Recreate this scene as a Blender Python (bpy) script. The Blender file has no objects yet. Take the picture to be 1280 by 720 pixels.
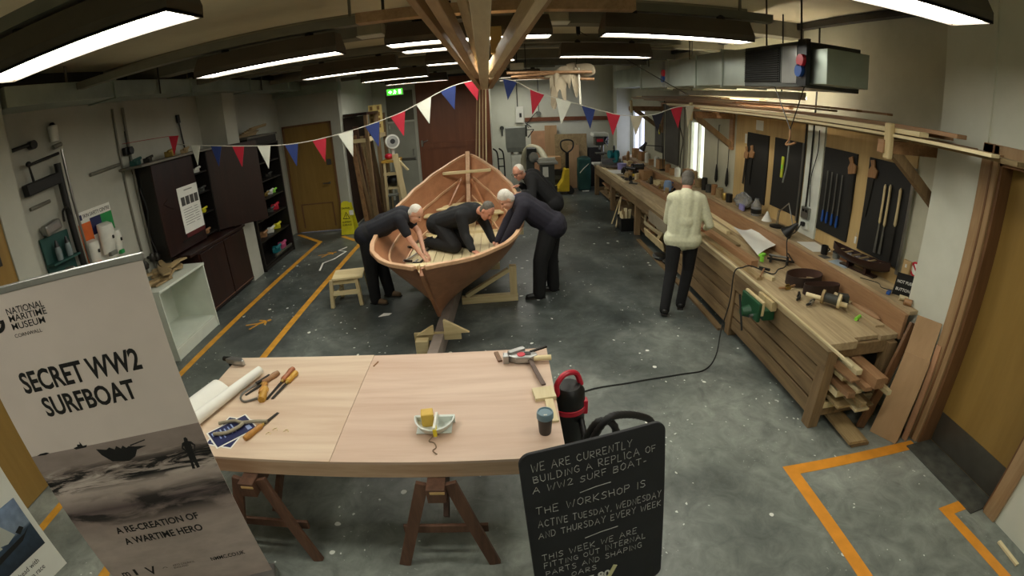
import bpy, bmesh, math, random
from math import sin, cos, pi, radians, sqrt, atan2
from mathutils import Vector, Matrix, noise
random.seed(11)
SC = bpy.context.scene
COL = SC.collection
V = Vector
MW = {}                      # authoring matrix of every root (and of its parts)

# ------------------------------------------------------------------ materials
def lin(h, k=1.0):
    h = h.lstrip('#'); o = []
    for i in (0, 2, 4):
        c = int(h[i:i+2], 16)/255
        o.append(min(1, (c/12.92 if c <= .04045 else ((c+.055)/1.055)**2.4)*k))
    return (*o, 1)
def nodes(name):
    m = bpy.data.materials.new(name); m.use_nodes = True
    nt = m.node_tree; return m, nt, nt.nodes, nt.links, nt.nodes['Principled BSDF']
def ramp(N, stops):
    r = N.new('ShaderNodeValToRGB'); e = r.color_ramp.elements
    e[0].position, e[0].color = stops[0]; e[1].position, e[1].color = stops[-1]
    for p, c in stops[1:-1]:
        x = e.new(p); x.color = c
    return r
def mk(name, hexc, rough=.6, metal=0, var=.12, scale=6, bump=0, spec=None, alpha=None, trans=0, rand=0):
    """a plain material with a little mottling"""
    m, nt, N, L, p = nodes(name)
    c = lin(hexc)
    tc = N.new('ShaderNodeTexCoord'); nz = N.new('ShaderNodeTexNoise')
    nz.inputs['Scale'].default_value = scale; nz.inputs['Detail'].default_value = 5
    L.new(tc.outputs['Object'], nz.inputs['Vector'])
    r = ramp(N, [(.3, tuple(x*(1-var) for x in c[:3])+(1,)), (.7, tuple(min(1, x*(1+var)) for x in c[:3])+(1,))])
    L.new(nz.outputs['Fac'], r.inputs['Fac'])
    out = r.outputs['Color']
    if rand:
        out = obj_random(N, L, out, rand)
    L.new(out, p.inputs['Base Color'])
    p.inputs['Roughness'].default_value = rough; p.inputs['Metallic'].default_value = metal
    if spec is not None: p.inputs['Specular IOR Level'].default_value = spec
    if trans: p.inputs['Transmission Weight'].default_value = trans
    if alpha is not None: p.inputs['Alpha'].default_value = alpha
    if bump:
        b = N.new('ShaderNodeBump'); b.inputs['Strength'].default_value = bump; b.inputs['Distance'].default_value = .01
        L.new(nz.outputs['Fac'], b.inputs['Height']); L.new(b.outputs['Normal'], p.inputs['Normal'])
    return m
def obj_random(N, L, col, amt):
    oi = N.new('ShaderNodeObjectInfo'); mr = N.new('ShaderNodeMapRange')
    mr.inputs['To Min'].default_value = 1-amt; mr.inputs['To Max'].default_value = 1+amt
    L.new(oi.outputs['Random'], mr.inputs['Value'])
    h = N.new('ShaderNodeHueSaturation'); L.new(mr.outputs['Result'], h.inputs['Value']); L.new(col, h.inputs['Color'])
    return h.outputs['Color']
def wood(name, light, dark, axis='y', s=1.0, rough=.55, rand=.1, knots=False):
    m, nt, N, L, p = nodes(name)
    tc = N.new('ShaderNodeTexCoord'); mp = N.new('ShaderNodeMapping')
    sc = {'x': (.9, 9, 9), 'y': (9, .9, 9), 'z': (9, 9, .9)}[axis]
    mp.inputs['Scale'].default_value = tuple(q*s for q in sc)
    L.new(tc.outputs['Object'], mp.inputs['Vector'])
    oi = N.new('ShaderNodeObjectInfo'); ml = N.new('ShaderNodeMath'); ml.operation = 'MULTIPLY'; ml.inputs[1].default_value = 37
    L.new(oi.outputs['Random'], ml.inputs[0]); L.new(ml.outputs[0], mp.inputs['Location'])
    n1 = N.new('ShaderNodeTexNoise'); n1.inputs['Scale'].default_value = 1.1; n1.inputs['Detail'].default_value = 7
    n1.inputs['Roughness'].default_value = .62; n1.inputs['Distortion'].default_value = .9
    L.new(mp.outputs['Vector'], n1.inputs['Vector'])
    n2 = N.new('ShaderNodeTexNoise'); n2.inputs['Scale'].default_value = 6; n2.inputs['Detail'].default_value = 3
    L.new(mp.outputs['Vector'], n2.inputs['Vector'])
    mx = N.new('ShaderNodeMix'); mx.inputs['Factor'].default_value = .3
    L.new(n1.outputs['Fac'], mx.inputs['A']); L.new(n2.outputs['Fac'], mx.inputs['B'])
    r = ramp(N, [(.32, lin(dark)), (.47, tuple((a+b)/2 for a, b in zip(lin(dark), lin(light)))), (.62, lin(light))])
    L.new(mx.outputs['Result'], r.inputs['Fac'])
    out = obj_random(N, L, r.outputs['Color'], rand) if rand else r.outputs['Color']
    L.new(out, p.inputs['Base Color']); p.inputs['Roughness'].default_value = rough
    b = N.new('ShaderNodeBump'); b.inputs['Strength'].default_value = .12; b.inputs['Distance'].default_value = .004
    L.new(mx.outputs['Result'], b.inputs['Height']); L.new(b.outputs['Normal'], p.inputs['Normal'])
    return m
def emit(name, hexc, strength):
    m, nt, N, L, p = nodes(name)
    p.inputs['Base Color'].default_value = lin(hexc); p.inputs['Emission Color'].default_value = lin(hexc)
    p.inputs['Emission Strength'].default_value = strength
    return m

# ------------------------------------------------------------------ mesh builder
class B:
    def __init__(s): s.v = []; s.f = []; s.mi = []; s.cur = 0
    def add(s, vs, fs):
        o = len(s.v); s.v += [V(q) for q in vs]; s.f += [tuple(o+i for i in q) for q in fs]; s.mi += [s.cur]*len(fs); return s
    def box(s, c, d, rz=0, rx=0, ry=0):
        R = Matrix.Rotation(rz, 3, 'Z') @ Matrix.Rotation(ry, 3, 'Y') @ Matrix.Rotation(rx, 3, 'X'); c = V(c)
        vs = [c + R @ V((sx*d[0]/2, sy*d[1]/2, sz*d[2]/2)) for sz in (-1, 1) for sy in (-1, 1) for sx in (-1, 1)]
        return s.add(vs, [(0, 2, 3, 1), (4, 5, 7, 6), (0, 1, 5, 4), (2, 6, 7, 3), (0, 4, 6, 2), (1, 3, 7, 5)])
    def bb(s, a, b):
        return s.box([(x+y)/2 for x, y in zip(a, b)], [abs(x-y) for x, y in zip(a, b)])
    def bar(s, p0, p1, w, h, up=(0, 0, 1), w1=None, h1=None):
        p0, p1 = V(p0), V(p1); d = (p1-p0).normalized(); u = V(up)
        sd = d.cross(u)
        if sd.length < 1e-4: sd = d.cross(V((1, 0, 0)))
        sd.normalize(); u = sd.cross(d).normalized()
        w1 = w if w1 is None else w1; h1 = h if h1 is None else h1
        vs = []
        for p, ww, hh in ((p0, w, h), (p1, w1, h1)):
            vs += [p-sd*ww/2-u*hh/2, p+sd*ww/2-u*hh/2, p+sd*ww/2+u*hh/2, p-sd*ww/2+u*hh/2]
        return s.add(vs, [(0, 3, 2, 1), (4, 5, 6, 7), (0, 1, 5, 4), (1, 2, 6, 5), (2, 3, 7, 6), (3, 0, 4, 7)])
    def tube(s, pts, r, n=8, closed=False):
        pts = [V(p) for p in pts]; k = len(pts); rs = r if isinstance(r, (list, tuple)) else [r]*k
        rings = []; nrm = None
        for i, p in enumerate(pts):
            a = pts[i-1] if (i or closed) else pts[0]; b = pts[(i+1) % k] if (i < k-1 or closed) else pts[-1]
            d = (b-a)
            d = d.normalized() if d.length > 1e-9 else V((0, 0, 1))
            if nrm is None:
                nrm = d.cross(V((0, 0, 1)))
                if nrm.length < .1: nrm = d.cross(V((1, 0, 0)))
            nrm = (nrm - d*nrm.dot(d)).normalized(); bn = d.cross(nrm)
            rings.append([p+(nrm*cos(2*pi*j/n)+bn*sin(2*pi*j/n))*rs[i] for j in range(n)])
        return s.loft(rings, closed=closed)
    def loft(s, rings, closed=False, caps=True, ring_closed=True):
        n = len(rings[0]); k = len(rings); vs = [q for r in rings for q in r]; fs = []
        for i in range(k if closed else k-1):
            a = i*n; b = ((i+1) % k)*n
            for j in range(n if ring_closed else n-1):
                j2 = (j+1) % n; fs.append((a+j, a+j2, b+j2, b+j))
        if caps and not closed and ring_closed:
            fs.append(tuple(range(n-1, -1, -1))); fs.append(tuple((k-1)*n+j for j in range(n)))
        return s.add(vs, fs)
    def cyl(s, p0, p1, r0, r1=None, n=16):
        return s.tube([p0, p1], [r0, r0 if r1 is None else r1], n)
    def lathe(s, prof, c=(0, 0, 0), n=20, axis='z', R=None):
        c = V(c); rings = []
        for r, z in prof:
            ring = []
            for j in range(n):
                a = 2*pi*j/n; q = V((max(r, 1e-4)*cos(a), max(r, 1e-4)*sin(a), z))
                if axis == 'x': q = V((q.z, q.x, q.y))
                if axis == 'y': q = V((q.y, q.z, q.x))
                if R is not None: q = R @ q
                ring.append(c+q)
            rings.append(ring)
        return s.loft(rings)
    def ell(s, c, r, R=None, n=14, m=9):
        c = V(c); r = (r, r, r) if not isinstance(r, (tuple, list)) else r; rings = []
        for i in range(m+1):
            t = pi*i/m; rr = max(sin(t), .004); ring = []
            for j in range(n):
                a = 2*pi*j/n; q = V((r[0]*rr*cos(a), r[1]*rr*sin(a), -r[2]*cos(t)))
                if R is not None: q = R @ q
                ring.append(c+q)
            rings.append(ring)
        return s.loft(rings)
    def cap(s, p0, p1, r0, r1, n=12):
        """tapered capsule (round-ended limb)"""
        p0, p1 = V(p0), V(p1); d = p1-p0; l = d.length
        R = d.to_track_quat('Z', 'Y').to_matrix() if l > 1e-6 else Matrix.Identity(3)
        prof = [(r0*cos(a), r0*sin(a)) for a in (-1.45, -1.1, -.7, -.3, 0)] + [(r1*cos(a), l+r1*sin(a)) for a in (0, .3, .7, 1.1, 1.45)]
        return s.lathe(prof, p0, n, R=R)
    def prism(s, poly, o, u, v, t):
        """2-D outline poly on the plane (o,u,v), extruded by vector t"""
        o, u, v, t = V(o), V(u), V(v), V(t); n = len(poly)
        a = [o+u*x+v*y for x, y in poly]; b = [q+t for q in a]
        fs = [tuple(range(n-1, -1, -1)), tuple(n+i for i in range(n))]+[(i, (i+1) % n, n+(i+1) % n, n+i) for i in range(n)]
        return s.add(a+b, fs)
    def quad(s, a, b, c, d): return s.add([a, b, c, d], [(0, 1, 2, 3)])

def mesh(name, b, mats, inv=None, smooth=False, fix=True):
    me = bpy.data.meshes.new(name)
    vs = [inv @ q for q in b.v] if inv is not None else b.v
    me.from_pydata([tuple(q) for q in vs], [], b.f)
    for m in (mats if isinstance(mats, (list, tuple)) else [mats]): me.materials.append(m)
    if any(b.mi): me.polygons.foreach_set('material_index', b.mi)
    if fix:
        bm = bmesh.new(); bm.from_mesh(me); bmesh.ops.recalc_face_normals(bm, faces=bm.faces); bm.to_mesh(me); bm.free()
    if smooth:
        me.polygons.foreach_set('use_smooth', [True]*len(me.polygons))
        if smooth != 'all':
            try: me.set_sharp_from_angle(angle=radians(40))
            except Exception: pass
    me.update(); return me
def bevel(o, w, seg=2):
    m = o.modifiers.new('soft_edges', 'BEVEL'); m.width = w; m.segments = seg; m.limit_method = 'ANGLE'; m.angle_limit = radians(35)
def tagit(o, label=None, cat=None, group=None, kind=None):
    if label: o['label'] = label
    if cat: o['category'] = cat
    if group: o['group'] = group
    if kind: o['kind'] = kind
    return o
def thing(name, label, cat, loc=(0, 0, 0), rz=0, group=None):
    o = bpy.data.objects.new(name, None); COL.objects.link(o); o.empty_display_size = .1
    o.location = loc; o.rotation_euler = (0, 0, rz); MW[o] = Matrix.Translation(loc) @ Matrix.Rotation(rz, 4, 'Z')
    return tagit(o, label, cat, group)
def part(name, b, mat, parent, label=None, bev=0, smooth=False, local=False, kind=None, fix=True):
    """a mesh child; b is in world coordinates unless local"""
    me = mesh(name, b, mat, None if local else MW[parent].inverted(), smooth, fix)
    o = bpy.data.objects.new(name, me); COL.objects.link(o); o.parent = parent; MW[o] = MW[parent]
    if bev: bevel(o, bev)
    return tagit(o, label, kind=kind)
def solo(name, b, mat, label, cat, group=None, bev=0, smooth=False, kind=None, loc=None, fix=True):
    """a thing that is one mesh; its origin goes to the middle of its underside"""
    if loc is None:
        xs, ys, zs = zip(*[tuple(q) for q in b.v]); loc = ((min(xs)+max(xs))/2, (min(ys)+max(ys))/2, min(zs))
    T = Matrix.Translation(loc); me = mesh(name, b, mat, T.inverted(), smooth, fix)
    o = bpy.data.objects.new(name, me); COL.objects.link(o); o.location = loc; MW[o] = T
    if bev: bevel(o, bev)
    return tagit(o, label, cat, group, kind)
def struct(name, b, mat, parent=None, bev=0, label=None):
    if parent is not None: return part(name, b, mat, parent, bev=bev)
    me = mesh(name, b, mat); o = bpy.data.objects.new(name, me); COL.objects.link(o); MW[o] = Matrix.Identity(4)
    if bev: bevel(o, bev)
    return tagit(o, label, kind='structure')
def dup(root, loc, rz=0, label=None, group=None):
    def cp(o, par):
        c = o.copy(); COL.objects.link(c); c.parent = par
        for ch in list(o.children): cp(ch, c)
        return c
    r = cp(root, None); r.location = loc; r.rotation_euler = (0, 0, rz)
    MW[r] = Matrix.Translation(loc) @ Matrix.Rotation(rz, 4, 'Z')
    return tagit(r, label, None, group)

def text_b(s, size, o, u, v, n, width=None, xs=1.0, bold=0.0, thick=.0012, align='LEFT', b=None, spacing=1.0):
    """lettering as thin raised mesh on the plane at o with axes u (reading direction), v (up), n (outwards)"""
    cu = bpy.data.curves.new('lettering', 'FONT'); cu.body = s; cu.size = size; cu.offset = bold*size; cu.align_x = align
    cu.space_character = spacing; cu.resolution_u = 3
    ob = bpy.data.objects.new('lettering', cu); COL.objects.link(ob)
    bpy.context.view_layer.update()
    me = bpy.data.meshes.new_from_object(ob.evaluated_get(bpy.context.evaluated_depsgraph_get()))
    vs = [q.co.copy() for q in me.vertices]; fs = [tuple(p.vertices) for p in me.polygons]
    bpy.data.objects.remove(ob); bpy.data.curves.remove(cu); bpy.data.meshes.remove(me)
    if b is None: b = B()
    if not vs: return b
    x0 = min(q.x for q in vs); x1 = max(q.x for q in vs)
    k = xs if width is None else width/(x1-x0)
    sh = x0 if align == 'LEFT' else ((x0+x1)/2 if align == 'CENTER' else x1)
    o, u, v, n = V(o), V(u).normalized(), V(v).normalized(), V(n).normalized()
    return b.add([o+u*((q.x-sh)*k)+v*q.y+n*thick for q in vs], fs)
def rope(p0, p1, sag, n=12):
    p0, p1 = V(p0), V(p1)
    return [p0.lerp(p1, i/n)-V((0, 0, 4*sag*(i/n)*(1-i/n))) for i in range(n+1)]
def spline(pts, m=6):
    """Catmull-Rom through pts"""
    P = [V(p) for p in pts]; P = [P[0]*2-P[1]]+P+[P[-1]*2-P[-2]]; o = []
    for i in range(1, len(P)-2):
        for k in range(m):
            t = k/m; a, b, c, d = P[i-1:i+3]
            o.append(.5*((2*b)+(c-a)*t+(2*a-5*b+4*c-d)*t*t+(3*b-a-3*c+d)*t**3))
    return o+[P[-2]]
# ------------------------------------------------------------------ palette
def concrete_floor():
    m, nt, N, L, p = nodes('painted_concrete')
    tc = N.new('ShaderNodeTexCoord')
    def nz(scale, det=6, rough=.6, dist=0):
        n = N.new('ShaderNodeTexNoise'); n.inputs['Scale'].default_value = scale; n.inputs['Detail'].default_value = det
        n.inputs['Roughness'].default_value = rough; n.inputs['Distortion'].default_value = dist
        L.new(tc.outputs['Object'], n.inputs['Vector']); return n
    a = nz(.75, 7, .62, .5)
    sp = N.new('ShaderNodeSeparateXYZ'); L.new(tc.outputs['Object'], sp.inputs['Vector'])
    # the coating is paler at the visitors' end of the room and darker around the boat
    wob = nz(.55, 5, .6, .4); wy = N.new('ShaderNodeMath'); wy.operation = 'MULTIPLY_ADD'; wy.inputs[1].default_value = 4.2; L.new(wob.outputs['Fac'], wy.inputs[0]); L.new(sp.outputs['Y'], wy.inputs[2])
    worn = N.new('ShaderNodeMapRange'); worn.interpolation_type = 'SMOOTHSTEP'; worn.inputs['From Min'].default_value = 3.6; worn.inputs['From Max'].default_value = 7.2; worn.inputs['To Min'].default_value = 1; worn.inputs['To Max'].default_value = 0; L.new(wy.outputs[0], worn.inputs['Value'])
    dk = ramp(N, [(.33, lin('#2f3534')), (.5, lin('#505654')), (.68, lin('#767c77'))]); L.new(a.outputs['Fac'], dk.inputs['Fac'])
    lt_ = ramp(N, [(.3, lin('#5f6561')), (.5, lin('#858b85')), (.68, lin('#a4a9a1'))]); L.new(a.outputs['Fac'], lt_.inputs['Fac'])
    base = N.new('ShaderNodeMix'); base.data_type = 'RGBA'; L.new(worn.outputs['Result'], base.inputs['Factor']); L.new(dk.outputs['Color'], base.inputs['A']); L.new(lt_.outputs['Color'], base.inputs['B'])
    b = nz(5, 6, .7, .8)
    fine = ramp(N, [(.3, (.62, .62, .62, 1)), (.7, (1.25, 1.25, 1.22, 1))]); L.new(b.outputs['Fac'], fine.inputs['Fac'])
    mul = N.new('ShaderNodeMix'); mul.data_type = 'RGBA'; mul.blend_type = 'MULTIPLY'; mul.inputs['Factor'].default_value = 1
    L.new(base.outputs['Result'], mul.inputs['A']); L.new(fine.outputs['Color'], mul.inputs['B'])
    # paint drips: scattered specks, gathered where a slow mask is high
    out = mul.outputs['Result']
    for sc, thr, mlo, mhi, colr, mseed in ((6, .13, .46, .72, '#e2e5dd', 0), (15, .13, .48, .76, '#d3d7cf', 3), (34, .16, .5, .85, '#a9aea6', 5)):
        vo = N.new('ShaderNodeTexVoronoi'); vo.inputs['Scale'].default_value = sc; vo.inputs['Randomness'].default_value = 1
        mp = N.new('ShaderNodeMapping'); mp.inputs['Rotation'].default_value = (0, 0, .6+mseed)
        wr = nz(sc*.9, 2); ad = N.new('ShaderNodeMix'); ad.data_type = 'RGBA'; ad.blend_type = 'ADD'; ad.inputs['Factor'].default_value = .06
        L.new(tc.outputs['Object'], mp.inputs['Vector']); L.new(mp.outputs['Vector'], ad.inputs['A']); L.new(wr.outputs['Color'], ad.inputs['B'])
        L.new(ad.outputs['Result'], vo.inputs['Vector'])
        lt = N.new('ShaderNodeMath'); lt.operation = 'LESS_THAN'; lt.inputs[1].default_value = thr
        L.new(vo.outputs['Distance'], lt.inputs[0])
        mk_ = nz(1.1+mseed*.13, 4); mr = N.new('ShaderNodeMapRange'); mr.inputs['From Min'].default_value = mlo; mr.inputs['From Max'].default_value = mhi
        L.new(mk_.outputs['Fac'], mr.inputs['Value'])
        # only some cells carry a speck
        gt = N.new('ShaderNodeMath'); gt.operation = 'LESS_THAN'; sx = N.new('ShaderNodeSeparateColor'); L.new(vo.outputs['Color'], sx.inputs['Color'])
        L.new(sx.outputs['Red'], gt.inputs[0]); L.new(mr.outputs['Result'], gt.inputs[1])
        an = N.new('ShaderNodeMath'); an.operation = 'MULTIPLY'; L.new(lt.outputs[0], an.inputs[0]); L.new(gt.outputs[0], an.inputs[1])
        mx = N.new('ShaderNodeMix'); mx.data_type = 'RGBA'; mx.inputs['B'].default_value = lin(colr)
        L.new(an.outputs[0], mx.inputs['Factor']); L.new(out, mx.inputs['A']); out = mx.outputs['Result']
    L.new(out, p.inputs['Base Color'])
    rr = N.new('ShaderNodeMapRange'); rr.inputs['To Min'].default_value = .22; rr.inputs['To Max'].default_value = .5
    L.new(a.outputs['Fac'], rr.inputs['Value']); L.new(rr.outputs['Result'], p.inputs['Roughness'])
    bp = N.new('ShaderNodeBump'); bp.inputs['Strength'].default_value = .08; bp.inputs['Distance'].default_value = .01
    L.new(b.outputs['Fac'], bp.inputs['Height']); L.new(bp.outputs['Normal'], p.inputs['Normal'])
    return m
def plaster(name, c, c2):
    m, nt, N, L, p = nodes(name)
    tc = N.new('ShaderNodeTexCoord'); n = N.new('ShaderNodeTexNoise'); n.inputs['Scale'].default_value = .9; n.inputs['Detail'].default_value = 8; n.inputs['Roughness'].default_value = .65
    L.new(tc.outputs['Object'], n.inputs['Vector'])
    r = ramp(N, [(.3, lin(c2)), (.6, lin(c))]); L.new(n.outputs['Fac'], r.inputs['Fac']); L.new(r.outputs['Color'], p.inputs['Base Color'])
    n2 = N.new('ShaderNodeTexNoise'); n2.inputs['Scale'].default_value = 30; L.new(tc.outputs['Object'], n2.inputs['Vector'])
    b = N.new('ShaderNodeBump'); b.inputs['Strength'].default_value = .1; b.inputs['Distance'].default_value = .005
    L.new(n2.outputs['Fac'], b.inputs['Height']); L.new(b.outputs['Normal'], p.inputs['Normal'])
    p.inputs['Roughness'].default_value = .7
    return m
M = dict(
 floor=concrete_floor(),
 wall=plaster('painted_wall', '#d3d4c6', '#c4c5b5'), wallL=plaster('painted_wall_dimmed', '#b4b4a8', '#a5a598'), wallR=plaster('painted_blockwork', '#bdbba6', '#a8a690'),  # wallL: wall paint darkened, the dimmer light of that side put into its colour
 ceil=plaster('ceiling_paint', '#d3ccb0', '#c2ba9d'), beam=mk('ceiling_beam_paint', '#6f6c5e', .7),
 trunk=mk('service_trunking', '#87836f', .5), duct=mk('galvanised_sheet', '#a9b3a8', .38, .85, .15, 3),
 ductpaint=mk('pale_metal_duct', '#b4bcb2', .35, .5, .1, 3),
 dooroak=wood('oak_veneer_door', '#93753c', '#80632f', 'z', .35, .4, 0), doorframe=wood('hardwood_frame', '#7d5a3c', '#5f4129', 'z', 1, .45, 0),
 pinedoor=wood('varnished_pine_trim', '#a88a66', '#8c6c4a', 'z', 1, .4, 0),
 kick=mk('kick_plate', '#5c5951', .35, .6), mahog=wood('dark_mahogany', '#2c130d', '#180a07', 'z', .6, .35, .05),
 mahograck=mk('black_stained_board', '#16120f', .5), brownboard=wood('brown_sheet', '#7d4b30', '#6a3c25', 'z', .25, .45, 0),
 exitdoor=mk('grey_door_paint', '#a5a698', .4, 0, .12, 1.5), tape=mk('yellow_line_paint', '#cf952f', .6, 0, .18, 9), orange=mk('orange_tape', '#e2962f', .5, 0, .1, 9),
 white=mk('white_laminate', '#d8dcd2', .4), offwhite=mk('white_plastic', '#dcdcd2', .35), paper=mk('paper', '#e8e8e0', .7, var=.04), black=mk('black_plastic', '#121212', .4),
 rubber=mk('black_rubber', '#161616', .55), steel=mk('steel', '#9a9a96', .3, .9), iron=mk('dark_iron', '#3a3835', .45, .7), pipe=mk('painted_pipe', '#77756a', .5, .3),
 blackpipe=mk('black_pipe', '#1d1c1a', .5, .2), ply=wood('birch_plywood', '#d6c2aa', '#b9997f', 'x', .3, .5, .03), plyred=wood('redwood_plywood', '#c08858', '#a9713f', 'y', .35, .42, .03),
 hull=wood('hull_plywood', '#b07d5a', '#956546', 'y', .35, .4, .02), pine=wood('pale_pine', '#e6d8b0', '#d0bd8e', 'y', .7, .55, .12), pinex=wood('pale_pine_cross', '#dbcb9f', '#c5b07f', 'x', .7, .55, .1),
 pinez=wood('pale_pine_upright', '#d8c69a', '#bfa878', 'z', .7, .55, .12), gun=wood('gunwale_timber', '#d0aa86', '#b98f6c', 'y', .7, .45, .05),
 bench=wood('worn_bench_top', '#bda984', '#8a7558', 'y', .8, .6, .08), apron=wood('bench_apron', '#8b7452', '#5f4a33', 'y', .7, .6, .12), legwood=wood('bench_leg_wood', '#8d7452', '#634d34', 'z', .8, .6, .1),
 redcedar=wood('cedar_plank', '#aa8460', '#876344', 'y', .8, .5, .14), rackw=wood('rack_timber', '#9c7753', '#6f5035', 'y', .8, .5, .2), darkwood=wood('trestle_wood', '#6f4f3d', '#4a3226', 'z', .9, .55, .08),
 oldwood=wood('weathered_offcut', '#a58f66', '#7c6746', 'y', 1, .7, .22), jig=wood('softwood_jig', '#d8c7a4', '#bda684', 'y', .8, .6, .12), jigdark=wood('aged_jig_board', '#ab8c68', '#8a6c4c', 'y', .8, .6, .1),
 navy=mk('navy_cloth', '#14161f', .85, var=.2, scale=12), blackc=mk('black_cloth', '#0f0f11', .85, var=.2, scale=12), cream=mk('cream_knit', '#d6d6b8', .9, var=.08, scale=40, bump=.1),
 navyk=mk('navy_knit', '#1b1926', .9, var=.15, scale=40, bump=.2), greyc=mk('charcoal_cloth', '#17191c', .9, var=.2, scale=14), skin=mk('skin', '#c98f76', .5, var=.08, scale=14), skinp=mk('pale_skin', '#c99b83', .5, var=.08, scale=14),
 hairw=mk('white_hair', '#d2cec3', .7, var=.12, scale=60, bump=.4), hairg=mk('grey_hair', '#8a8379', .7, var=.25, scale=60, bump=.4), hairk=mk('dark_grey_hair', '#5f5a52', .7, var=.3, scale=60, bump=.4),
 shoe=mk('brown_suede', '#6a543c', .7), shoek=mk('black_leather', '#141313', .4), sole=mk('shoe_sole', '#2a2623', .7), lip=mk('lip', '#9a5f52', .5), eye=mk('eye', '#1b1512', .2),
 red=mk('red_felt', '#b01d33', .7), blue=mk('blue_felt', '#22346f', .7), whitef=mk('white_felt', '#d6d8cc', .8), creamf=mk('cream_felt', '#b9b09a', .8), cord=mk('white_cord', '#c9c6b8', .7),
 yellow=mk('yellow_plastic', '#d8d12a', .4), yel2=mk('yellow_paint', '#d4b62c', .4), green=mk('green_paint', '#1c4a2e', .4), green2=mk('dark_green_canvas', '#1f4a44', .6), lime=mk('lime_plastic', '#8fdc4a', .4),
 teal=mk('teal_enamel', '#1d6f78', .35), purple=mk('lilac_plastic', '#8f8cc6', .4), blue2=mk('blue_plastic', '#24509a', .4), redp=mk('red_plastic', '#c22338', .35), pinkp=mk('pink_plastic', '#b04a72', .5),
 orangep=mk('orange_print', '#d8692a', .5), greenp=mk('green_print', '#1f8a46', .5), navyp=mk('navy_print', '#1c2350', .5), grey=mk('grey_enamel', '#6e716a', .4), dgrey=mk('dark_grey_enamel', '#3d3f3b', .4),
 board=mk('tool_board_black', '#171614', .55), chart=mk('slate_board', '#4e4c46', .6), glass=mk('clear_plastic', '#d8dce0', .15, 0, .03, trans=.75), bandbrown=mk('leathery_brown_band', '#32231d', .6, var=.25, scale=20),
 chalk=mk('chalk', '#a3a39f', .9), slate=mk('chalkboard_black', '#15161a', .6, var=.3, scale=8), brass=mk('brass', '#a58a4a', .35, .8), canvas=mk('old_canvas', '#978b75', .9, var=.2, scale=5), handle=wood('tool_handle_wood', '#c08a3c', '#8e5f24', 'y', 3, .4, .1),
 saww=wood('saw_handle_wood', '#a37b54', '#84603f', 'z', 3, .4, .05), cardb=mk('cardboard', '#a8835a', .8), bannerc=mk('banner_fabric', '#d9ccc3', .6, var=.05, scale=3), ink=mk('print_black', '#0e0c0d', .6), alu=mk('aluminium', '#a8a8a6', .3, .8),
 ceilw=mk('white_enamel', '#c9c9bd', .4), lampbody=mk('lamp_housing', '#4d453a', .5), pinkw=mk('pinkish_plywood', '#b98d6b', .5), tan=wood('tan_board', '#b08f69', '#9d7c57', 'z', .4, .55, .06),
)
# ------------------------------------------------------------------ the room
H = 3.48
struct('floor', B().bb((-5.3, -2.4, -.2), (4.0, 14.1, 0)), M['floor'])
struct('ceiling', B().bb((-5.3, -2.4, H), (4.0, 14.1, H+.2)), M['ceil'])
# right wall with two window openings
b = B()
for y0, y1, z0, z1 in ((2.84, 8.1, 0, H), (8.85, 11.75, 0, H), (12.95, 13.9, 0, H), (8.1, 8.85, 0, 1.02), (8.1, 8.85, 2.12, H), (11.75, 12.95, 0, .95), (11.75, 12.95, 2.2, H)):
    b.bb((3.6, y0, z0), (3.85, y1, z1))
struct('wall_right', b, M['wallR'])
b = B()
for y0, y1, z0, z1 in ((-2.4, 1.38, 0, H), (2.24, 2.84, 0, H), (1.38, 2.24, 2.3, H)):
    b.bb((3.35, y0, z0), (3.85, y1, z1))
struct('wall_right_near', b, M['wall'])
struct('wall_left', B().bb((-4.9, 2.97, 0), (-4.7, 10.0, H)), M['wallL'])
b = B()
for y0, y1, z0, z1 in ((-2.4, 1.62, 0, H), (2.72, 2.97, 0, H), (1.62, 2.72, 2.34, H)):
    b.bb((-4.9, y0, z0), (-4.08, y1, z1))
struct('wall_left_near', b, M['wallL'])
b = B()
for x0, x1, z0, z1 in ((-4.9, -4.62, 0, H), (-3.52, -3.29, 0, H), (-4.62, -3.52, 2.37, H)):
    b.bb((x0, 10.0, z0), (x1, 10.2, z1))
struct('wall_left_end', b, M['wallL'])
struct('wall_left_far', B().bb((-3.5, 10.2, 0), (-3.29, 13.1, H)), M['wall'])
b = B()
for x0, x1, z0, z1 in ((-3.5, -2.98, 0, H), (-2.16, -.17, 0, H), (-2.98, -2.16, 2.95, H)):
    b.bb((x0, 12.9, z0), (x1, 13.1, z1))
struct('wall_back_left', b, M['wall'])
struct('wall_back', B().bb((-.3, 13.7, 0), (3.85, 13.95, H)).bb((-.3, 13.1, 0), (-.17, 13.7, H)), M['wall'])
struct('wall_front', B().bb((-5.3, -2.4, 0), (4.0, -2.25, H)), M['wall'])
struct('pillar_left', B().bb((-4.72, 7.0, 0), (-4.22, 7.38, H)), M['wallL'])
struct('pillar_right', B().bb((3.2, 13.0, 0), (3.62, 13.4, H)), M['wall'])
# ceiling beams across the room
for y in (5.2, 7.4, 9.6, 11.6):
    struct('ceiling_beam', B().bb((-4.7, y, 3.3), (3.6, y+.26, H)), M['beam'])
for i, (y, x0, x1) in enumerate(((-.42, -4.6, 2.6), (1.75, -4.6, 2.5), (3.9, -4.6, 2.35), (6.1, -4.6, 2.35), (8.43, -4.6, 2.3), (10.38, -4.6, 2.3), (10.88, -.2, 1.3))):
    b = B().bb((x0, y-.045, 3.2), (x1, y+.055, 3.27))
    for q in (x0+.4, (x0+x1)/2, x1-.3): b.bb((q-.01, y-.01, 3.27), (q+.01, y+.01, H))
    struct('trim_%d' % (11+i), b, M['beam'])
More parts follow.
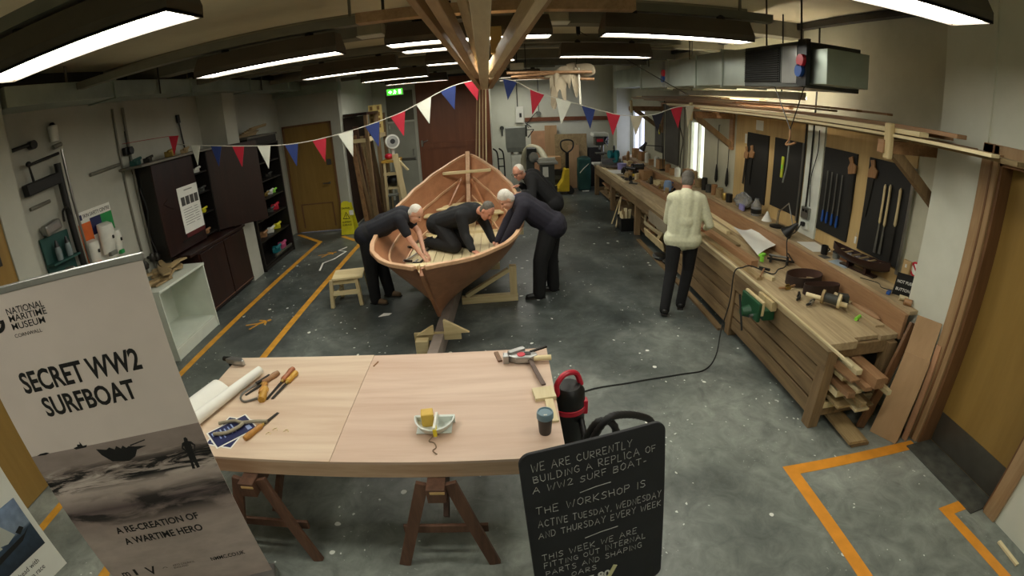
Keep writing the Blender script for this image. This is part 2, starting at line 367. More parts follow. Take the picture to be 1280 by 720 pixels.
# windows on the workbench side
wm = emit('daylit_frosted_glass', '#dfe4ff', .55); wm2 = emit('lit_frosted_glass', '#f4f6e6', .5)
for nm, y0, y1, z0, z1, g in (('window_1', 8.1, 8.85, 1.02, 2.12, wm2), ('window_2', 11.75, 12.95, .95, 2.2, wm)):
    w = struct(nm, B().bb((3.7, y0, z0), (3.72, y1, z1)), g)
    f = B()
    for q in (y0+.025, (y0+y1)/2, y1-.025): f.box((3.67, q, (z0+z1)/2), (.06, .05, z1-z0))
    for q in (z0+.025, z1-.025): f.box((3.67, (y0+y1)/2, q), (.058, y1-y0, .05))
    part('window_frame', f, M['white'], w, bev=.004)
    part('window_sill', B().bb((3.56, y0-.03, z0-.04), (3.7, y1+.03, z0+.005)), M['white'], w)
# near right door
d = struct('door_1', B().bb((3.5, 1.38, .012), (3.55, 2.24, 2.3)), M['dooroak'])
part('kick_plate', B().bb((3.494, 1.42, .02), (3.5, 2.21, .3)), M['kick'], d)
f = B()
for y0, y1 in ((2.24, 2.39), (1.26, 1.38)): f.bb((3.325, y0, 0), (3.36, y1, 2.42))
f.bb((3.325, 1.26, 2.3), (3.36, 2.39, 2.42))
part('door_frame', f, M['pinedoor'], d, bev=.006)
f = B().bb((3.35, 2.215, 0), (3.52, 2.24, 2.3)).bb((3.35, 1.38, 0), (3.52, 1.4, 2.3)).bb((3.35, 1.38, 2.28), (3.52, 2.24, 2.3)).bb((3.335, 2.285, 0), (3.318, 2.3, 2.42))
part('door_jamb', f, M['doorframe'], d)
struct('trim_1', B().bb((3.2, 1.4, 0), (3.5, 2.22, .012)), mk('dark_threshold', '#4a4b45', .5, 0, .5, 9), bev=.003)
struct('trim_2', B().bb((3.33, 2.36, 2.42), (3.352, 2.41, H)), M['wall'])
# near left door
d = struct('door_2', B().bb((-4.16, 1.62, .01), (-4.1, 2.72, 2.34)), M['dooroak'])
part('door_closer_slot', B().bb((-4.1, 2.58, 1.86), (-4.092, 2.61, 2.02)), M['iron'], d)
# end door
d = struct('door_3', B().bb((-4.6, 10.02, .01), (-3.54, 10.07, 2.35)), M['dooroak'])
f = B().bb((-4.64, 9.985, 0), (-4.6, 10.06, 2.39)).bb((-3.54, 9.985, 0), (-3.5, 10.06, 2.39)).bb((-4.64, 9.985, 2.35), (-3.5, 10.06, 2.39))
part('door_frame', f, M['doorframe'], d)
h = B().cyl((-3.69, 10.02, 1.07), (-3.69, 9.96, 1.07), .022).bar((-3.69, 9.965, 1.07), (-3.83, 9.965, 1.07), .022, .022)
part('door_handle', h, M['steel'], d, smooth=True)
part('door_rail', B().bb((-4.45, 10.012, .62), (-3.68, 10.02, .645)).bb((-4.45, 10.012, .1), (-4.42, 10.02, .62)).bb((-3.71, 10.012, .1), (-3.68, 10.02, .62)), M['doorframe'], d)
part('push_plate', B().bb((-3.7, 10.008, 1.46), (-3.6, 10.02, 1.58)), M['steel'], d)
# grey exit door and brown sliding door at the back
d = struct('door_4', B().bb((-2.94, 12.93, .01), (-2.2, 12.99, 2.12)), M['exitdoor'])
part('door_panel', B().bb((-2.98, 12.92, 2.14), (-2.16, 12.98, 2.95)), mk('over_panel', '#6d6a59', .5, 0, .15, 1.5), d)
part('door_frame', B().bb((-2.98, 12.88, 0), (-2.93, 13.0, 2.95)).bb((-2.2, 12.88, 0), (-2.16, 13.0, 2.95)).bb((-2.98, 12.88, 2.1), (-2.16, 12.99, 2.15)), M['wall'], d)
part('push_bar', B().bar((-2.86, 12.9, 1.12), (-2.28, 12.9, 1.12), .04, .05).box((-2.86, 12.915, 1.12), (.05, .04, .09)).box((-2.28, 12.915, 1.12), (.05, .04, .09)), M['steel'], d)
part('door_handle', B().cyl((-2.3, 12.93, 1.35), (-2.3, 12.88, 1.35), .02).bar((-2.3, 12.885, 1.35), (-2.3, 12.885, 1.2), .02, .02), M['steel'], d)
d = struct('door_5', B().bb((-2.1, 12.78, .02), (-.2, 12.86, 3.2)), M['brownboard'])
part('sliding_rail', B().bb((-3.0, 12.76, 3.2), (-.2, 12.9, 3.26)), M['iron'], d)
part('door_rail', B().bb((-2.05, 12.755, 1.35), (-.25, 12.785, 1.5)), M['brownboard'], d)
part('latch', B().box((-2.02, 12.76, 1.5), (.05, .04, .16)).bar((-2.02, 12.74, 1.52), (-1.86, 12.74, 1.58), .02, .02), M['steel'], d)
# timber rail along the back wall, service trunking at ceiling level
struct('trim_3', B().bb((.75, 13.64, 1.87), (3.2, 13.7, 1.98)), M['brownboard'])
for i, (y, z) in enumerate(((4.78, 3.4), (5.02, 3.42))):
    struct('trim_%d' % (4+i), B().bb((-4.5, y, z), (2.6, y+.11, H)), M['trunk'])
struct('trim_6', B().bb((3.5, 3.0, 3.4), (3.6, 13.5, 3.47)), M['iron'])
struct('trim_7', B().bb((-4.7, 9.84, 3.0), (-3.2, 10.0, 3.18)), M['duct'])
struct('trim_8', B().bb((-4.66, 2.99, 3.3), (-4.5, 9.9, H)), M['iron'])  # dark strip standing in for the unlit gap above the duct

# ------------------------------------------------------------------ floor markings
def stripe(b, pts, w, z=.0025):
    pts = [V((x, y, 0)) for x, y in pts]; L_, R_ = [], []
    for i, p in enumerate(pts):
        d0 = (p-pts[i-1]).normalized() if i else (pts[1]-p).normalized()
        d1 = (pts[i+1]-p).normalized() if i < len(pts)-1 else d0
        t = (d0+d1).normalized(); n = V((-t.y, t.x, 0)); k = w/2/max(.4, n.dot(V((-d0.y, d0.x, 0))))
        L_.append(p+n*k); R_.append(p-n*k)
    for i in range(len(pts)-1):
        a = [L_[i], L_[i+1], R_[i+1], R_[i]]
        b.prism([(q.x, q.y) for q in a], (0, 0, .0003), (1, 0, 0), (0, 1, 0), (0, 0, z))
    return b
solo('floor_tape', stripe(B(), [(-3.76, .4), (-3.76, 9.1), (-4.55, 9.85)], .09), M['tape'], 'long yellow floor line running past the dark cupboards to the far brown door', 'floor line')
solo('floor_tape', stripe(B(), [(-2.82, .4), (-2.80, 8.9)], .09), M['tape'], 'yellow floor line that passes behind the stool and the leaning man', 'floor line')
solo('floor_tape', stripe(B(), [(-3.36, 9.42), (-2.95, 9.0)], .09), M['tape'], 'short slanting yellow floor line beside the wet floor sign', 'floor line')
solo('floor_tape', stripe(B(), [(3.3, 2.22), (2.03, 2.25), (2.07, .5)], .1), M['orange'], 'orange floor tape corner in front of the plywood sheets and oak door', 'floor tape')
solo('floor_tape', stripe(B(), [(3.28, 1.5), (3.02, 1.5), (3.06, .45)], .09), M['orange'], 'orange floor tape corner at the foot of the white wall by the oak door', 'floor tape')
def walker(x, y, s, label):
    b = B(); w = .0022
    poly = lambda p: b.prism([(q[0]*s, q[1]*s) for q in p], (x, y, .0003), (.62, -.78, 0), (.78, .62, 0), (0, 0, w))
    poly([(.09*cos(a*pi/5), .5+.09*sin(a*pi/5)) for a in range(10)])
    poly([(-.1, .38), (.1, .38), (.07, 0), (-.07, 0)]); poly([(-.1, .37), (-.07, .3), (-.3, .12), (-.34, .18)]); poly([(.1, .37), (.07, .3), (.26, .2), (.3, .27)])
    poly([(-.07, .02), (.02, .02), (-.2, -.45), (-.28, -.42)]); poly([(0, .02), (.08, .02), (.3, -.38), (.22, -.42)])
    solo('walkway_symbol', b, M['tape'], label, 'floor marking')
walker(-3.32, 5.3, .34, 'yellow walking figure painted on the floor nearer to the white cabinet')
walker(-3.3, 8.2, .34, 'yellow walking figure painted on the floor nearer to the far brown door')

# ------------------------------------------------------------------ ceiling lights
tube_m = emit('lit_fluorescent_diffuser', '#fbf8ea', 9.0)
def lamp(x0, x1, y, label, z=3.0):
    l = x1-x0; cx = (x0+x1)/2
    t = thing('ceiling_light', label, 'ceiling light', (cx, y, z), 0, 'fluorescent ceiling lights')
    def sec(hw, zz, e=0): return [(-l/2+e, -hw, zz), (l/2-e, -hw, zz), (l/2-e, hw, zz), (-l/2+e, hw, zz)]
    b = B()
    for a, c_, e0, e1 in (((.125, 0), (.12, .05), 0, 0), ((.12, .05), (.06, .17), 0, .015), ):
        pass
    b.loft([[V(q) for q in sec(.13, 0)], [V(q) for q in sec(.13, .05)], [V(q) for q in sec(.075, .17, .02)]], caps=False)
    b.add([V(q) for q in sec(.075, .17, .02)], [(0, 1, 2, 3)])
    b.add([V(q) for q in sec(.118, .017, .012)], [(0, 1, 2, 3)])
    for s in (-1, 1): b.box((0, s*.124, .004), (l, .012, .012)).box((s*(l/2-.006), 0, .004), (.012, .25, .012))
    hs = part('lamp_housing', b, M['lampbody'], t, local=True)
    part('lamp_diffuser', B().box((0, 0, .012), (l-.03, .232, .006)), tube_m, hs, local=True)
    for s in (-.3, .3): part('hanging_bracket', B().lathe([(.04, .16), (.035, .2), (.015, .215), (.015, .21 if z < 3.01 and y < 12 else H-z)], (s*l, 0, 0), 10), M['blackpipe'], t, local=True)
lamp(-2.4, -1.1, -.4, 'unseen fluorescent ceiling light behind the viewer above the banner side')  # unseen, added to carry on the lamp grid and light the near end
lamp(1.0, 2.3, -.4, 'unseen fluorescent ceiling light behind the viewer above the oak door side')  # also added out of view to light the near end
lamp(-2.47, -1.2, 1.78, 'first row fluorescent ceiling light above the display banner')
lamp(1.0, 2.25, 1.75, 'first row fluorescent ceiling light above the end of the workbench')
lamp(-2.55, -1.23, 3.94, 'second row fluorescent ceiling light on the cupboard side')
lamp(-.84, .45, 3.94, 'middle fluorescent ceiling light of the second row, crossed by the hanging timber frame')
lamp(.84, 2.1, 3.86, 'fluorescent ceiling light between the timber frame and the louvred heater')
lamp(-.86, -.28, 4.68, 'short glowing stand-in for a reflection just beyond the middle light of the second row', 3.02)  # lit fitting added where a bright strip was taken for a reflection
lamp(-2.44, -1.19, 6.13, 'third row fluorescent ceiling light on the cupboard side')
lamp(-.85, .25, 6.2, 'middle fluorescent ceiling light of the third row, partly behind the hanging timber frame')
lamp(.77, 1.89, 5.95, 'fluorescent ceiling light above the hanging canvas bundle')
lamp(-2.3, -1.14, 8.45, 'fourth row fluorescent ceiling light on the cupboard side')
lamp(-2.32, -1.0, 10.4, 'last fluorescent ceiling light on the side of the green exit sign')
lamp(.1, .98, 10.9, 'far fluorescent ceiling light in front of the white back wall')
lamp(.08, 1.2, 12.5, 'last fluorescent ceiling light, close before the white back wall')

# ------------------------------------------------------------------ camera
P_ = (math.radians(22.31320484), math.radians(.70325643), math.radians(-2.75190886), 599.250216, -.0453586267)
def camvec(d):
    cr, sr, cp, sp, cy, sy = cos(P_[2]), sin(P_[2]), cos(P_[0]), sin(P_[0]), cos(P_[1]), sin(P_[1])
    x, y, z = d; x, z = cr*x-sr*z, sr*x+cr*z
    y, z = cp*y+sp*z, -sp*y+cp*z
    x, y = cy*x+sy*y, -sy*x+cy*y
    return V((x, y, z))
cam = bpy.data.cameras.new('camera'); co = bpy.data.objects.new('camera', cam); COL.objects.link(co); SC.camera = co
X_, F_, U_ = camvec((1, 0, 0)), camvec((0, 1, 0)), camvec((0, 0, 1))
co.matrix_world = Matrix(((X_.x, U_.x, -F_.x, 0), (X_.y, U_.y, -F_.y, 0), (X_.z, U_.z, -F_.z, 2.5), (0, 0, 0, 1)))
cam.sensor_width = 36; cam.sensor_fit = 'HORIZONTAL'; cam.clip_start = .05; cam.clip_end = 100
cam.lens = 36*636/1280                      # rectilinear equivalent of the wide lens
cam.type = 'PANO'
fmm = P_[3]*36/1280
for tgt in (getattr(cam, 'cycles', None), cam):
    try:
        tgt.panorama_type = 'FISHEYE_LENS_POLYNOMIAL'; tgt.fisheye_fov = math.radians(200)
        tgt.fisheye_polynomial_k0 = 0; tgt.fisheye_polynomial_k1 = -1/fmm; tgt.fisheye_polynomial_k2 = 0
        tgt.fisheye_polynomial_k3 = -P_[4]/fmm**3; tgt.fisheye_polynomial_k4 = 0
        break
    except Exception as e: print('pano', e)
w = bpy.data.worlds.new('world'); SC.world = w; w.use_nodes = True
w.node_tree.nodes['Background'].inputs['Color'].default_value = (.8, .85, 1, 1); w.node_tree.nodes['Background'].inputs['Strength'].default_value = .3
SC.view_settings.view_transform = 'Standard'; SC.view_settings.look = 'None'; SC.view_settings.gamma = 1; SC.view_settings.use_curve_mapping = False
SC.view_settings.exposure = 1.5
SC.cycles.use_denoising = True
SC.cycles.max_bounces = 8; SC.cycles.diffuse_bounces = 5; SC.cycles.glossy_bounces = 3; SC.cycles.caustics_reflective = False; SC.cycles.caustics_refractive = False
SC.cycles.sample_clamp_indirect = 6
# ------------------------------------------------------------------ the boat
def interp(tab, x):
    if x <= tab[0][0]: return tab[0][1]
    for (a, p), (c, q) in zip(tab, tab[1:]):
        if x <= c:
            t = (x-a)/(c-a); t = t*t*(3-2*t)*.35+t*.65; return p+(q-p)*t
    return tab[-1][1]
Y0, Y1 = 4.03, 8.55
HALF = [(0, .02), (.03, .2), (.07, .36), (.14, .58), (.22, .76), (.3, .86), (.4, .93), (.5, .94), (.62, .91), (.74, .79), (.84, .6), (.92, .36), (.97, .17), (1, .02)]
SHEER = [(0, 1.08), (.1, 1.0), (.25, .955), (.4, .95), (.55, 1.0), (.68, 1.1), (.8, 1.24), (.9, 1.4), (1, 1.58)]
BULGE = [(0, 0), (.12, .25), (.35, .75), (.6, .8), (.85, .35), (1, 0)]
def half(s):
    for i in range(len(HALF)-1): pass
    return interp(HALF, s)
def smooth_tab(tab, s):
    return (interp(tab, s-.02)+2*interp(tab, s)+interp(tab, s+.02))/4
def hullp(s, t, side, off=0.0):
    """point on the hull: s along the boat, t from keel (0) to gunwale (1), off inwards"""
    yg = Y0+(Y1-Y0)*s; yk = 4.66+(8.1-4.66)*s
    h = max(.004, smooth_tab(HALF, s)-(0 if .01 < s < .99 else .012)-off); zg = smooth_tab(SHEER, s)
    zk = .24+.05*(abs(s-.5)*2)**6 + (.0 if s > .5 else 0)+off*.8
    m = interp(BULGE, s); x = h*((1-m)*(t*.92+.08*t*t)+m*sin(t*pi/2)**.8)
    zz = (1-m)*t+m*(1-cos(t*pi/2))**.85
    z = zk+(zg-zk)*zz; y = yk+(yg-yk)*(t**1.15)
    cx = -.775+(.215)*(y-Y0)/(Y1-Y0)
    return V((cx+side*x, y, z))
NS, NT = 44, 14
SS = [i/NS for i in range(NS+1)]
boat = thing('wooden_surfboat', 'large double-ended wooden surfboat under construction in the middle of the floor', 'boat', (-.66, 6.2, .22))
b = B()
for off, flip in ((0, 0), (.02, 1)):
    rings = []
    for s in SS: rings.append([hullp(s, t/NT, -1, off) for t in range(NT, 0, -1)]+[hullp(s, t/NT, 1, off) for t in range(0, NT+1)])
    b.loft(rings, ring_closed=False, caps=False)
hull = part('hull', b, M['hull'], boat, smooth=True)
def along(t, side, s0, s1, n, w, h, inn, dz=0.0):
    """a rail of section w x h laid along the hull side"""
    rings = []
    for i in range(n+1):
        s = s0+(s1-s0)*i/n; p = hullp(s, t, side, inn)
        q = hullp(min(1, s+.01), t, side, inn)-hullp(max(0, s-.01), t, side, inn); d = q.normalized()
        sd = V((d.y, -d.x, 0)).normalized(); up = V((0, 0, 1)); p = p+up*dz
        rings.append([p-sd*w/2-up*h/2, p+sd*w/2-up*h/2, p+sd*w/2+up*h/2, p-sd*w/2+up*h/2])
    return B().loft(rings)
for sd in (-1, 1):
    part('gunwale', along(1, sd, .004, .996, 60, .052, .04, .004, .005), M['gun'], boat, bev=.006)
    for t in (.5, .74): part('stringer', along(t, sd, .05, .965, 50, .022, .035, .045), M['gun'], hull)
# stem and stern posts
P0, P1 = hullp(1, 0, 0), hullp(1, 1, 0)
part('sternpost', B().bar(P0+V((0, -.09, .1)), P1+V((.0, -.05, .06)), .075, .075, up=(0, 1, 0)), M['gun'], boat, bev=.006)
Q0, Q1 = hullp(0, 0, 0), hullp(0, 1, 0)
stem = part('stem_post', B().bar(Q0+V((0, .06, .03)), Q1+V((0, .1, -.06)), .04, .1, up=(0, 1, 0)), M['hull'], boat, bev=.006)
bh = B()
bh.prism([(-.34, .0), (-.11, -.19), (-.04, -.19), (-.04, -.04), (.12, -.04), (.12, -.1), (.3, .12), (.42, .36), (-.2, .2)], (-.72, 4.52, .985), (1, 0, 0), (0, 1, 0), (0, 0, .025))
part('notch_block', B().box((-.805, 4.15, 1.055), (.022, .07, .05)), M['pinex'], stem, bev=.003)
part('notch_block', B().box((-.735, 4.15, 1.055), (.022, .07, .05)), M['pinex'], stem, bev=.003)
part('notch_block', B().box((-.77, 4.2, 1.03), (.05, .03, .04)), M['pine'], stem, bev=.003)
# floorboards, clipped to the inside of the hull at their height
ZB = .56
_XL = {}
def xlim(y, side, z=ZB):
    k = (round(y, 3), side, round(z, 3))
    if k not in _XL: _XL[k] = xlim_(y, side, z)
    return _XL[k]
def xlim_(y, side, z):
    best = None
    for i in range(2, 59):
        s = i/60
        for j in range(12):
            p, q = hullp(s, j/12, side, .03), hullp(s, (j+1)/12, side, .03)
            if p.z <= z <= q.z and abs(p.y-y) < .12:
                t = (z-p.z)/max(1e-6, q.z-p.z); r = p.lerp(q, t); d = abs(r.y-y)
                if best is None or d < best[0]: best = (d, r.x)
    return best[1] if best else None
def planks(z, y0, y1, x0, x1, w, gap, mat, name, label=None):
    x = x0
    while x < x1-.02:
        xa, xb = x, min(x+w, x1); run = []
        n = 26
        for i in range(n+1):
            y = y0+(y1-y0)*i/n; l, r = xlim(y, -1, z), xlim(y, 1, z)
            if l is not None and r is not None and xa > l-.03 and xb < r+.03: run.append(y)
        if len(run) > 3:
            part(name, B().bb((xa, run[0], z-.02), (xb-gap, run[-1], z+random.uniform(-.002, .002))), mat, boat, label, bev=.002)
        x += w
planks(ZB, 4.7, 8.0, -1.62, .3, .118, .007, M['pine'], 'floorboard')
part('cross_plank', B().bb((-1.28, 5.1, .70), (-.7, 5.24, .725)), M['pinex'], boat, bev=.003)
for x in (-1.15, -.8): part('plank_leg', B().bb((x, 5.14, ZB), (x+.05, 5.2, .7)), M['pine'], boat)
thw = part('thwart', B().box((-.6, 7.28, .8), (1.24, .2, .028)), M['pinex'], boat, bev=.004)
for x in (-1.1, -.12): part('thwart_knee', B().bar((x, 7.28, .5), (x, 7.28, .785), .05, .1), M['pine'], thw)
b = B(); pts = [(.36*cos(a*pi/12)-.0, .3*sin(a*pi/12)) for a in range(13)]
part('stern_bench', B().prism([(-.46, -.12)]+[(q[0]*-1.05, q[1]) for q in pts]+[(.46, -.12)], (-.6, 7.62, .82), (1, 0, 0), (0, 1, 0), (0, 0, .03)), M['pinex'], boat, bev=.004)
for x, s in ((-.86, 1), (-.3, -1)):
    part('frame_brace', B().bar((x, 7.7, .84), (x+s*.2, 8.05, 1.2), .03, .05), M['hull'], boat)
part('spreader', B().bar((-.97, 8.04, 1.335), (-.16, 8.0, 1.36), .045, .05), M['pinex'], boat, 'pale crossbar clamped across the far end', bev=.008)
part('bulkhead', B().bb((-1.5, 6.98, .5), (.3, 7.0, .6)), M['pine'], boat)
# the building frame under the boat
cr = thing('boat_cradle', 'grey strongback beam with pale wooden chocks under the keel of the surfboat', 'boat stand', (-.66, 5.6, 0))
part('strongback', B().bar((-.77, 3.75, .1), (-.55, 8.4, .1), .11, .2), mk('grey_painted_beam', '#8f837b', .6, 0, .2, 5), cr, bev=.006)
for s, x in ((-1, -.73), (1, -.73)):
    part('gusset', B().prism([(.055*s, .2), (.055*s, .3 if s < 0 else .36), (.07*s, .3 if s < 0 else .36), ((.24 if s < 0 else .32)*s, .2)], (x, 4.43, 0), (1, 0.04, 0), (0, 0, 1), (0, .04, 0)), M['pinex'], cr, bev=.003)
part('chock', B().box((-.9, 4.33, .1), (.13, .1, .2)).box((-.75, 4.46, .17), (.5, .03, .09)), M['pinex'], cr, bev=.003)
for y in (6.6, 7.7): part('crosspiece', B().box((-.63, y, .16), (1.1, .06, .1)), M['pinex'], cr)
for i, (x, s) in enumerate(((-.02, 1),)):
    t = thing('boat_prop', 'pale triangular timber prop under the workbench side of the surfboat', 'boat prop', (x, 5.7, 0))
    part('foot', B().bar((x-.56*s, 5.66, .045), (x+.16*s, 5.7, .045), .09, .09), M['pinex'], t, bev=.003)
    part('post', B().bar((x+.11*s, 5.7, .09), (x+.11*s, 5.7, .47), .09, .09, up=(0, 1, 0)), M['pinez'], t, bev=.003)
    part('brace', B().bar((x-.5*s, 5.66, .1), (x+.06*s, 5.7, .42), .07, .05), M['pinex'], t, bev=.003)
# things lying in the boat
solo('straightedge', B().bar((-.72, 5.62, ZB+.006), (-.22, 5.7, ZB+.006), .035, .008), M['iron'], 'dark steel straightedge on the floorboards by the kneeling man', 'straightedge', bev=.001)
def gclamp(name, p, q, label):
    p, q = V(p), V(q); d = (q-p).normalized(); sd = V((d.y, -d.x, 0))
    t = thing(name, label, 'clamp', (p.x, p.y, ZB+.003), 0, 'clamps inside the boat')
    part('bar', B().bar(p, q, .022, .01), M['steel'], t)
    for k, r in ((.06, .11), (.7, .09)): part('jaw', B().bar(p.lerp(q, k)-sd*.012, p.lerp(q, k)+sd*r, .028, .03), M['iron'], t, bev=.003)
    part('screw_handle', B().cyl(p.lerp(q, .7)+sd*.08-d*.02, p.lerp(q, .7)+sd*.08+d*.17, .014), M['blackpipe'], t)
gclamp('bar_clamp', (-1.3, 5.75, .585), (-1.1, 6.25, .585), 'dark bar clamp on the floorboards between the short sleeved man and the kneeling man')
gclamp('bar_clamp', (-1.22, 5.35, .585), (-1.12, 5.8, .585), 'dark bar clamp nearest the bow, beside the leaning man\'s forearm')
gclamp('bar_clamp', (-1.35, 6.35, .585), (-1.2, 6.8, .585), 'dark bar clamp on the floorboards behind the kneeling man\'s boots')
solo('wood_chock', B().box((.02, 6.35, ZB+.03), (.14, .1, .06)), M['pine'], 'small pale block on the boat floorboards beside the kneeling man\'s hand', 'wood block', bev=.003)
# ------------------------------------------------------------------ work table on two trestles
TZ = .78
tb = thing('work_table', 'large plywood work table on dark trestles behind the chalkboard', 'table', (-.95, 2.44, TZ-.12))
part('tabletop', B().bb((-2.17, 1.87, TZ-.018), (-1.005, 3.03, TZ)), M['ply'], tb, 'paler left plywood sheet of the top', bev=.001)
part('tabletop', B().bb((-1.002, 1.87, TZ-.018), (.265, 3.02, TZ)), wood('rosy_plywood', '#d8bfaa', '#bc9b84', 'x', .28, .5, .02), tb, 'rosier right plywood sheet of the top', bev=.001)
f = M['plyred']; fx = wood('table_frame_timber', '#d2b396', '#b08e70', 'x', .6, .5, .05)
part('apron', B().bb((-2.16, 1.875, TZ-.118), (.255, 1.9, TZ-.019)), fx, tb, bev=.002)
part('apron', B().bb((-2.16, 2.99, TZ-.118), (.255, 3.015, TZ-.019)), fx, tb, bev=.002)
for x in (-2.15, .23): part('end_rail', B().bb((x, 1.9, TZ-.118), (x+.025, 2.99, TZ-.019)), fx, tb, bev=.002)
for x in (-1.35, -.55): part('bearer', B().bb((x, 1.9, TZ-.11), (x+.04, 2.99, TZ-.019)), fx, tb)
def trestle(cx, label):
    t = thing('trestle', label, 'trestle', (cx, 2.42, 0), 0, 'trestles under the work table'); zt = TZ-.122
    part('crossbeam', B().bb((cx-.05, 1.78, zt-.1), (cx+.05, 3.0, zt)), M['darkwood'], t, bev=.003)
    for y in (1.84, 2.93):
        for s in (-1, 1): part('leg', B().bar((cx+s*.075, y, zt-.005), (cx+s*.275, y-.06*(1 if y < 2.4 else -1), 0), .028, .07, up=(s, 0, .3)), M['darkwood'], t, bev=.003)
        part('stretcher', B().bar((cx-.25, y+.03*(1 if y < 2.4 else -1), .24), (cx+.25, y+.03*(1 if y < 2.4 else -1), .24), .022, .06), M['darkwood'], t, bev=.002)
    part('diagonal_brace', B().bar((cx, 1.95, .25), (cx, 2.4, zt-.1), .03, .06), M['darkwood'], t)
    part('paper_label', B().bb((cx-.03, 1.776, zt-.03), (cx+.05, 1.781, zt-.015)), mk('label_strip', '#c8a870', .6), t, 'pale strip on the beam end')
trestle(-.43, 'dark wooden trestle under the half of the table nearer the chalkboard')
trestle(-1.54, 'dark wooden trestle under the half of the table nearer the display banner')

# ------------------------------------------------------------------ things on the table
def onT(u, v): return (u, v, TZ)
t = thing('paper_roll', 'loosely rolled white paper at the banner end of the plywood table', 'paper roll', (-1.98, 2.4, TZ))
b = B(); rings = []
p0, p1 = V((-1.83, 2.78, TZ+.037)), V((-2.05, 2.08, TZ+.05)); ax = (p1-p0); sd = V((ax.y, -ax.x, 0)).normalized()
def scroll(r0, r1, turns, n=40):
    rr = []
    for e, r in ((0, r0), (1, r1)):
        ring = []
        for i in range(n+1):
            a = 2*pi*turns*i/n; k = r*(1-.22*i/n); ring.append(p0+ax*e+sd*k*cos(a)+V((0, 0, 1))*k*sin(a))
        rr.append(ring)
    return rr
b.loft(scroll(.034, .048, 1.8), ring_closed=False, caps=False)
part('roll', b, M['paper'], t, smooth=True, fix=False)
b = B(); ring = [[], []]
for e, q in ((0, V((-1.97, 2.56, TZ))), (1, V((-2.12, 2.1, TZ)))):
    for i in range(12):
        a = i/11; ring[e].append(q+V((-.02-.16*a, .03*a, .03+.05*sin(a*2.6))))
b.loft(ring, ring_closed=False, caps=False)
part('loose_flap', b, M['paper'], t, smooth=True, fix=False)
def blade_tool(name, p, q, label, cat, hl=.45, hr=.014, group=None, hm=None, bw=.022, tip=1.0):
    """a handled edge tool lying from handle end p to blade tip q"""
    p, q = V(p), V(q); d = (q-p).normalized(); l = (q-p).length; R = d.to_track_quat('Z', 'Y').to_matrix()
    t = thing(name, label, cat, (p.x, p.y, TZ), 0, group)
    part('handle', B().lathe([(0, 0), (hr*1.1, .004), (hr*1.4, hl*l*.25), (hr*1.1, hl*l*.6), (hr*1.3, hl*l*.9), (hr*.7, hl*l)], p, 12, R=R), hm or M['handle'], t, smooth=True)
    part('ferrule', B().cyl(p+d*hl*l*.96, p+d*(hl*l+.018), hr*.85, hr*.6, 10), M['brass'], t, smooth=True)
    part('blade', B().bar(p+d*hl*l, p+d*(hl*l+.04), .01, .008, w1=bw, h1=.004).bar(p+d*(hl*l+.04), q, bw, .004, w1=bw*tip, h1=.0015), M['iron'], t, bev=.0006)
G = 'hand tools beside the paper roll'
blade_tool('chisel', (-1.60, 2.02, TZ+.016), (-1.49, 2.31, TZ+.004), 'wood handled chisel beside the blue leaflets on the plywood table', 'chisel', .5, .016, G)
blade_tool('gouge', (-1.68, 2.78, TZ+.018), (-1.83, 2.5, TZ+.004), 'gouge with a brown handle pointing back, next to the paper roll', 'gouge', .5, .016, G, M['saww'])
blade_tool('chisel', (-1.58, 2.83, TZ+.018), (-1.64, 2.45, TZ+.004), 'chisel with a red-brown handle under the yellow handled one', 'chisel', .42, .018, G, wood('red_handle', '#a8643c', '#7e4526', 'y', 3, .4, 0))
blade_tool('chisel', (-1.535, 2.78, TZ+.018), (-1.60, 2.46, TZ+.005), 'chisel with a yellow handle lying over the red-brown one', 'chisel', .4, .017, G, wood('yellow_handle', '#d0a03a', '#a87b22', 'y', 3, .4, 0))
blade_tool('spokeshave', (-1.66, 2.42, TZ+.02), (-1.72, 2.64, TZ+.006), 'short yellow wooden handled tool with its round butt facing the camera', 'hand tool', .75, .022, G, wood('ochre_handle', '#c99a3c', '#9c7020', 'y', 3, .4, 0), .016)
blade_tool('spokeshave', (-1.70, 2.5, TZ+.02), (-1.74, 2.68, TZ+.006), 'stubby brown tool between the gouge and the yellow handled tool', 'hand tool', .8, .018, G, M['handle'], .016)
t = thing('drawknife', 'curved steel drawknife by the paper roll on the table', 'drawknife', (-1.78, 2.5, TZ), 0, G)
part('blade', B().tube(spline([(-1.80, 2.64, TZ+.012), (-1.86, 2.5, TZ+.008), (-1.8, 2.42, TZ+.008), (-1.71, 2.46, TZ+.01)], 5), .008, 6), M['steel'], t, smooth=True)
part('handle', B().cyl((-1.80, 2.63, TZ+.016), (-1.74, 2.74, TZ+.016), .012), M['blackpipe'], t)
# leaflets
def leaflet(cx, cy, rz, z, label):
    t = thing('leaflet', label, 'leaflet', (cx, cy, z), rz, 'blue leaflets on the table')
    sh_ = part('sheet', B().box((0, 0, .0008), (.21, .29, .0014)), M['paper'], t, local=True)
    part('printed_panel', B().box((0, .0, .0018), (.19, .27, .0006)), M['navyp'], sh_, local=True)
    b = B()
    for i in range(5): b.box((-.02+.004*(i % 2), .02-.026*i, .0023), (.11-.015*(i % 3), .009, .0004))
    b.box((.05, .1, .0023), (.05, .03, .0004)).box((-.05, -.115, .0023), (.04, .012, .0004))
    part('print_line', b, mk('pale_blue_print', '#8fa0c8', .6), sh_, local=True)
leaflet(-1.75, 2.1, -.12, TZ, 'lower blue leaflet peeping out from under the other leaflet')
leaflet(-1.74, 2.11, -.72, TZ+.0025, 'upper blue and white leaflet turned askew under the wooden tongs')
t = thing('wooden_tongs', 'grey wooden two-armed tongs lying on the blue leaflets', 'tongs', (-1.72, 2.12, TZ+.006))
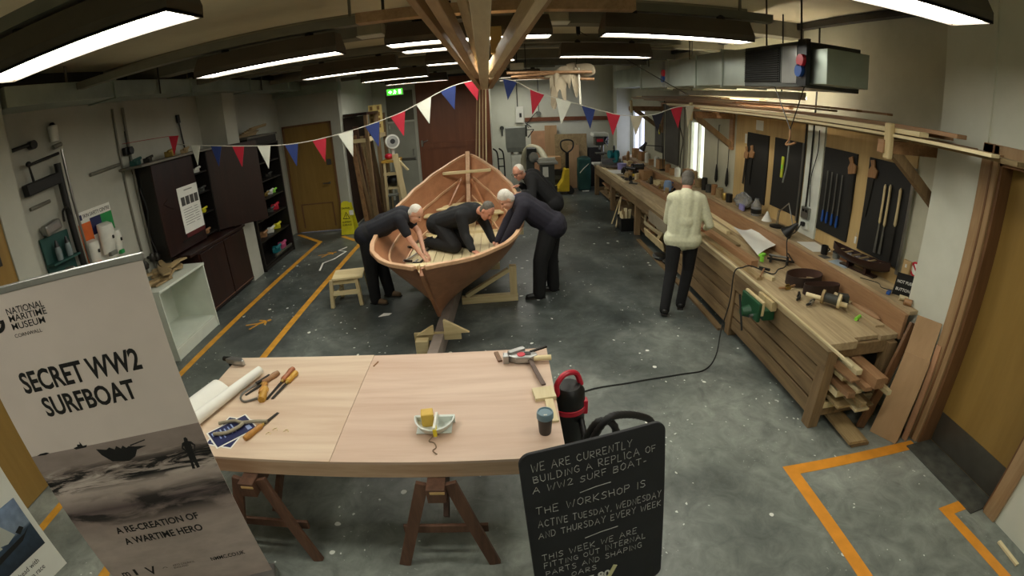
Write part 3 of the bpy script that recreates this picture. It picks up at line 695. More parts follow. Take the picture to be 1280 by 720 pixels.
grey_w = wood('grey_driftwood', '#a39c85', '#837b66', 'x', 2, .6, 0)
b = B().tube(spline([(-1.86, 2.16, TZ+.018), (-1.76, 2.19, TZ+.02), (-1.69, 2.175, TZ+.022), (-1.6, 2.19, TZ+.022), (-1.52, 2.2, TZ+.018)], 5), .011, 8)
part('arm', b, grey_w, t, smooth=True)
part('arm', B().tube(spline([(-1.84, 2.05, TZ+.018), (-1.75, 2.07, TZ+.02), (-1.69, 2.13, TZ+.022), (-1.68, 2.17, TZ+.022)], 5), .012, 8), grey_w, t, smooth=True)
# half model dish
t = thing('half_model', 'small pale half hull dish with a yellow block and string on the plywood table', 'model', (-.45, 2.17, TZ))
b = B(); rings = []
for k, (r, z) in enumerate(((.6, .0), (.88, .02), (1, .058), (.93, .058), (.82, .024), (.5, .008))):
    rings.append([V((-.45+.118*r*cos(pi+pi*i/18), 2.2+.135*r*sin(pi+pi*i/18)*1.05+(0 if 0 < i < 18 else 0), TZ+z)) for i in range(19)])
b.loft(rings, ring_closed=False, caps=False); b.bb((-.565, 2.196, TZ+.004), (-.335, 2.215, TZ+.05)).bb((-.55, 2.1, TZ+.003), (-.35, 2.2, TZ+.008))
pale = mk('pale_green_paint', '#d3dad4', .5, 0, .05, 12)
part('dish', b, pale, t, smooth=True, fix=False)
part('rib', B().bb((-.445, 2.06, TZ+.006), (-.43, 2.21, TZ+.075)), M['offwhite'], t, bev=.002)
part('yellow_block', B().box((-.49, 2.19, TZ+.05), (.07, .07, .085), rz=.15), mk('yellow_block_paint', '#d9b552', .6), t, bev=.006)
part('yellow_wedge', B().box((-.437, 2.08, TZ+.04), (.022, .05, .05), rz=.1), mk('bright_yellow_paint', '#d9c62e', .5), t, bev=.003)
part('string', B().tube(spline([(-.445, 2.06, TZ+.02), (-.47, 2.035, TZ+.004), (-.44, 2.02, TZ+.004), (-.425, 1.98, TZ+.004), (-.44, 1.955, TZ+.004), (-.415, 1.925, TZ+.004)], 5), .0035, 6), mk('twine', '#7a6650', .8), t)
# cup
t = thing('takeaway_cup', 'dark reusable coffee cup with a blue grey lid on the corner of the plywood table', 'cup', (.17, 2.07, TZ))
part('body', B().lathe([(.001, 0), (.031, 0), (.034, .01), (.042, .12), (.03, .122)], (.17, 2.07, TZ), 24), mk('brown_black_cup', '#35302e', .5), t, smooth=True)
lid = part('lid', B().lathe([(.042, .105), (.046, .109), (.046, .138), (.043, .147), (.038, .148), (.035, .141), (.001, .141)], (.17, 2.07, TZ), 24), mk('slate_blue_lid', '#6d8793', .4), t, smooth=True)
part('sip_spout', B().box((.17, 2.045, TZ+.143), (.018, .006, .003)), M['offwhite'], lid)
# sliding clamp
t = thing('bar_clamp', 'silver aluminium bar clamp with a red badge on the far corner of the plywood table', 'clamp', (.1, 2.85, TZ))
part('bar', B().bar((.115, 2.9, TZ+.03), (.2, 2.5, TZ+.03), .028, .012), mk('brown_steel_bar', '#5d4c44', .5, .3), t, bev=.002)
cl = B().prism([(-.11, -.01), (-.07, .04), (.02, .045), (.09, .02), (.1, -.02), (.04, -.055), (-.05, -.05)], (.09, 2.86, TZ+.004), (1, .0, 0), (0, 1, 0), (0, 0, .05))
chd = part('head', cl, M['alu'], t, bev=.008)
part('jaw', B().bar((-.01, 2.87, TZ+.045), (.1, 2.93, TZ+.045), .04, .05).box((-.03, 2.85, TZ+.03), (.04, .06, .06)), M['alu'], t, bev=.006)
part('badge', B().lathe([(.028, 0), (.028, .004), (.001, .004)], (.075, 2.85, TZ+.054), 18), M['redp'], chd, 'red round badge')
part('label_plate', B().box((.12, 2.86, TZ+.056), (.045, .04, .003)), M['black'], chd, 'dark label plate')
part('screw_handle', B().cyl((.16, 2.83, TZ+.03), (.28, 2.83, TZ+.03), .018, .02), M['pinex'], t, 'pale wooden screw handle', smooth=True)
part('lever', B().bar((.14, 2.88, TZ+.055), (.26, 2.95, TZ+.05), .016, .012), M['iron'], t)
solo('wood_block', B().box((.195, 2.43, TZ+.012), (.13, .12, .024), rz=.12), M['pine'], 'square pale wood block under the tail of the silver clamp', 'wood block', bev=.002)
solo('wood_block', B().box((.225, 2.26, TZ+.008), (.05, .22, .016), rz=.06), M['pine'], 'narrow pale wood strip behind the coffee cup', 'wood strip', bev=.002)
solo('wood_block', B().box((-.085, 2.92, TZ+.006), (.03, .13, .012), rz=.22), M['doorframe'], 'little red-brown slip of wood near the far edge of the plywood table', 'wood slip', bev=.001)
t = thing('corner_clamp', 'silver clamp gripping the far banner-side corner of the plywood table', 'clamp', (-2.13, 2.93, TZ))
part('body', B().prism([(-.09, -.02), (-.06, .03), (.05, .03), (.1, 0), (.09, -.02), (0, -.025)], (-2.13, 2.93, TZ+.006), (1, -.25, 0), (.25, 1, 0), (0, 0, .045)), M['alu'], t, bev=.008)
part('grip', B().cyl((-2.2, 2.96, TZ+.03), (-2.26, 2.97, TZ+.03), .02), M['blackpipe'], t)
part('lower_jaw', B().bar((-2.2, 2.95, TZ+.0), (-2.2, 2.95, TZ-.16), .02, .02).bar((-2.2, 2.95, TZ-.15), (-2.12, 2.93, TZ-.15), .03, .03), M['iron'], t)
t = thing('wood_shaving', 'thin curled wood shavings on the plywood table by the chisel', 'shavings', (-1.47, 2.1, TZ)); t['kind'] = 'stuff'
b = B()
for x, y in ((-1.47, 2.09), (-1.44, 2.13), (-1.36, 2.12)):
    b.tube([(x+.014*cos(a), y+.02*sin(a), TZ+.003+.001*a) for a in (0, .8, 1.6, 2.4, 3.2)], .0025, 5)
part('curl', b, M['pine'], t)
solo('pencil_stub', B().cyl((-.97, 2.86, TZ+.005), (-.95, 2.92, TZ+.005), .005, n=8), M['saww'], 'tiny brown pencil stub on the seam of the plywood table', 'pencil')

# ------------------------------------------------------------------ display banner
BR, BL = V((-1.505, 1.61, 0)), V((-2.395, 1.225, 0)); BU = (BR-BL).normalized(); BN = V((BU.y, -BU.x, 0)).normalized(); UP = V((0, 0, 1))
BW = (BR-BL).length; ZT, ZBOT = 2.075, .09
def bp(a, z, off=0): return BL+BU*a+UP*z+BN*off          # a metres from the left edge
def seaprint():
    m, nt, N, L, p = nodes('banner_seascape_print')
    tc = N.new('ShaderNodeTexCoord'); sp = N.new('ShaderNodeSeparateXYZ'); L.new(tc.outputs['Object'], sp.inputs['Vector'])
    def noise_(sx, sz, det, ro=.6, dist=0):
        mp = N.new('ShaderNodeMapping'); mp.inputs['Scale'].default_value = (sx, sx, sz); L.new(tc.outputs['Object'], mp.inputs['Vector'])
        n = N.new('ShaderNodeTexNoise'); n.inputs['Scale'].default_value = 1; n.inputs['Detail'].default_value = det; n.inputs['Roughness'].default_value = ro; n.inputs['Distortion'].default_value = dist
        L.new(mp.outputs['Vector'], n.inputs['Vector']); return n
    def mr(src, a, b_, c=0, d=1):
        q = N.new('ShaderNodeMapRange'); q.inputs['From Min'].default_value = a; q.inputs['From Max'].default_value = b_; q.inputs['To Min'].default_value = c; q.inputs['To Max'].default_value = d
        L.new(src, q.inputs['Value']); return q.outputs['Result']
    def math_(op, a, b_):
        q = N.new('ShaderNodeMath'); q.operation = op
        for i, s in enumerate((a, b_)):
            if isinstance(s, (int, float)): q.inputs[i].default_value = s
            else: L.new(s, q.inputs[i])
        return q.outputs[0]
    z = sp.outputs['Z']                                       # 0 at the foot of the banner
    sky, sea, foam, dark, sand = '#9f9087', '#6a5d57', '#a3958c', '#0f0b0c', '#82746c'
    band = ramp(N, [(0, lin('#b9a9a1')), (.35, lin('#b7a79f')), (.52, lin('#b0a098')), (.64, lin('#9b8a83')), (.72, lin('#5f5050')), (.79, lin('#b0a098')), (.87, lin('#c0b1a8')), (.945, lin('#84766f')), (1, lin('#978881'))])
    L.new(mr(z, 0.0, 1.142), band.inputs['Fac'])
    w = noise_(3.2, 22, 7, .65, .8); ws = mr(w.outputs['Fac'], .42, .5)
    # breaking wave: dark ragged streaks between z .78 and 1.02
    inw = math_('MULTIPLY', mr(z, .95, 1.0), mr(z, 1.14, 1.08)); wave = math_('MULTIPLY', inw, mr(w.outputs['Fac'], .52, .46))
    w2 = noise_(2.4, 9, 5, .55, .5); inb = math_('MULTIPLY', mr(z, .66, .76), mr(z, .93, .86)); beach = math_('MULTIPLY', inb, mr(w2.outputs['Fac'], .54, .44, 0, .9))
    dk = math_('MAXIMUM', wave, beach)
    n3 = noise_(5, 12, 4); var = mr(n3.outputs['Fac'], .3, .7, .86, 1.12)
    vm = N.new('ShaderNodeMix'); vm.data_type = 'RGBA'; vm.blend_type = 'MULTIPLY'; vm.inputs['Factor'].default_value = 1
    L.new(band.outputs['Color'], vm.inputs['A']); cb = N.new('ShaderNodeCombineColor')
    for i in range(3): L.new(var, cb.inputs[i])
    L.new(cb.outputs['Color'], vm.inputs['B'])
    fo = N.new('ShaderNodeMix'); fo.data_type = 'RGBA'; fo.inputs['B'].default_value = lin('#d2c6bd'); L.new(math_('MULTIPLY', inw, mr(w.outputs['Fac'], .55, .62, 0, .8)), fo.inputs['Factor']); L.new(vm.outputs['Result'], fo.inputs['A'])
    mx = N.new('ShaderNodeMix'); mx.data_type = 'RGBA'; mx.inputs['B'].default_value = lin(dark); L.new(dk, mx.inputs['Factor']); L.new(fo.outputs['Result'], mx.inputs['A'])
    L.new(mx.outputs['Result'], p.inputs['Base Color']); p.inputs['Roughness'].default_value = .55
    return m
bn = thing('display_banner', 'tall roll-up display banner reading SECRET WW2 SURFBOAT beside the plywood table', 'banner', tuple((BL+BR)/2), 0)
b = B().prism([(0, ZBOT), (BW, ZBOT), (BW, ZT-.02), (0, ZT-.02)], BL+BN*0, BU, UP, -BN*.003)
fab = part('fabric_panel', b, M['bannerc'], bn)
HZ = lambda a: 1.232
b = B().prism([(0, ZBOT), (BW, ZBOT), (BW, HZ(BW)), (0, HZ(0))], BL+BN*.0022, BU, UP, -BN*.0015)
sea = part('seascape_print', b, seaprint(), bn, 'brown-grey printed photograph of surf')
part('top_rail', B().bar(bp(-.01, ZT-.005, .0), bp(BW+.01, ZT-.005, .0), .022, .032), M['alu'], bn, bev=.004)
part('cassette', B().bar(bp(-.02, .05), bp(BW+.02, .05), .11, .085), M['alu'], bn, bev=.012)
part('support_pole', B().cyl(bp(BW/2, .08, -.03), bp(BW/2, ZT-.01, -.02), .009), M['alu'], bn)
for a in (.2, BW-.2): part('foot', B().box(bp(a, .012), (.09, .3, .02), rz=atan2(BU.y, BU.x)), M['alu'], bn, bev=.004)
def btext(name, rows, label, bold=.02, mat=None):
    for s, a, z, w, size in rows: part(name, text_b(s, size, bp(a, z, .0006 if z > 1.25 else .0024), BU, UP, BN, width=w, bold=bold), mat or M['ink'], fab, label)
btext('lettering', [('NATIONAL', .242, 1.955, .204, .043), ('MARITIME', .242, 1.921, .206, .043), ('MUSEUM', .242, 1.883, .182, .043)], 'museum name in black capitals', .008)
btext('lettering', [('CORNWALL', .237, 1.846, .153, .024)], 'small CORNWALL line', .002)
btext('headline', [('SECRET WW2', .16, 1.574, .65, .147), ('SURFBOAT', .22, 1.434, .513, .141)], 'bold black headline', .027)
btext('subtitle', [('A RE-CREATION OF', .222, .64, .513, .066), ('A WARTIME HERO', .231, .549, .49, .07)], 'black subtitle over the sand', .025)
btext('web_address', [('NMMC.CO.UK', .66, .29, .214, .043)], None, .015)
btext('partner_logo', [('m', .072, .292, .05, .085), ('l', .155, .292, .018, .075), ('V', .235, .275, .066, .098)], 'black partner logos', .012)
btext('partner_logo', [('ARTS COUNCIL', .415, .309, .145, .021), ('ENGLAND', .415, .288, .093, .021)], 'small pale partner line', 0, mk('fine_print', '#4a403c', .6))
b = B()
def arc(cx, cz, r0, r1, a0, a1, n=16):
    o = [(cx+r1*cos(a0+(a1-a0)*i/n), cz+r1*sin(a0+(a1-a0)*i/n)) for i in range(n+1)]
    return o+[(cx+r0*cos(a1-(a1-a0)*i/n), cz+r0*sin(a1-(a1-a0)*i/n)) for i in range(n+1)]
def bprism(poly): b.prism(poly, BL+BN*.0026, BU, UP, BN*.0006)
bprism(arc(.36, .3, .014, .016, .3, 2.9)); part('partner_ring', b, M['ink'], fab)
b = B(); bprism(arc(.165, 1.93, .026, .046, -2.9, .1)); bprism(arc(.165, 1.93, 0.001, .014, 0, 2*pi)); bprism([(.19, 1.94), (.212, 1.94), (.205, 1.925), (.185, 1.925)])
part('museum_emblem', b, M['ink'], fab, 'round black wave emblem')
b = B(); bprism([(.385, 1.205), (.4, 1.165), (.44, 1.115), (.53, 1.1), (.575, 1.12), (.6, 1.155), (.66, 1.168), (.6, 1.175), (.565, 1.185), (.55, 1.178), (.535, 1.195), (.52, 1.18), (.5, 1.2), (.485, 1.182), (.46, 1.2), (.44, 1.19)])
bprism([(.575, 1.19), (.665, 1.205), (.665, 1.199), (.575, 1.183)])
part('boat_print', b, M['ink'], sea, 'dark silhouette of a rowing boat in the surf')
b = B(); bprism([(.268, 1.236), (.278, 1.226), (.34, 1.227), (.35, 1.24), (.325, 1.238), (.322, 1.25), (.316, 1.265), (.313, 1.25), (.296, 1.252), (.293, 1.241)]); part('ship_print', b, M['ink'], sea, 'tiny ship on the horizon'); b = B(); bprism([(.036, 1.232), (.06, 1.24), (.1, 1.242), (.118, 1.236), (.09, 1.229)])
part('ship_print', b, M['ink'], sea, 'low dark hull on the horizon')
b = B(); bprism([(.857, 1.143), (.862, 1.165), (.874, 1.168), (.88, 1.155), (.877, 1.143), (.892, 1.137), (.906, 1.112), (.89, 1.08), (.885, 1.075), (.898, 1.11), (.886, 1.122), (.882, 1.09), (.879, 1.04), (.877, .975), (.86, .972), (.858, 1.02), (.855, 1.03), (.85, .972), (.834, .974), (.842, 1.03), (.846, 1.085), (.846, 1.12), (.838, 1.112), (.85, 1.082), (.845, 1.076), (.829, 1.108), (.842, 1.137)])
part('bather_print', b, M['ink'], sea, 'dark silhouette of a man standing in the shallows')

# ------------------------------------------------------------------ second poster in the near corner
PC = V((-1.65, .72, 1.22)); PD = V((-.25, -.97, 0)).normalized(); PN = V((.97, -.25, 0))
po = thing('information_panel', 'white information panel with a sailing boat picture, in front of the display banner', 'information panel', (-1.73, .42, 0), 0)
def pp(a, z, off=0): return PC+PD*a+UP*z+PN*off
pan = part('panel', B().prism([(0, 0), (.62, 0), (.62, .7), (0, .7)], PC, PD, UP, -PN*.012), M['paper'], po, bev=.001)
def sailprint():
    m, nt, N, L, p = nodes('sea_and_sky_print')
    tc = N.new('ShaderNodeTexCoord'); sp = N.new('ShaderNodeSeparateXYZ'); L.new(tc.outputs['Object'], sp.inputs['Vector'])
    mr = N.new('ShaderNodeMapRange'); mr.inputs['From Min'].default_value = 1.35; mr.inputs['From Max'].default_value = 1.58; L.new(sp.outputs['Z'], mr.inputs['Value'])
    r = ramp(N, [(0, lin('#1d2836')), (.42, lin('#34465a')), (.47, lin('#7c8a9c')), (1, lin('#7f93b4'))]); L.new(mr.outputs['Result'], r.inputs['Fac'])
    n = N.new('ShaderNodeTexNoise'); n.inputs['Scale'].default_value = 30; n.inputs['Detail'].default_value = 5; L.new(tc.outputs['Object'], n.inputs['Vector'])
    mx = N.new('ShaderNodeMix'); mx.data_type = 'RGBA'; mx.blend_type = 'OVERLAY'; mx.inputs['Factor'].default_value = .6; L.new(r.outputs['Color'], mx.inputs['A']); L.new(n.outputs['Fac'], mx.inputs['B'])
    L.new(mx.outputs['Result'], p.inputs['Base Color']); p.inputs['Roughness'].default_value = .5
    return m
pic = part('picture', B().prism([(.02, .13), (.5, .13), (.5, .345), (.02, .345)], PC+PN*.0005, PD, UP, PN*.001), sailprint(), po)
def pprint(name, polys, mat, label=None):
    b = B()
    for q in polys: b.prism(q, PC+PN*.0018, PD, UP, PN*.0006)
    part(name, b, mat, pic, label)
pprint('sail_print', [[(.09, .235), (.12, .3), (.145, .325), (.17, .24), (.13, .225)], [(.155, .225), (.175, .3), (.2, .325), (.215, .225)]], mk('sail_print_white', '#b9bcb4', .6), 'pale printed sails')
pprint('boat_print', [[(.035, .225), (.06, .215), (.2, .205), (.3, .21), (.29, .195), (.2, .185), (.08, .197)], [(.06, .25), (.05, .235), (.075, .222), (.085, .24)]], M['ink'], 'dark printed boat hull')
for s, a, z in (('race head to head with', .3, .09), ('Sailing Regatta race', .26, .055)): part('lettering', text_b(s, .03, pp(a, z, .0006), -PD, UP, PN, xs=.8), M['ink'], pan)
for a in (.12, .5): part('leg', B().cyl(pp(a, 0, -.02), pp(a, -1.22, -.02), .015), M['alu'], po)
part('base', B().box(tuple(pp(.31, -1.205, -.02)), (.3, .5, .03), rz=.25), M['alu'], po, bev=.005)

# ------------------------------------------------------------------ chalkboard
GL = {'A': [[(0, 0), (.4, 1), (.8, 0)], [(.15, .38), (.66, .38)]], 'B': [[(0, 0), (0, 1), (.5, .95), (.55, .7), (.05, .53), (.6, .4), (.55, .05), (0, 0)]], 'C': [[(.65, .85), (.35, 1), (.05, .7), (.05, .25), (.35, 0), (.7, .15)]],
 'D': [[(0, 0), (0, 1), (.45, .9), (.65, .5), (.45, .1), (0, 0)]], 'E': [[(.55, 1), (0, 1), (0, 0), (.58, 0)], [(0, .5), (.45, .53)]], 'F': [[(.55, 1), (0, 1), (0, 0)], [(0, .5), (.45, .53)]], 'G': [[(.65, .85), (.35, 1), (.05, .7), (.05, .25), (.35, 0), (.65, .15), (.65, .45), (.4, .45)]],
 'H': [[(0, 0), (0, 1)], [(.6, 0), (.6, 1)], [(0, .5), (.6, .52)]], 'I': [[(.1, 0), (.1, 1)]], 'K': [[(0, 0), (0, 1)], [(.6, 1), (.03, .45), (.62, 0)]], 'L': [[(0, 1), (0, 0), (.55, 0)]], 'M': [[(0, 0), (.1, 1), (.4, .4), (.7, 1), (.8, 0)]],
 'N': [[(0, 0), (.03, 1), (.6, 0), (.62, 1)]], 'O': [[(.35, 1), (.05, .75), (.05, .25), (.35, 0), (.65, .25), (.65, .75), (.35, 1)]], 'P': [[(0, 0), (0, 1), (.5, .95), (.58, .72), (.45, .5), (0, .46)]], 'Q': [], 'R': [[(0, 0), (0, 1), (.5, .95), (.55, .7), (.4, .52), (.03, .48), (.6, 0)]],
 'S': [[(.6, .88), (.3, 1), (.05, .78), (.2, .56), (.5, .45), (.6, .2), (.3, 0), (0, .13)]], 'T': [[(-.02, 1), (.68, 1)], [(.33, 1), (.33, 0)]], 'U': [[(0, 1), (.03, .25), (.3, 0), (.6, .2), (.62, 1)]], 'V': [[(0, 1), (.33, 0), (.66, 1)]], 'W': [[(0, 1), (.2, 0), (.45, .7), (.7, 0), (.92, 1)]],
 'Y': [[(0, 1), (.33, .5), (.66, 1)], [(.33, .5), (.3, 0)]], '2': [[(0, .8), (.3, 1), (.58, .78), (.4, .45), (0, 0), (.62, 0)]], '.': [[(.05, 0), (.1, .03)]], ',': [[(.1, .08), (.02, -.15)]], '-': [[(0, .35), (.35, .4)]]}
rr = random.Random(5)
CT = V((.02, 1.40, 1.21)); CU = V((.981, .1896, .0412)).normalized(); CN = V((.1803, -.9692, .1676)).normalized(); CV = CN.cross(CU).normalized(); CN = CU.cross(CV)
def cb_(u, v, off=0): return CT+CU*u+CV*v+CN*off
ch = thing('chalkboard_sign', 'black rounded chalkboard sign with handwritten chalk notice before the plywood table', 'chalkboard', tuple(cb_(.31, -.9))[:2]+(0,))
def rrect(w, h, r, x0=0, y0=0, n=7):
    o = []
    for cx, cy, a in ((w-r, -r, 0), (r, -r, pi/2), (r, -h+r, pi), (w-r, -h+r, 1.5*pi)):
        o += [(x0+cx+r*cos(a+pi/2*i/n), y0+cy+r*sin(a+pi/2*i/n)) for i in range(n+1)]
    return o
brd = part('board', B().prism(rrect(.635, .93, .05, -.012, .012), CT, CU, CV, -CN*.018), M['slate'], ch, bev=.003)
part('rear_panel', B().prism(rrect(.6, .85, .05, .005, -.02), CT-CN*.03+V((0, .0, 0)), CU, (CV+V((0, -.5, 0))).normalized(), -CN*.014), M['black'], ch, bev=.003)
for u in (.06, .56):
    part('leg', B().bar(cb_(u, -.8, -.012), (cb_(u, -1).x, cb_(u, -1).y-.06, 0), .035, .02), M['black'], ch)
rows = [('WE ARE CURRENTLY', .035, .465, -.076, -.072, .036), ('BUILDING A REPLICA OF', .038, .575, -.129, -.125, .034), ('A WW2 SURF BOAT-', .03, .53, -.183, -.176, .033), ('THE WORKSHOP IS', .032, .525, -.298, -.303, .036), ('ACTIVE TUESDAY, WEDNESDAY', .034, .605, -.372, -.388, .036), ('AND THURSDAY EVERY WEEK', .03, .605, -.435, -.44, .035), ('THIS WEEK WE ARE', .033, .485, -.575, -.565, .034), ('FITTING OUT INTERNAL', .038, .53, -.625, -.612, .032), ('PARTS AND SHAPING', .042, .51, -.677, -.667, .032), ('OARS', .16, .28, -.726, -.722, .032)]
b = B()
def stroke(pts, r=.0013): b.tube(pts, r, 5)
for s, u0, u1, v0, v1, hh in rows:
    b = B(); adv = []; x = 0
    for c in s:
        if c == ' ': x += .62; adv.append(None); continue
        wd = max([q[0] for st in GL[c] for q in st] or [.5]); adv.append(x); x += wd+.3
    k = (u1-u0)/(x-.3)
    for c, a in zip(s, adv):
        if a is None:
            part('chalk_word', b, M['chalk'], brd); b = B(); continue
        ja, jb, js = rr.uniform(-.004, .004), rr.uniform(-.08, .08), rr.uniform(.88, 1.12)
        for st in GL[c]:
            pts = []
            for q in st:
                uu = u0+(a+q[0]+jb*(q[1]-.5))*k; f_ = (uu-u0)/(u1-u0); pts.append(cb_(uu, v0+(v1-v0)*f_+ja*.5+q[1]*hh*js, .0006))
            stroke(pts)
    part('chalk_word', b, M['chalk'], brd)
for (a, c), (d, e) in (((.226, -.235), (.365, -.222)), ((.235, -.5), (.392, -.485))):
    b = B(); stroke([cb_(a, c, .0006), cb_((a+d)/2, (c+e)/2+.004, .0006), cb_(d, e, .0006)], .0018); part('chalk_dash', b, M['chalk'], brd)
b = B(); text_b('80', .07, cb_(.285, -.80, .0012), CU, CV, CN, width=.065, bold=.03, b=b); text_b('7', .07, cb_(.238, -.805, .0012), CU, CV, CN, width=.03, bold=.03, b=b)
part('numerals', b, mk('numeral_white', '#d5d5cf', .6), brd, 'white stick-on numerals')
part('cream_slip', B().bar(cb_(.335, -.81, .004), cb_(.375, -.73, .004), .02, .004, up=CN), mk('cream_slip', '#c9c596', .6), brd, 'cream diagonal slip by the numerals')

# ------------------------------------------------------------------ vacuum cleaner and cable
va = thing('vacuum_cleaner', 'black and red workshop vacuum with a coiled hose between table and chalkboard', 'vacuum cleaner', (.5, 2.2, 0))
VX, VY = .385, 2.7
part('drum', B().lathe([(.001, 0), (.105, .0), (.115, .03), (.115, .4), (.11, .43), (.001, .43)], (VX, VY, .06), 24), M['black'], va, smooth=True)
mh = part('motor_head', B().lathe([(.112, 0), (.118, .02), (.112, .13), (.08, .17), (.001, .18)], (VX, VY, .49), 24), M['black'], va, smooth=True)
part('rim', B().lathe([(.116, -.02), (.124, -.015), (.124, .02), (.116, .025)], (VX, VY, .49), 24), M['redp'], va, 'red rim', smooth=True)
part('carry_handle', B().tube(spline([(VX-.08, VY-.06, .62), (VX-.085, VY-.05, .7), (VX-.03, VY-.02, .76), (VX+.05, VY+.02, .74), (VX+.09, VY+.03, .64)], 5), .02, 8), M['redp'], mh, 'red carry handle', smooth=True)
part('latch', B().box((VX+.11, VY-.03, .5), (.04, .06, .11)), M['redp'], mh, 'red latch', bev=.008)
for a in range(4): part('castor', B().ell((VX+.1*cos(a*pi/2+.7), VY+.1*sin(a*pi/2+.7), .03), .03), M['blackpipe'], va, smooth=True)
hp = spline([(VX+.08, VY-.08, .42), (.46, 2.4, .4), (.43, 2.2, .55), (.42, 2.12, .7), (.47, 2.06, .84), (.56, 2.08, .78), (.6, 2.1, .55), (.55, 2.1, .42), (.47, 2.08, .5), (.44, 2.06, .7), (.5, 2.04, .86), (.6, 2.1, .84), (.74, 2.2, .74), (.86, 2.3, .6), (.9, 2.35, .4)], 9)
part('hose', B().tube(hp, [.02+.0035*(i % 2) for i in range(len(hp))], 10), M['rubber'], va, 'ribbed black hose', smooth=True)
solo('power_cable', B().tube(spline([(.44, 2.85, .1), (.47, 3.0, .012), (.6, 3.5, .008), (1.11, 3.62, .008), (1.6, 3.68, .008), (1.88, 3.72, .008), (2.1, 3.95, .02), (2.22, 4.15, .2), (2.3, 4.2, .5), (2.335, 4.25, .8), (2.41, 4.22, .86), (2.54, 4.26, .855), (2.7, 4.1, .82), (2.85, 4.22, .82), (3.0, 4.3, .84), (3.14, 4.56, 1.0), (3.26, 4.7, 1.03), (3.4, 4.78, 1.06), (3.49, 4.82, 1.14)], 6), .007, 6), M['rubber'], 'black power cable running across the floor and up to the wall socket', 'cable', smooth=True)
# ------------------------------------------------------------------ the long workbench
BZ = .80; SZ_ = 1.0
wb = thing('workbench', 'very long worn wooden workbench below the tool boards', 'workbench', (2.85, 7.5, 0))
for y0, y1 in ((2.68, 6.4), (6.403, 9.4), (9.403, 12.3)):
    part('front_slab', B().bb((2.42, y0, BZ-.07), (2.71, y1, BZ)), M['bench'], wb, bev=.005)
part('well_board', B().bb((2.712, 2.76, BZ-.05), (3.0, 12.3, BZ-.014)), M['bench'], wb, bev=.002)
part('rear_board', B().bb((3.0, 2.72, BZ-.05), (3.2, 12.3, BZ-.004)), M['bench'], wb, bev=.003)
part('end_rail', B().bb((2.5, 2.72, BZ-.16), (3.18, 2.76, BZ-.052)), M['apron'], wb, bev=.003)
part('upstand', B().bb((3.2, 2.7, BZ-.05), (3.245, 12.4, .975)), M['redcedar'], wb, bev=.004)
part('rear_shelf', B().bb((3.246, 2.7, .965), (3.598, 12.4, 1.0)), M['bench'], wb, bev=.003)
LEGS = (2.73, 4.42, 6.4, 8.4, 10.4, 12.2)
for y in LEGS:
    part('leg', B().bb((2.43, y-.055, 0), (2.53, y+.055, BZ-.072)), M['legwood'], wb, bev=.005)
    part('leg', B().bb((3.08, y-.05, 0), (3.18, y+.05, BZ-.06)), M['legwood'], wb, bev=.005)
    part('crossrail', B().bb((2.53, y-.03, .1), (3.08, y+.03, .2)), M['legwood'], wb)
for y0, y1 in zip(LEGS, LEGS[1:]):
    part('apron', B().bb((2.425, y0-.05, .56), (2.455, y1-.052, BZ-.072)), M['apron'], wb, bev=.003)
    if y0 < 6:
        for z0, z1 in ((.09, .225), (.245, .385), (.405, .535)):
            part('front_board', B().bb((2.45, y0+.057, z0), (2.475, y1-.057, z1)), M['apron'], wb, bev=.003)
    part('lower_shelf', B().bb((2.54, y0+.06, .1), (3.07, y1-.06, .125)), M['apron'], wb)
part('drawer_front', B().bb((2.405, 6.6, .5), (2.424, 7.5, .68)), mk('grey_drawer_wood', '#8f8470', .6), wb, 'greyish board screwed to the bench front', bev=.003)
solo('long_batten', B().bar((2.415, 5.5, BZ+.014), (2.375, 2.33, BZ+.014), .02, .02), M['pine'], 'long thin pale batten laid along the front edge of the workbench', 'batten', bev=.002)
# planks on top
def plank(p, q, w, h, mat, label, cat='plank', group='planks on the workbench'):
    p, q = V(p), V(q); up = V((0, 0, h/2))
    return solo('plank', B().bar(p+up, q+up, w, h), M[mat], label, cat, group, bev=.003)
plank((2.63, 4.36, BZ+.001), (2.62, 6.5, BZ+.001), .085, .075, 'redcedar', 'thick square pinkish plank on the bench, ending beside the white sheet')
plank((2.50, 4.0, BZ+.001), (2.53, 6.6, BZ+.001), .07, .03, 'oldwood', 'grey-brown plank between the thin batten and the thick pinkish plank')
plank((3.06, 5.1, BZ+.0), (3.13, 7.2, BZ+.0), .05, .035, 'pine', 'pale plank lying against the bench upstand behind the white sheet')
plank((2.93, 5.62, BZ-.013), (2.95, 7.4, BZ-.013), .06, .05, 'pine', 'pale plank ending at the far corner of the white sheet')
plank((2.79, 5.1, BZ-.013), (2.8, 7.0, BZ-.013), .11, .028, 'oldwood', 'wide grey plank in the bench well beside the man in the cream jumper')
plank((2.8, 7.65, BZ-.013), (2.82, 9.3, BZ-.013), .08, .07, 'redcedar', 'thick pink-brown plank on the far side of the man in the cream jumper')
plank((2.95, 7.5, BZ-.013), (2.94, 9.0, BZ-.013), .05, .05, 'rackw', 'dark plank beside the thick pink-brown plank beyond the cream jumper')
plank((2.51, 9.4, BZ+.001), (2.5, 11.6, BZ+.001), .07, .02, 'pine', 'thin pale strip along the far front edge of the bench')
plank((3.1, 2.86, BZ-.004), (3.12, 4.2, BZ-.004), .1, .02, 'bench', 'short worn board against the upstand at the near bench end')
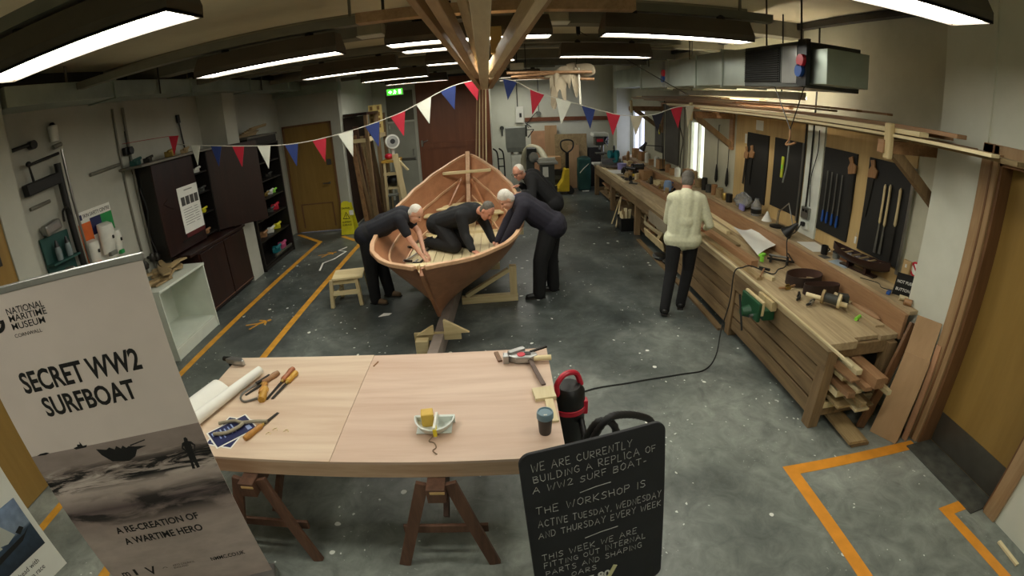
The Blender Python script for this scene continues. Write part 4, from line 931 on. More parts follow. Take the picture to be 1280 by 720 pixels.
# sheet with a green clip
t = thing('plan_sheet', 'big white paper plan draped over the planks on the workbench', 'paper', (3.05, 5.0, BZ+.08))
b = B(); g = []
for i in range(9):
    row = []
    for j in range(7):
        u, v_ = i/8, j/6; a = V((2.79, 4.58, 0)).lerp(V((3.27, 4.92, 0)), u); c = V((2.98, 5.6, 0)).lerp(V((3.17, 5.45, 0)), u)
        q = a.lerp(c, v_); q.z = BZ+.088+.012*sin(u*5+v_*2)+.03*max(0, u-.8)*5*.4-.03*(1-v_)*(1-u); row.append(q)
    g.append(row)
b.loft(g, ring_closed=False, caps=False)
part('sheet', b, M['paper'], t, smooth='all', fix=False)
part('green_clip', B().box((2.83, 4.55, BZ+.07), (.1, .05, .03), rz=.5).box((2.8, 4.5, BZ+.04), (.03, .05, .06)), M['lime'], t, 'bright green plastic clip', bev=.006)
# belts
def belt(cx, cy, rx, ry, h, rz, label, fl):
    t = thing('sanding_belt', label, 'sanding belt', (cx, cy, BZ), rz, 'sanding belts on the bench')
    b = B(); n = 40
    def ring(k, z): return [V((k*rx*cos(a), k*ry*sin(a)*(1+.15*cos(2*a)*fl), z)) for a in [2*pi*i/n for i in range(n)]]
    b.loft([ring(1, 0), ring(1, h), ring(.965, h), ring(.965, 0)], closed=True)
    part('band', b, M['bandbrown'], t, local=True, smooth=True)
    b = B(); b.loft([ring(.962, .002), ring(.962, h-.002), ring(.95, h-.002), ring(.95, .002)], closed=True)
    part('lining', b, mk('belt_backing', '#4a322a', .7), t, 'lighter brown lining', local=True, smooth=True)
belt(2.95, 3.88, .215, .14, .1, .1, 'open oval brown sanding belt standing on its edge, nearer the white sheet', 0)
belt(2.97, 3.6, .2, .075, .1, -.1, 'flatter grey-brown sanding belt standing in front of the open oval belt', 1)
# roller tool with two discs
t = thing('bobbin_tool', 'wooden tool with two pale discs and a grey block on the near bench end', 'tool', (2.92, 3.25, BZ))
part('shaft', B().cyl((2.72, 3.5, BZ+.05), (2.98, 3.2, BZ+.05), .022), M['pine'], t, smooth=True)
for k, (x, y, m_) in enumerate(((2.83, 3.38, 'oldwood'), (2.93, 3.26, 'pine'))):
    d = V((.65, -.75, 0)).normalized(); part('disc', B().cyl(V((x, y, BZ+.07))-d*.012, V((x, y, BZ+.07))+d*.012, .065, n=24), M[m_], t, smooth=True)
part('bobbin', B().cyl((2.84, 3.37, BZ+.07), (2.92, 3.27, BZ+.07), .045, n=18), M['dgrey'], t, smooth=True)
part('block', B().box((3.04, 3.34, BZ+.055), (.1, .08, .08), rz=-.5), M['dgrey'], t, bev=.004)
part('block_eye', B().cyl((3.0, 3.29, BZ+.06), (2.995, 3.285, BZ+.06), .022), M['blackpipe'], t)
solo('lime_tube', B().cyl((2.96, 3.03, BZ+.0), (3.05, 3.08, BZ+.0), .016), M['lime'], 'small lime green cylinder on the worn near bench end', 'plastic tube', smooth=True)
t = thing('paddle_stick', 'long stick with pale round handle and brown spear-shaped blade on the bench', 'stick', (3.1, 3.3, BZ+.01))
part('pale_handle', B().cyl((3.07, 3.75, BZ+.022), (3.12, 3.3, BZ+.022), .014, .016), M['pine'], t, smooth=True)
part('brown_blade', B().lathe([(.014, 0), (.02, .05), (.032, .2), (.026, .32), (.006, .36)], (3.12, 3.3, BZ+.022), 12, R=V((.06, -.42, 0)).to_track_quat('Z', 'Y').to_matrix()), M['redcedar'], t, smooth=True)
def shave(x, y, rz, label, m_):
    t = thing('spokeshave', label, 'spokeshave', (x, y, BZ), rz, 'spokeshaves on the bench')
    part('body', B().box((0, 0, .018), (.07, .03, .03)).box((0, .012, .035), (.05, .012, .03), rx=.4), M[m_], t, local=True, bev=.004)
    for s in (-1, 1): part('handle', B().lathe([(.008, 0), (.013, .03), (.012, .07), (.004, .085)], (s*.03, 0, .022), 10, R=V((s, .15, .05)).to_track_quat('Z', 'Y').to_matrix()), M['iron'] if m_ != 'brass' else M['saww'], t, local=True, smooth=True)
shave(2.67, 3.74, .2, 'brassy spokeshave on the front slab beside the open oval belt', 'brass')
shave(2.66, 3.52, .9, 'dark spokeshave between the brassy one and the grey one', 'iron')
shave(2.71, 3.38, .6, 'grey spokeshave on the front slab beside the two-disc tool', 'steel')
solo('wood_wedge', B().box((2.62, 4.02, BZ+.02), (.05, .12, .04), rz=.3), M['pine'], 'pale wedge on the bench in front of the open oval belt', 'wood block', bev=.003)
t = thing('hammer', 'small hammer lying on the bench front between the vise and the white sheet', 'hammer', (2.55, 4.08, BZ))
part('handle', B().cyl((2.5, 4.0, BZ+.045), (2.66, 4.2, BZ+.045), .01), M['saww'], t); part('head', B().bar((2.62, 4.24, BZ+.045), (2.7, 4.15, BZ+.045), .025, .025), M['iron'], t, bev=.003)
t = thing('bar_clamp', 'dark iron clamp lying behind the white sheet on the workbench', 'clamp', (3.05, 4.55, BZ))
part('bar', B().bar((2.9, 4.55, BZ+.03), (3.16, 4.38, BZ+.03), .02, .02), M['iron'], t); part('screw', B().cyl((2.95, 4.6, BZ+.05), (3.12, 4.48, BZ+.05), .014), M['steel'], t, smooth=True)
part('jaw', B().bar((3.14, 4.5, BZ+.03), (3.05, 4.36, BZ+.03), .03, .05).bar((2.98, 4.6, BZ+.03), (2.9, 4.48, BZ+.03), .03, .05), M['iron'], t)
part('tommy_bar', B().cyl((3.08, 4.3, BZ+.07), (3.18, 4.56, BZ+.07), .008), M['blackpipe'], t)
# woodworking vice on the front
t = thing('bench_vice', 'dark green woodworking vice with pale jaws on the bench front', 'vice', (2.35, 3.6, .62))
part('slide_body', B().bb((2.3, 3.52, .6), (2.42, 3.74, .7)), M['green'], t, bev=.008)
part('front_jaw', B().bb((2.2, 3.46, .62), (2.235, 3.8, .8)), M['green'], t, bev=.01)
part('jaw_liner', B().bb((2.235, 3.46, .68), (2.262, 3.8, .815)), M['pinez'], t, bev=.003)
part('jaw_liner', B().bb((2.36, 3.5, .7), (2.418, 3.76, .79)), M['pinez'], t, bev=.003)
for y in (3.55, 3.71): part('guide_rod', B().cyl((2.17, y, .65), (2.42, y, .65), .016), M['steel'], t, smooth=True)
part('boss', B().cyl((2.12, 3.63, .66), (2.2, 3.63, .66), .04, .06), M['green'], t, smooth=True)
part('handle_bar', B().cyl((2.12, 3.7, .8), (2.12, 3.56, .5), .01), M['blackpipe'], t, smooth=True)
# bundle of timber stored under the near end, each length its own thing
rb = random.Random(3)
k = 0
names = ['topmost', 'upper', 'middle', 'lower', 'bottom']
ends = [(2.56, .6, .1, .02, 'rackw'), (2.66, .61, .07, .05, 'pine'), (2.78, .58, .11, .1, 'redcedar'), (2.9, .55, .05, .05, 'rackw'), (2.6, .53, .09, .04, 'pine'), (2.71, .52, .08, .04, 'redcedar'), (2.83, .47, .14, .045, 'rackw'), (2.94, .46, .05, .045, 'pine'), (2.58, .46, .08, .05, 'redcedar'), (2.68, .45, .09, .035, 'pine'), (2.79, .41, .07, .03, 'pine'), (2.9, .4, .06, .03, 'redcedar'), (2.6, .38, .1, .06, 'pine'), (2.73, .36, .06, .04, 'oldwood'), (2.62, .29, .14, .025, 'oldwood'), (2.78, .27, .16, .02, 'pine'), (2.9, .26, .1, .02, 'oldwood')]
for x, z, w, h, m_ in ends:
    y0 = 2.46+rb.uniform(-.08, .16); dz = rb.uniform(-.004, .004)
    solo('timber_length', B().bar((x, y0, z), (x+rb.uniform(-.01, .02), y0+2.0, z+dz), w*.94, h*.94), M[m_], 'timber length with a sawn end sticking out from under the near bench end', 'timber', 'timber stacked under the near bench end', bev=.002)
for x, z, m_, l in ((2.72, .075, 'oldwood', 'upper'), (2.76, .04, 'apron', 'lower')):
    solo('timber_length', B().bar((x, 2.34, z-.018), (x+.06, 3.6, z-.018), .18, .028), M[m_], '%s of the two dark boards below the timber stack at the bench end' % l, 'timber', bev=.002)
part('stack_rail', B().bar((2.53, 2.70, .21), (3.1, 2.70, .21), .03, .06), M['pinex'], wb, bev=.003)
# leaning pieces at the bench end
solo('leaning_plank', B().bar((2.92, 2.56, .012), (3.25, 2.63, .93), .09, .03, up=(0, 1, 0)), M['doorframe'], 'dark plank leaning on the near end of the workbench', 'plank', bev=.003)
def lean(p0, p1, q1, q0, th, m_, label):
    p0, p1, q0, q1 = map(V, (p0, p1, q0, q1)); n = (p1-p0).cross(q0-p0).normalized()*th
    b = B().add([p0, p1, q1, q0, p0+n, p1+n, q1+n, q0+n], [(0, 1, 2, 3), (4, 5, 6, 7), (0, 1, 5, 4), (1, 2, 6, 5), (2, 3, 7, 6), (3, 0, 4, 7)])
    return solo('plywood_sheet', b, M[m_], label, 'plywood sheet', bev=.001)
lean((2.985, 2.49, .004), (3.11, 2.27, .004), (3.275, 2.36, .72), (3.165, 2.56, .72), -.012, 'tan', 'front tan plywood sheet, the shorter of the two leaning between bench and door frame')
lean((3.03, 2.5, .004), (3.15, 2.29, .004), (3.335, 2.41, 1.02), (3.235, 2.6, 1.02), -.012, 'tan', 'taller tan plywood sheet behind the shorter one, leaning by the oak door frame')
solo('white_strip', B().bar((3.24, 2.3, .004), (3.325, 2.36, .86), .02, .05, up=(0, 1, 0)), M['pinkw'], 'narrow pale strip leaning behind the plywood sheets by the door frame', 'strip')
solo('wood_offcut', B().bar((3.22, 1.1, .012), (3.2, .88, .012), .03, .02), M['pine'], 'short pale stick on the floor by the white wall past the oak door', 'wood offcut', bev=.002)

# ------------------------------------------------------------------ things under the bench
G = 'offcuts under the far half of the workbench'
for i in range(34):
    y = rb.uniform(6.6, 12.0); l = rb.uniform(.25, .7); a = rb.uniform(-.6, .6); x = rb.uniform(2.58, 2.9); z = .2+rb.choice((0, .05, .1, .16, .22))
    if min(abs(y-q) for q in LEGS) < .22: y += .35
    p = V((x, y, z)); d = V((sin(a)*.5, cos(a), rb.uniform(-.12, .25))).normalized()*l/2
    solo('wood_offcut', B().bar(p-d, p+d, rb.uniform(.04, .12), rb.uniform(.02, .05), up=(rb.uniform(-.3, .3), 0, 1)), M[rb.choice(['oldwood', 'pine', 'redcedar', 'rackw', 'oldwood'])], 'wood offcut in the jumble under the far half of the workbench', 'wood offcut', G, bev=.002)
def board(p, q, w, m_, label): solo('wood_board', B().bar(p, q, w, .022, up=(1, 0, .2)), M[m_], label, 'board', bev=.002)
board((2.2, 8.92, .006), (2.4, 9.35, .5), .13, 'pinez', 'pale board leaning upright against the bench front near the black bin')
board((2.18, 9.2, .006), (2.4, 9.45, .45), .05, 'pinez', 'thin pale stick leaning behind the pale upright board')
board((2.5, 7.35, .14), (2.56, 7.1, .5), .08, 'pinez', 'pale upright offcut beside the bench leg beyond the cream jumper')
board((2.48, 7.9, .2), (2.5, 6.95, .2), .14, 'pinez', 'long pale board lying low along the bench front beyond the cream jumper')
board((2.5, 8.0, .33), (2.56, 7.2, .32), .07, 'pine', 'narrow pale board lying over the long low board')
t = thing('storage_bin', 'black plastic bin of offcuts under the bench beside the third leg', 'bin', (2.44, 8.75, 0))
b = B(); o = [(2.22, 8.6), (2.5, 8.6), (2.5, 8.95), (2.22, 8.95)]
b.loft([[V((2.36+(x-2.36)*k, 8.775+(y-8.775)*k, z)) for x, y in o] for k, z in ((.9, .003), (1, .26), (.95, .26), (.86, .02))])
part('tub', b, M['black'], t, bev=.004)
for i in range(5): part('offcut', B().bar((2.27+.04*i, 8.68+.04*i, .1), (2.26+.045*i, 8.8, .36+.03*(i % 3)), .06, .02), M['oldwood' if i % 2 else 'pine'], t)
t = thing('dark_bag', 'black bag lying under the bench beyond the legs in black trousers', 'bag', (2.5, 6.9, 0))
part('body', B().ell((2.46, 6.95, .05), (.12, .2, .05)).ell((2.5, 6.72, .04), (.08, .1, .04)), M['black'], t, smooth=True)
part('strap', B().tube(spline([(2.4, 6.8, .08), (2.34, 6.95, .05), (2.4, 7.1, .07)], 5), .01, 6), M['grey'], t)
solo('floor_plank', B().bb((2.36, 4.5, .002), (2.43, 8.0, .03)), M['apron'], 'low dark skirting plank on the floor along the bench front', 'plank')

# ------------------------------------------------------------------ tools and clutter on the far half of the bench
def sbox(c, d, m_, label, cat, name, rz=0, bev=.004, group=None): return solo(name, B().box(c, d, rz=rz), M[m_] if isinstance(m_, str) else m_, label, cat, group, bev=bev)
t = thing('pillar_drill', 'pillar drill with a white head at the far end of the workbench', 'pillar drill', (2.55, 12.15, BZ))
part('base', B().bb((2.35, 11.98, BZ), (2.8, 12.28, BZ+.05)), M['ceilw'], t, bev=.01)
part('column', B().cyl((2.62, 12.18, BZ+.05), (2.62, 12.18, 1.55), .035), M['steel'], t, smooth=True)
part('table', B().box((2.56, 12.08, 1.1), (.26, .26, .025)).box((2.6, 12.15, 1.08), (.1, .1, .06)), M['dgrey'], t, bev=.004)
dh = part('head', B().box((2.5, 12.06, 1.42), (.22, .3, .22)), M['dgrey'], t, bev=.02)
part('belt_cover', B().box((2.52, 12.08, 1.58), (.4, .42, .1)), M['white'], dh, 'white belt cover', bev=.03)
part('red_badge', B().box((2.5, 11.9, 1.44), (.16, .02, .07)), M['redp'], dh, 'dark red badge')
part('chuck', B().cyl((2.5, 12.0, 1.31), (2.5, 12.0, 1.2), .03, .022), M['steel'], dh, smooth=True)
for a in range(3): part('feed_handle', B().cyl((2.64, 11.98, 1.4), (2.72, 11.98+.14*cos(a*2.1+.5), 1.4+.14*sin(a*2.1+.5)), .009), M['steel'], t)
part('motor', B().cyl((2.7, 12.2, 1.32), (2.7, 12.2, 1.54), .08), M['black'], t, smooth=True)
t = thing('mitre_saw', 'teal mitre saw on the far bench in front of the pillar drill', 'mitre saw', (2.75, 11.6, BZ))
part('base', B().box((2.72, 11.62, BZ+.05), (.5, .4, .09)), M['steel'], t, bev=.02)
mhs = part('motor_housing', B().cyl((2.66, 11.6, 1.12), (2.9, 11.66, 1.12), .1), M['teal'], t, smooth=True)
part('blade_guard', B().cyl((2.78, 11.52, 1.08), (2.82, 11.53, 1.08), .16, n=24), M['teal'], t, smooth=True)
part('saw_handle', B().tube(spline([(2.72, 11.4, 1.2), (2.72, 11.3, 1.27), (2.74, 11.4, 1.34), (2.76, 11.52, 1.27)], 4), .022, 8), M['black'], mhs, smooth=True)
part('fence', B().box((2.75, 11.75, BZ+.14), (.5, .03, .1)), M['alu'], t)
part('lever', B().bar((2.5, 11.45, 1.0), (2.9, 11.5, 1.03), .02, .03), M['alu'], t)
t = thing('lilac_tub', 'lilac plastic tub on the bench before the teal mitre saw', 'tub', (2.86, 11.1, BZ))
part('body', B().lathe([(.001, 0), (.1, 0), (.11, .15), (.1, .15), (.09, .02), (.001, .02)], (2.86, 11.1, BZ-.012), 20), M['purple'], t, smooth=True); part('lid', B().lathe([(.001, .15), (.114, .15), (.114, .175), (.001, .178)], (2.86, 11.1, BZ-.012), 20), M['purple'], t, smooth=True)
t = thing('cordless_drill', 'black cordless drill lying on the far bench before the lilac tub', 'drill', (2.88, 10.3, BZ))
part('body', B().cyl((2.8, 10.42, BZ+.15), (2.95, 10.2, BZ+.15), .04), M['black'], t, smooth=True); part('chuck', B().cyl((2.78, 10.46, BZ+.15), (2.74, 10.52, BZ+.15), .025, .015), M['iron'], t, smooth=True)
part('grip', B().bar((2.92, 10.25, BZ+.14), (2.94, 10.22, BZ+.03), .045, .06), M['black'], t, bev=.01); part('battery', B().box((2.93, 10.22, BZ+.02), (.08, .12, .05), rz=.6), M['yel2'], t, bev=.006)
t = thing('desk_lamp', 'black desk lamp with its arm stretched level over the far bench', 'desk lamp', (3.38, 9.7, 1.0))
part('base', B().lathe([(.001, 0), (.085, 0), (.085, .015), (.02, .03), (.001, .03)], (3.4, 9.7, 1.0), 20), M['black'], t, smooth=True)
part('arm', B().cyl((3.4, 9.7, 1.02), (3.38, 9.72, 1.5), .009).cyl((3.38, 9.72, 1.5), (3.1, 10.0, 1.5), .009), M['black'], t)
part('lamp_shade', B().lathe([(.03, -.07), (.035, 0), (.075, .12), (.07, .12), (.028, 0)], (3.08, 10.02, 1.5), 18, R=V((-.3, .2, -.6)).to_track_quat('Z', 'Y').to_matrix()), M['black'], t, smooth=True)
t = thing('bobbin_sander', 'pale wooden jig with a hooped handle on the far bench behind the lilac tub', 'jig', (3.1, 11.3, BZ))
part('box', B().box((3.06, 11.28, BZ+.1), (.16, .2, .2), rz=.3), M['pinex'], t, bev=.006); part('hoop', B().tube(spline([(3.02, 11.22, BZ+.2), (3.03, 11.22, BZ+.38), (3.07, 11.28, BZ+.4), (3.08, 11.33, BZ+.2)], 5), .025, 8), M['cardb'], t, smooth=True)
sbox((3.03, 9.75, BZ+.1), (.22, .22, .2), 'cardb', 'brown cardboard box in the middle of the far bench', 'box', 'cardboard_box', .2)
sbox((3.06, 9.4, BZ+.03), (.16, .24, .07), 'oldwood', 'flat wooden box before the brown cardboard box', 'box', 'wooden_box', -.3)
sbox((3.1, 9.05, BZ+.05), (.14, .2, .1), 'pinex', 'pale wooden box between the cardboard box and the blue jug', 'box', 'wooden_box', .4)
sbox((2.66, 10.75, BZ+.012), (.34, .5, .02), 'paper', 'white board lying flat on the far bench front', 'board', 'white_board', .05, .002)
sbox((3.02, 10.85, BZ+.08), (.1, .1, .18), 'tan', 'upright tan block beside the lilac tub', 'wood block', 'wood_block', .3)
sbox((2.88, 9.8, BZ+.06), (.2, .05, .14), 'pine', 'pale jig block between the drill and the cardboard box', 'wood block', 'wood_block', .7)
t = thing('blue_jug', 'blue plastic jug on the bench just behind the cream jumper\'s head', 'jug', (3.1, 8.55, BZ))
part('body', B().lathe([(.001, 0), (.07, 0), (.08, .1), (.06, .18), (.055, .18), (.001, .03)], (3.1, 8.55, BZ), 18), mk('pale_blue_plastic', '#8aa6cc', .35), t, smooth=True); part('handle', B().tube(spline([(3.17, 8.52, BZ+.16), (3.23, 8.5, BZ+.12), (3.17, 8.52, BZ+.05)], 5), .01, 6), M['blue2'], t, smooth=True)
t = thing('bench_grinder', 'small dark grinder at the back of the far bench', 'grinder', (3.1, 10.1, BZ))
part('motor', B().cyl((2.98, 10.5, BZ+.16), (3.18, 10.5, BZ+.16), .07), M['dgrey'], t, smooth=True); part('foot', B().box((3.08, 10.5, BZ+.04), (.16, .14, .08)), M['dgrey'], t)
for x in (2.95, 3.2): part('wheel', B().cyl((x-.012, 10.5, BZ+.16), (x+.012, 10.5, BZ+.16), .08, n=20), M['iron'], t, smooth=True)
for i, (x, y, z, w, h, m_, l) in enumerate(((3.08, 8.9, .0, .03, .05, 'rackw', 'dark'), (3.0, 8.3, 0, .04, .04, 'pine', 'pale'), (3.1, 8.1, 0, .05, .03, 'rackw', 'brown'))):
    solo('wood_offcut', B().bar((x-.1, y-.15, BZ+.01+h/2-.014), (x+.06, y+.15, BZ+.01+h/2-.014), w, h), M[m_], '%s short offcut lying askew on the bench behind the cream jumper' % l, 'wood offcut', bev=.002)
for i, (x, y) in enumerate(((2.6, 10.0), (2.66, 9.85), (2.58, 9.7))): sbox((x, y, BZ+.014), (.05, .12, .024), 'iron', 'small dark hand tool among the clutter on the far bench front', 'hand tool', 'hand_tool', .5*i, .004, 'hand tools on the far bench front')

GC = 'workshop clutter on the far half of the bench'
rc = random.Random(21)
def litter(i, x, y, kind):
    b = B(); z = BZ-.012
    if kind == 0:
        w_, d_, h_ = rc.uniform(.06, .16), rc.uniform(.06, .2), rc.uniform(.03, .14); b.box((x, y, z+h_/2), (w_, d_, h_), rz=rc.uniform(-.6, .6)); return solo('workshop_box', b, M[rc.choice(['cardb', 'oldwood', 'pine', 'tan', 'dgrey', 'rackw'])], 'small box or block among the clutter on the far half of the bench', 'box', GC, bev=.003)
    if kind == 1:
        r = rc.uniform(.03, .05); h_ = rc.uniform(.08, .17); b.lathe([(.001, 0), (r, 0), (r, h_*.8), (r*.6, h_*.9), (r*.6, h_), (.001, h_)], (x, y, z), 14); return solo('workshop_bottle', b, M[rc.choice(['offwhite', 'purple', 'black', 'iron', 'teal', 'brass'])], 'small bottle or tin among the clutter on the far half of the bench', 'bottle', GC+' bottles', smooth=True)
    a = rc.uniform(-1, 1); d = V((sin(a), cos(a), 0))*rc.uniform(.08, .16); b.bar(V((x, y, z+.02))-d, V((x, y, z+.02))+d, .035, .035).bar(V((x, y, z+.025))+d*.3, V((x, y, z+.07))+d*.6, .03, .05); return solo('hand_plane', b, M[rc.choice(['black', 'saww', 'iron', 'dgrey'])], 'hand plane or tool lying among the clutter on the far half of the bench', 'hand tool', GC+' tools', bev=.004)
spots = [(2.95, 11.95), (3.1, 11.85), (3.05, 10.95), (3.12, 10.65), (2.75, 10.55), (2.98, 10.6), (3.1, 9.2), (2.85, 9.55), (3.0, 9.25), (2.9, 9.05), (3.05, 8.75), (2.95, 8.55), (3.12, 8.35), (2.96, 8.2), (3.08, 7.95), (2.66, 9.6), (2.62, 9.25), (3.1, 7.6), (3.0, 7.35), (3.08, 9.98), (2.74, 10.05), (2.98, 12.1), (3.1, 12.2), (2.85, 9.9)]
for i, (x, y) in enumerate(spots): litter(i, x, y, (0, 1, 2, 0, 1, 2, 0)[i % 7])
for i, y in enumerate((8.05, 8.35, 8.9, 9.15, 9.45, 9.95, 10.2, 10.55, 10.9, 11.3, 11.6, 11.9)):
    b = B(); x = 3.42; h_ = rc.uniform(.08, .24)
    if i % 2: b.box((x, y, SZ_+h_/2), (.14, rc.uniform(.1, .2), h_), rz=rc.uniform(-.3, .3))
    else: b.lathe([(.001, 0), (.06, 0), (.06, h_), (.03, h_+.02), (.001, h_+.02)], (x, y, SZ_), 14)
    solo('shelf_box' if i % 2 else 'shelf_tin', b, M[rc.choice(['cardb', 'oldwood', 'dgrey', 'saww', 'tan', 'offwhite'])], ('square box' if i % 2 else 'round tin')+' in the row on the rear shelf before the bright windows', 'box' if i % 2 else 'tin', 'boxes and tins on the rear shelf by the windows' if i % 2 else 'tins on the rear shelf by the windows', bev=.003 if i % 2 else 0, smooth=not i % 2)
# ------------------------------------------------------------------ shelf behind the bench
SZ = 1.0
t = thing('anglepoise_lamp', 'black anglepoise lamp with its shade hanging low over the shelf', 'desk lamp', (3.42, 5.2, SZ))
part('base', B().lathe([(.001, 0), (.1, 0), (.1, .02), (.03, .035), (.001, .036)], (3.4, 5.2, SZ), 22), M['black'], t, smooth=True)
part('arm', B().cyl((3.4, 5.2, SZ+.03), (3.4, 5.18, SZ+.22), .007).cyl((3.38, 5.2, SZ+.03), (3.38, 5.18, SZ+.22), .005).cyl((3.4, 5.19, SZ+.2), (3.36, 4.94, SZ+.36), .007).cyl((3.36, 4.94, SZ+.36), (3.32, 4.74, SZ+.14), .006), M['steel'], t)
part('lamp_shade', B().lathe([(.02, -.07), (.028, -.03), (.04, .02), (.085, .12), (.08, .12), (.03, .02)], (3.31, 4.72, SZ+.13), 20, R=V((-.25, .2, -.35)).to_track_quat('Z', 'Y').to_matrix()), M['black'], t, smooth=True)
part('flex', B().tube(spline([(3.4, 5.1, SZ+.01), (3.5, 4.95, SZ+.06), (3.45, 4.8, SZ+.1), (3.36, 4.72, SZ+.16)], 5), .004, 5), M['rubber'], t)
solo('paper_sheet', B().prism([(0, 0), (.24, -.02), (.26, .33), (.02, .36)], (3.27, 4.22, SZ+.0015), (1, 0, 0), (0, 1, 0), (0, 0, .002)), M['paper'], 'white paper sheet on the shelf under the anglepoise lamp', 'paper')
t = thing('black_mug', 'black mug on the shelf beside the white paper', 'mug', (3.35, 4.14, SZ)); part('body', B().lathe([(.001, 0), (.038, 0), (.04, .095), (.036, .095), (.034, .01), (.001, .01)], (3.36, 4.14, SZ), 20), M['black'], t, smooth=True); part('handle', B().tube(spline([(3.4, 4.14, SZ+.075), (3.43, 4.14, SZ+.05), (3.4, 4.14, SZ+.025)], 5), .007, 6), M['black'], t, smooth=True)
t = thing('grey_pot', 'squat grey pot with a dark rim beside the black mug', 'pot', (3.4, 4.0, SZ)); part('body', B().lathe([(.001, 0), (.04, 0), (.046, .07), (.038, .07), (.036, .01), (.001, .01)], (3.42, 4.0, SZ), 20), M['grey'], t, smooth=True); part('rim', B().lathe([(.046, .062), (.049, .066), (.046, .074), (.038, .07)], (3.42, 4.0, SZ), 20), M['blackpipe'], t, smooth=True)
solo('leaflet', B().box((3.36, 3.83, SZ+.003), (.16, .22, .006), rz=.25), mk('pale_blue_booklet', '#9fb0bd', .4), 'pale blue booklet on the shelf beside the model boat', 'booklet', bev=.001)
solo('leaflet', B().box((3.45, 3.93, SZ+.003), (.1, .14, .005), rz=-.2), mk('salmon_card', '#c98f6c', .5), 'salmon pink card on the shelf behind the pale blue booklet', 'card', bev=.001)
solo('leaflet', B().box((3.3, 4.05, SZ+.003), (.1, .1, .005), rz=.1), M['chart'], 'slate grey square tile on the shelf in front of the mugs', 'tile', bev=.001)
# model boat
t = thing('model_boat', 'dark wooden model rowing boat on a stand on the shelf below the tool boards', 'model boat', (3.42, 3.62, SZ))
mb = B(); L_ = .5; c0, c1 = V((3.34, 3.98, 0)), V((3.5, 3.28, 0)); ax = (c1-c0); sd = V((-ax.y, ax.x, 0)).normalized(); rings = []; rin = []
for i in range(17):
    s = i/16; h = .105*(sin(pi*min(1, s*1.02))**.75)+.002; zg = .15+.05*(2*s-1)**2; zk = .06+.06*abs(2*s-1)**4; c = c0.lerp(c1, s)
    r = [c+sd*h*(-cos(pi*j/10))+V((0, 0, SZ+zg-(zg-zk)*sin(pi*j/10)**.7)) for j in range(11)]
    k = .88; r2 = [c+sd*h*k*(-cos(pi*j/10))+V((0, 0, SZ+zg-(zg-zk-.012)*sin(pi*j/10)**.7)) for j in range(10, -1, -1)]
    rings.append(r+r2)
mb.loft(rings, ring_closed=True)
part('hull', mb, mk('model_dark_hull', '#2b1712', .35), t, smooth=True)
for s in (.15, .28, .42, .55, .68, .8):
    h = .1*sin(pi*s)**.75*.9; c = c0.lerp(c1, s); part('thwart', B().bar(c-sd*h+V((0, 0, SZ+.145)), c+sd*h+V((0, 0, SZ+.145)), .025, .006), M['oldwood'], t)
part('stand', B().bar(c0.lerp(c1, .35)+V((0, 0, SZ+.035))-sd*.05, c0.lerp(c1, .35)+V((0, 0, SZ+.035))+sd*.05, .03, .07).bar(c0.lerp(c1, .65)+V((0, 0, SZ+.035))-sd*.05, c0.lerp(c1, .65)+V((0, 0, SZ+.035))+sd*.05, .03, .07).bar(c0.lerp(c1, .2)+V((0, 0, SZ+.01)), c0.lerp(c1, .8)+V((0, 0, SZ+.01)), .08, .02), M['mahog'], t)
t = thing('notice_card', 'black card with white lettering propped at the near end of the shelf', 'sign', (3.42, 2.97, SZ))
part('card', B().prism([(0, 0), (.22, 0), (.22, .2), (0, .2)], (3.36, 3.06, SZ+.003), V((.6, -.8, 0)), (.1, 0, 1), (.004, .003, 0)), M['black'], t)
for q_, z_, w_ in (('NOT PUSH', .12, .15), ('BUTTON', .05, .13)): part('lettering', text_b(q_, .038, (3.375, 3.04, SZ+z_), (.6, -.8, 0), (.1, 0, 1), (-.8, -.6, .05), width=w_, bold=.01, thick=.003), M['paper'], t)
solo('blue_clip', B().box((3.32, 3.06, SZ+.015), (.06, .035, .03), rz=.5), M['blue2'], 'little blue plastic clip at the near end of the shelf', 'clip', bev=.006)
solo('wooden_reel', B().cyl((3.33, 2.93, SZ+.025), (3.39, 2.88, SZ+.025), .025, .018), M['pine'], 'tiny wooden peg beside the blue clip', 'wooden peg', smooth=True)
solo('wooden_reel', B().cyl((3.3, 2.84, SZ+.03), (3.34, 2.78, SZ+.03), .03), M['saww'], 'brown reel at the very end of the shelf', 'reel', smooth=True)
solo('thin_wire', B().tube(spline([(3.3, 3.45, SZ+.004), (3.4, 3.3, SZ+.006), (3.36, 3.2, SZ+.004), (3.42, 3.1, SZ+.01)], 5), .004, 5), M['iron'], 'thin dark wire curling on the shelf before the model boat', 'wire')
# plastic bags and bottles
t = thing('plastic_bag', 'clear plastic bag with a purple label on the shelf beside the cream jumper', 'bag', (3.42, 6.1, SZ))
rn = random.Random(2); b = B(); b.ell((3.42, 6.2, SZ+.11), (.11, .17, .11), n=16, m=10); b.v = [q+V((rn.uniform(-.02, .02), rn.uniform(-.02, .02), rn.uniform(-.02, .02) if q.z > SZ+.03 else 0)) for q in b.v]
part('bag', b, M['glass'], t); part('label', B().box((3.33, 6.05, SZ+.05), (.03, .12, .08)), M['purple'], t, 'purple label')
t = thing('plastic_jar', 'clear plastic bottle lying against the tool board on the shelf', 'bottle', (3.42, 5.75, SZ))
part('body', B().lathe([(.001, 0), (.07, 0), (.075, .14), (.03, .2), (.03, .23), (.001, .23)], (3.42, 5.8, SZ), 16), M['glass'], t, smooth=True); part('dark_label', B().cyl((3.42, 5.8, SZ+.03), (3.42, 5.8, SZ+.09), .077), M['black'], t, smooth=True)
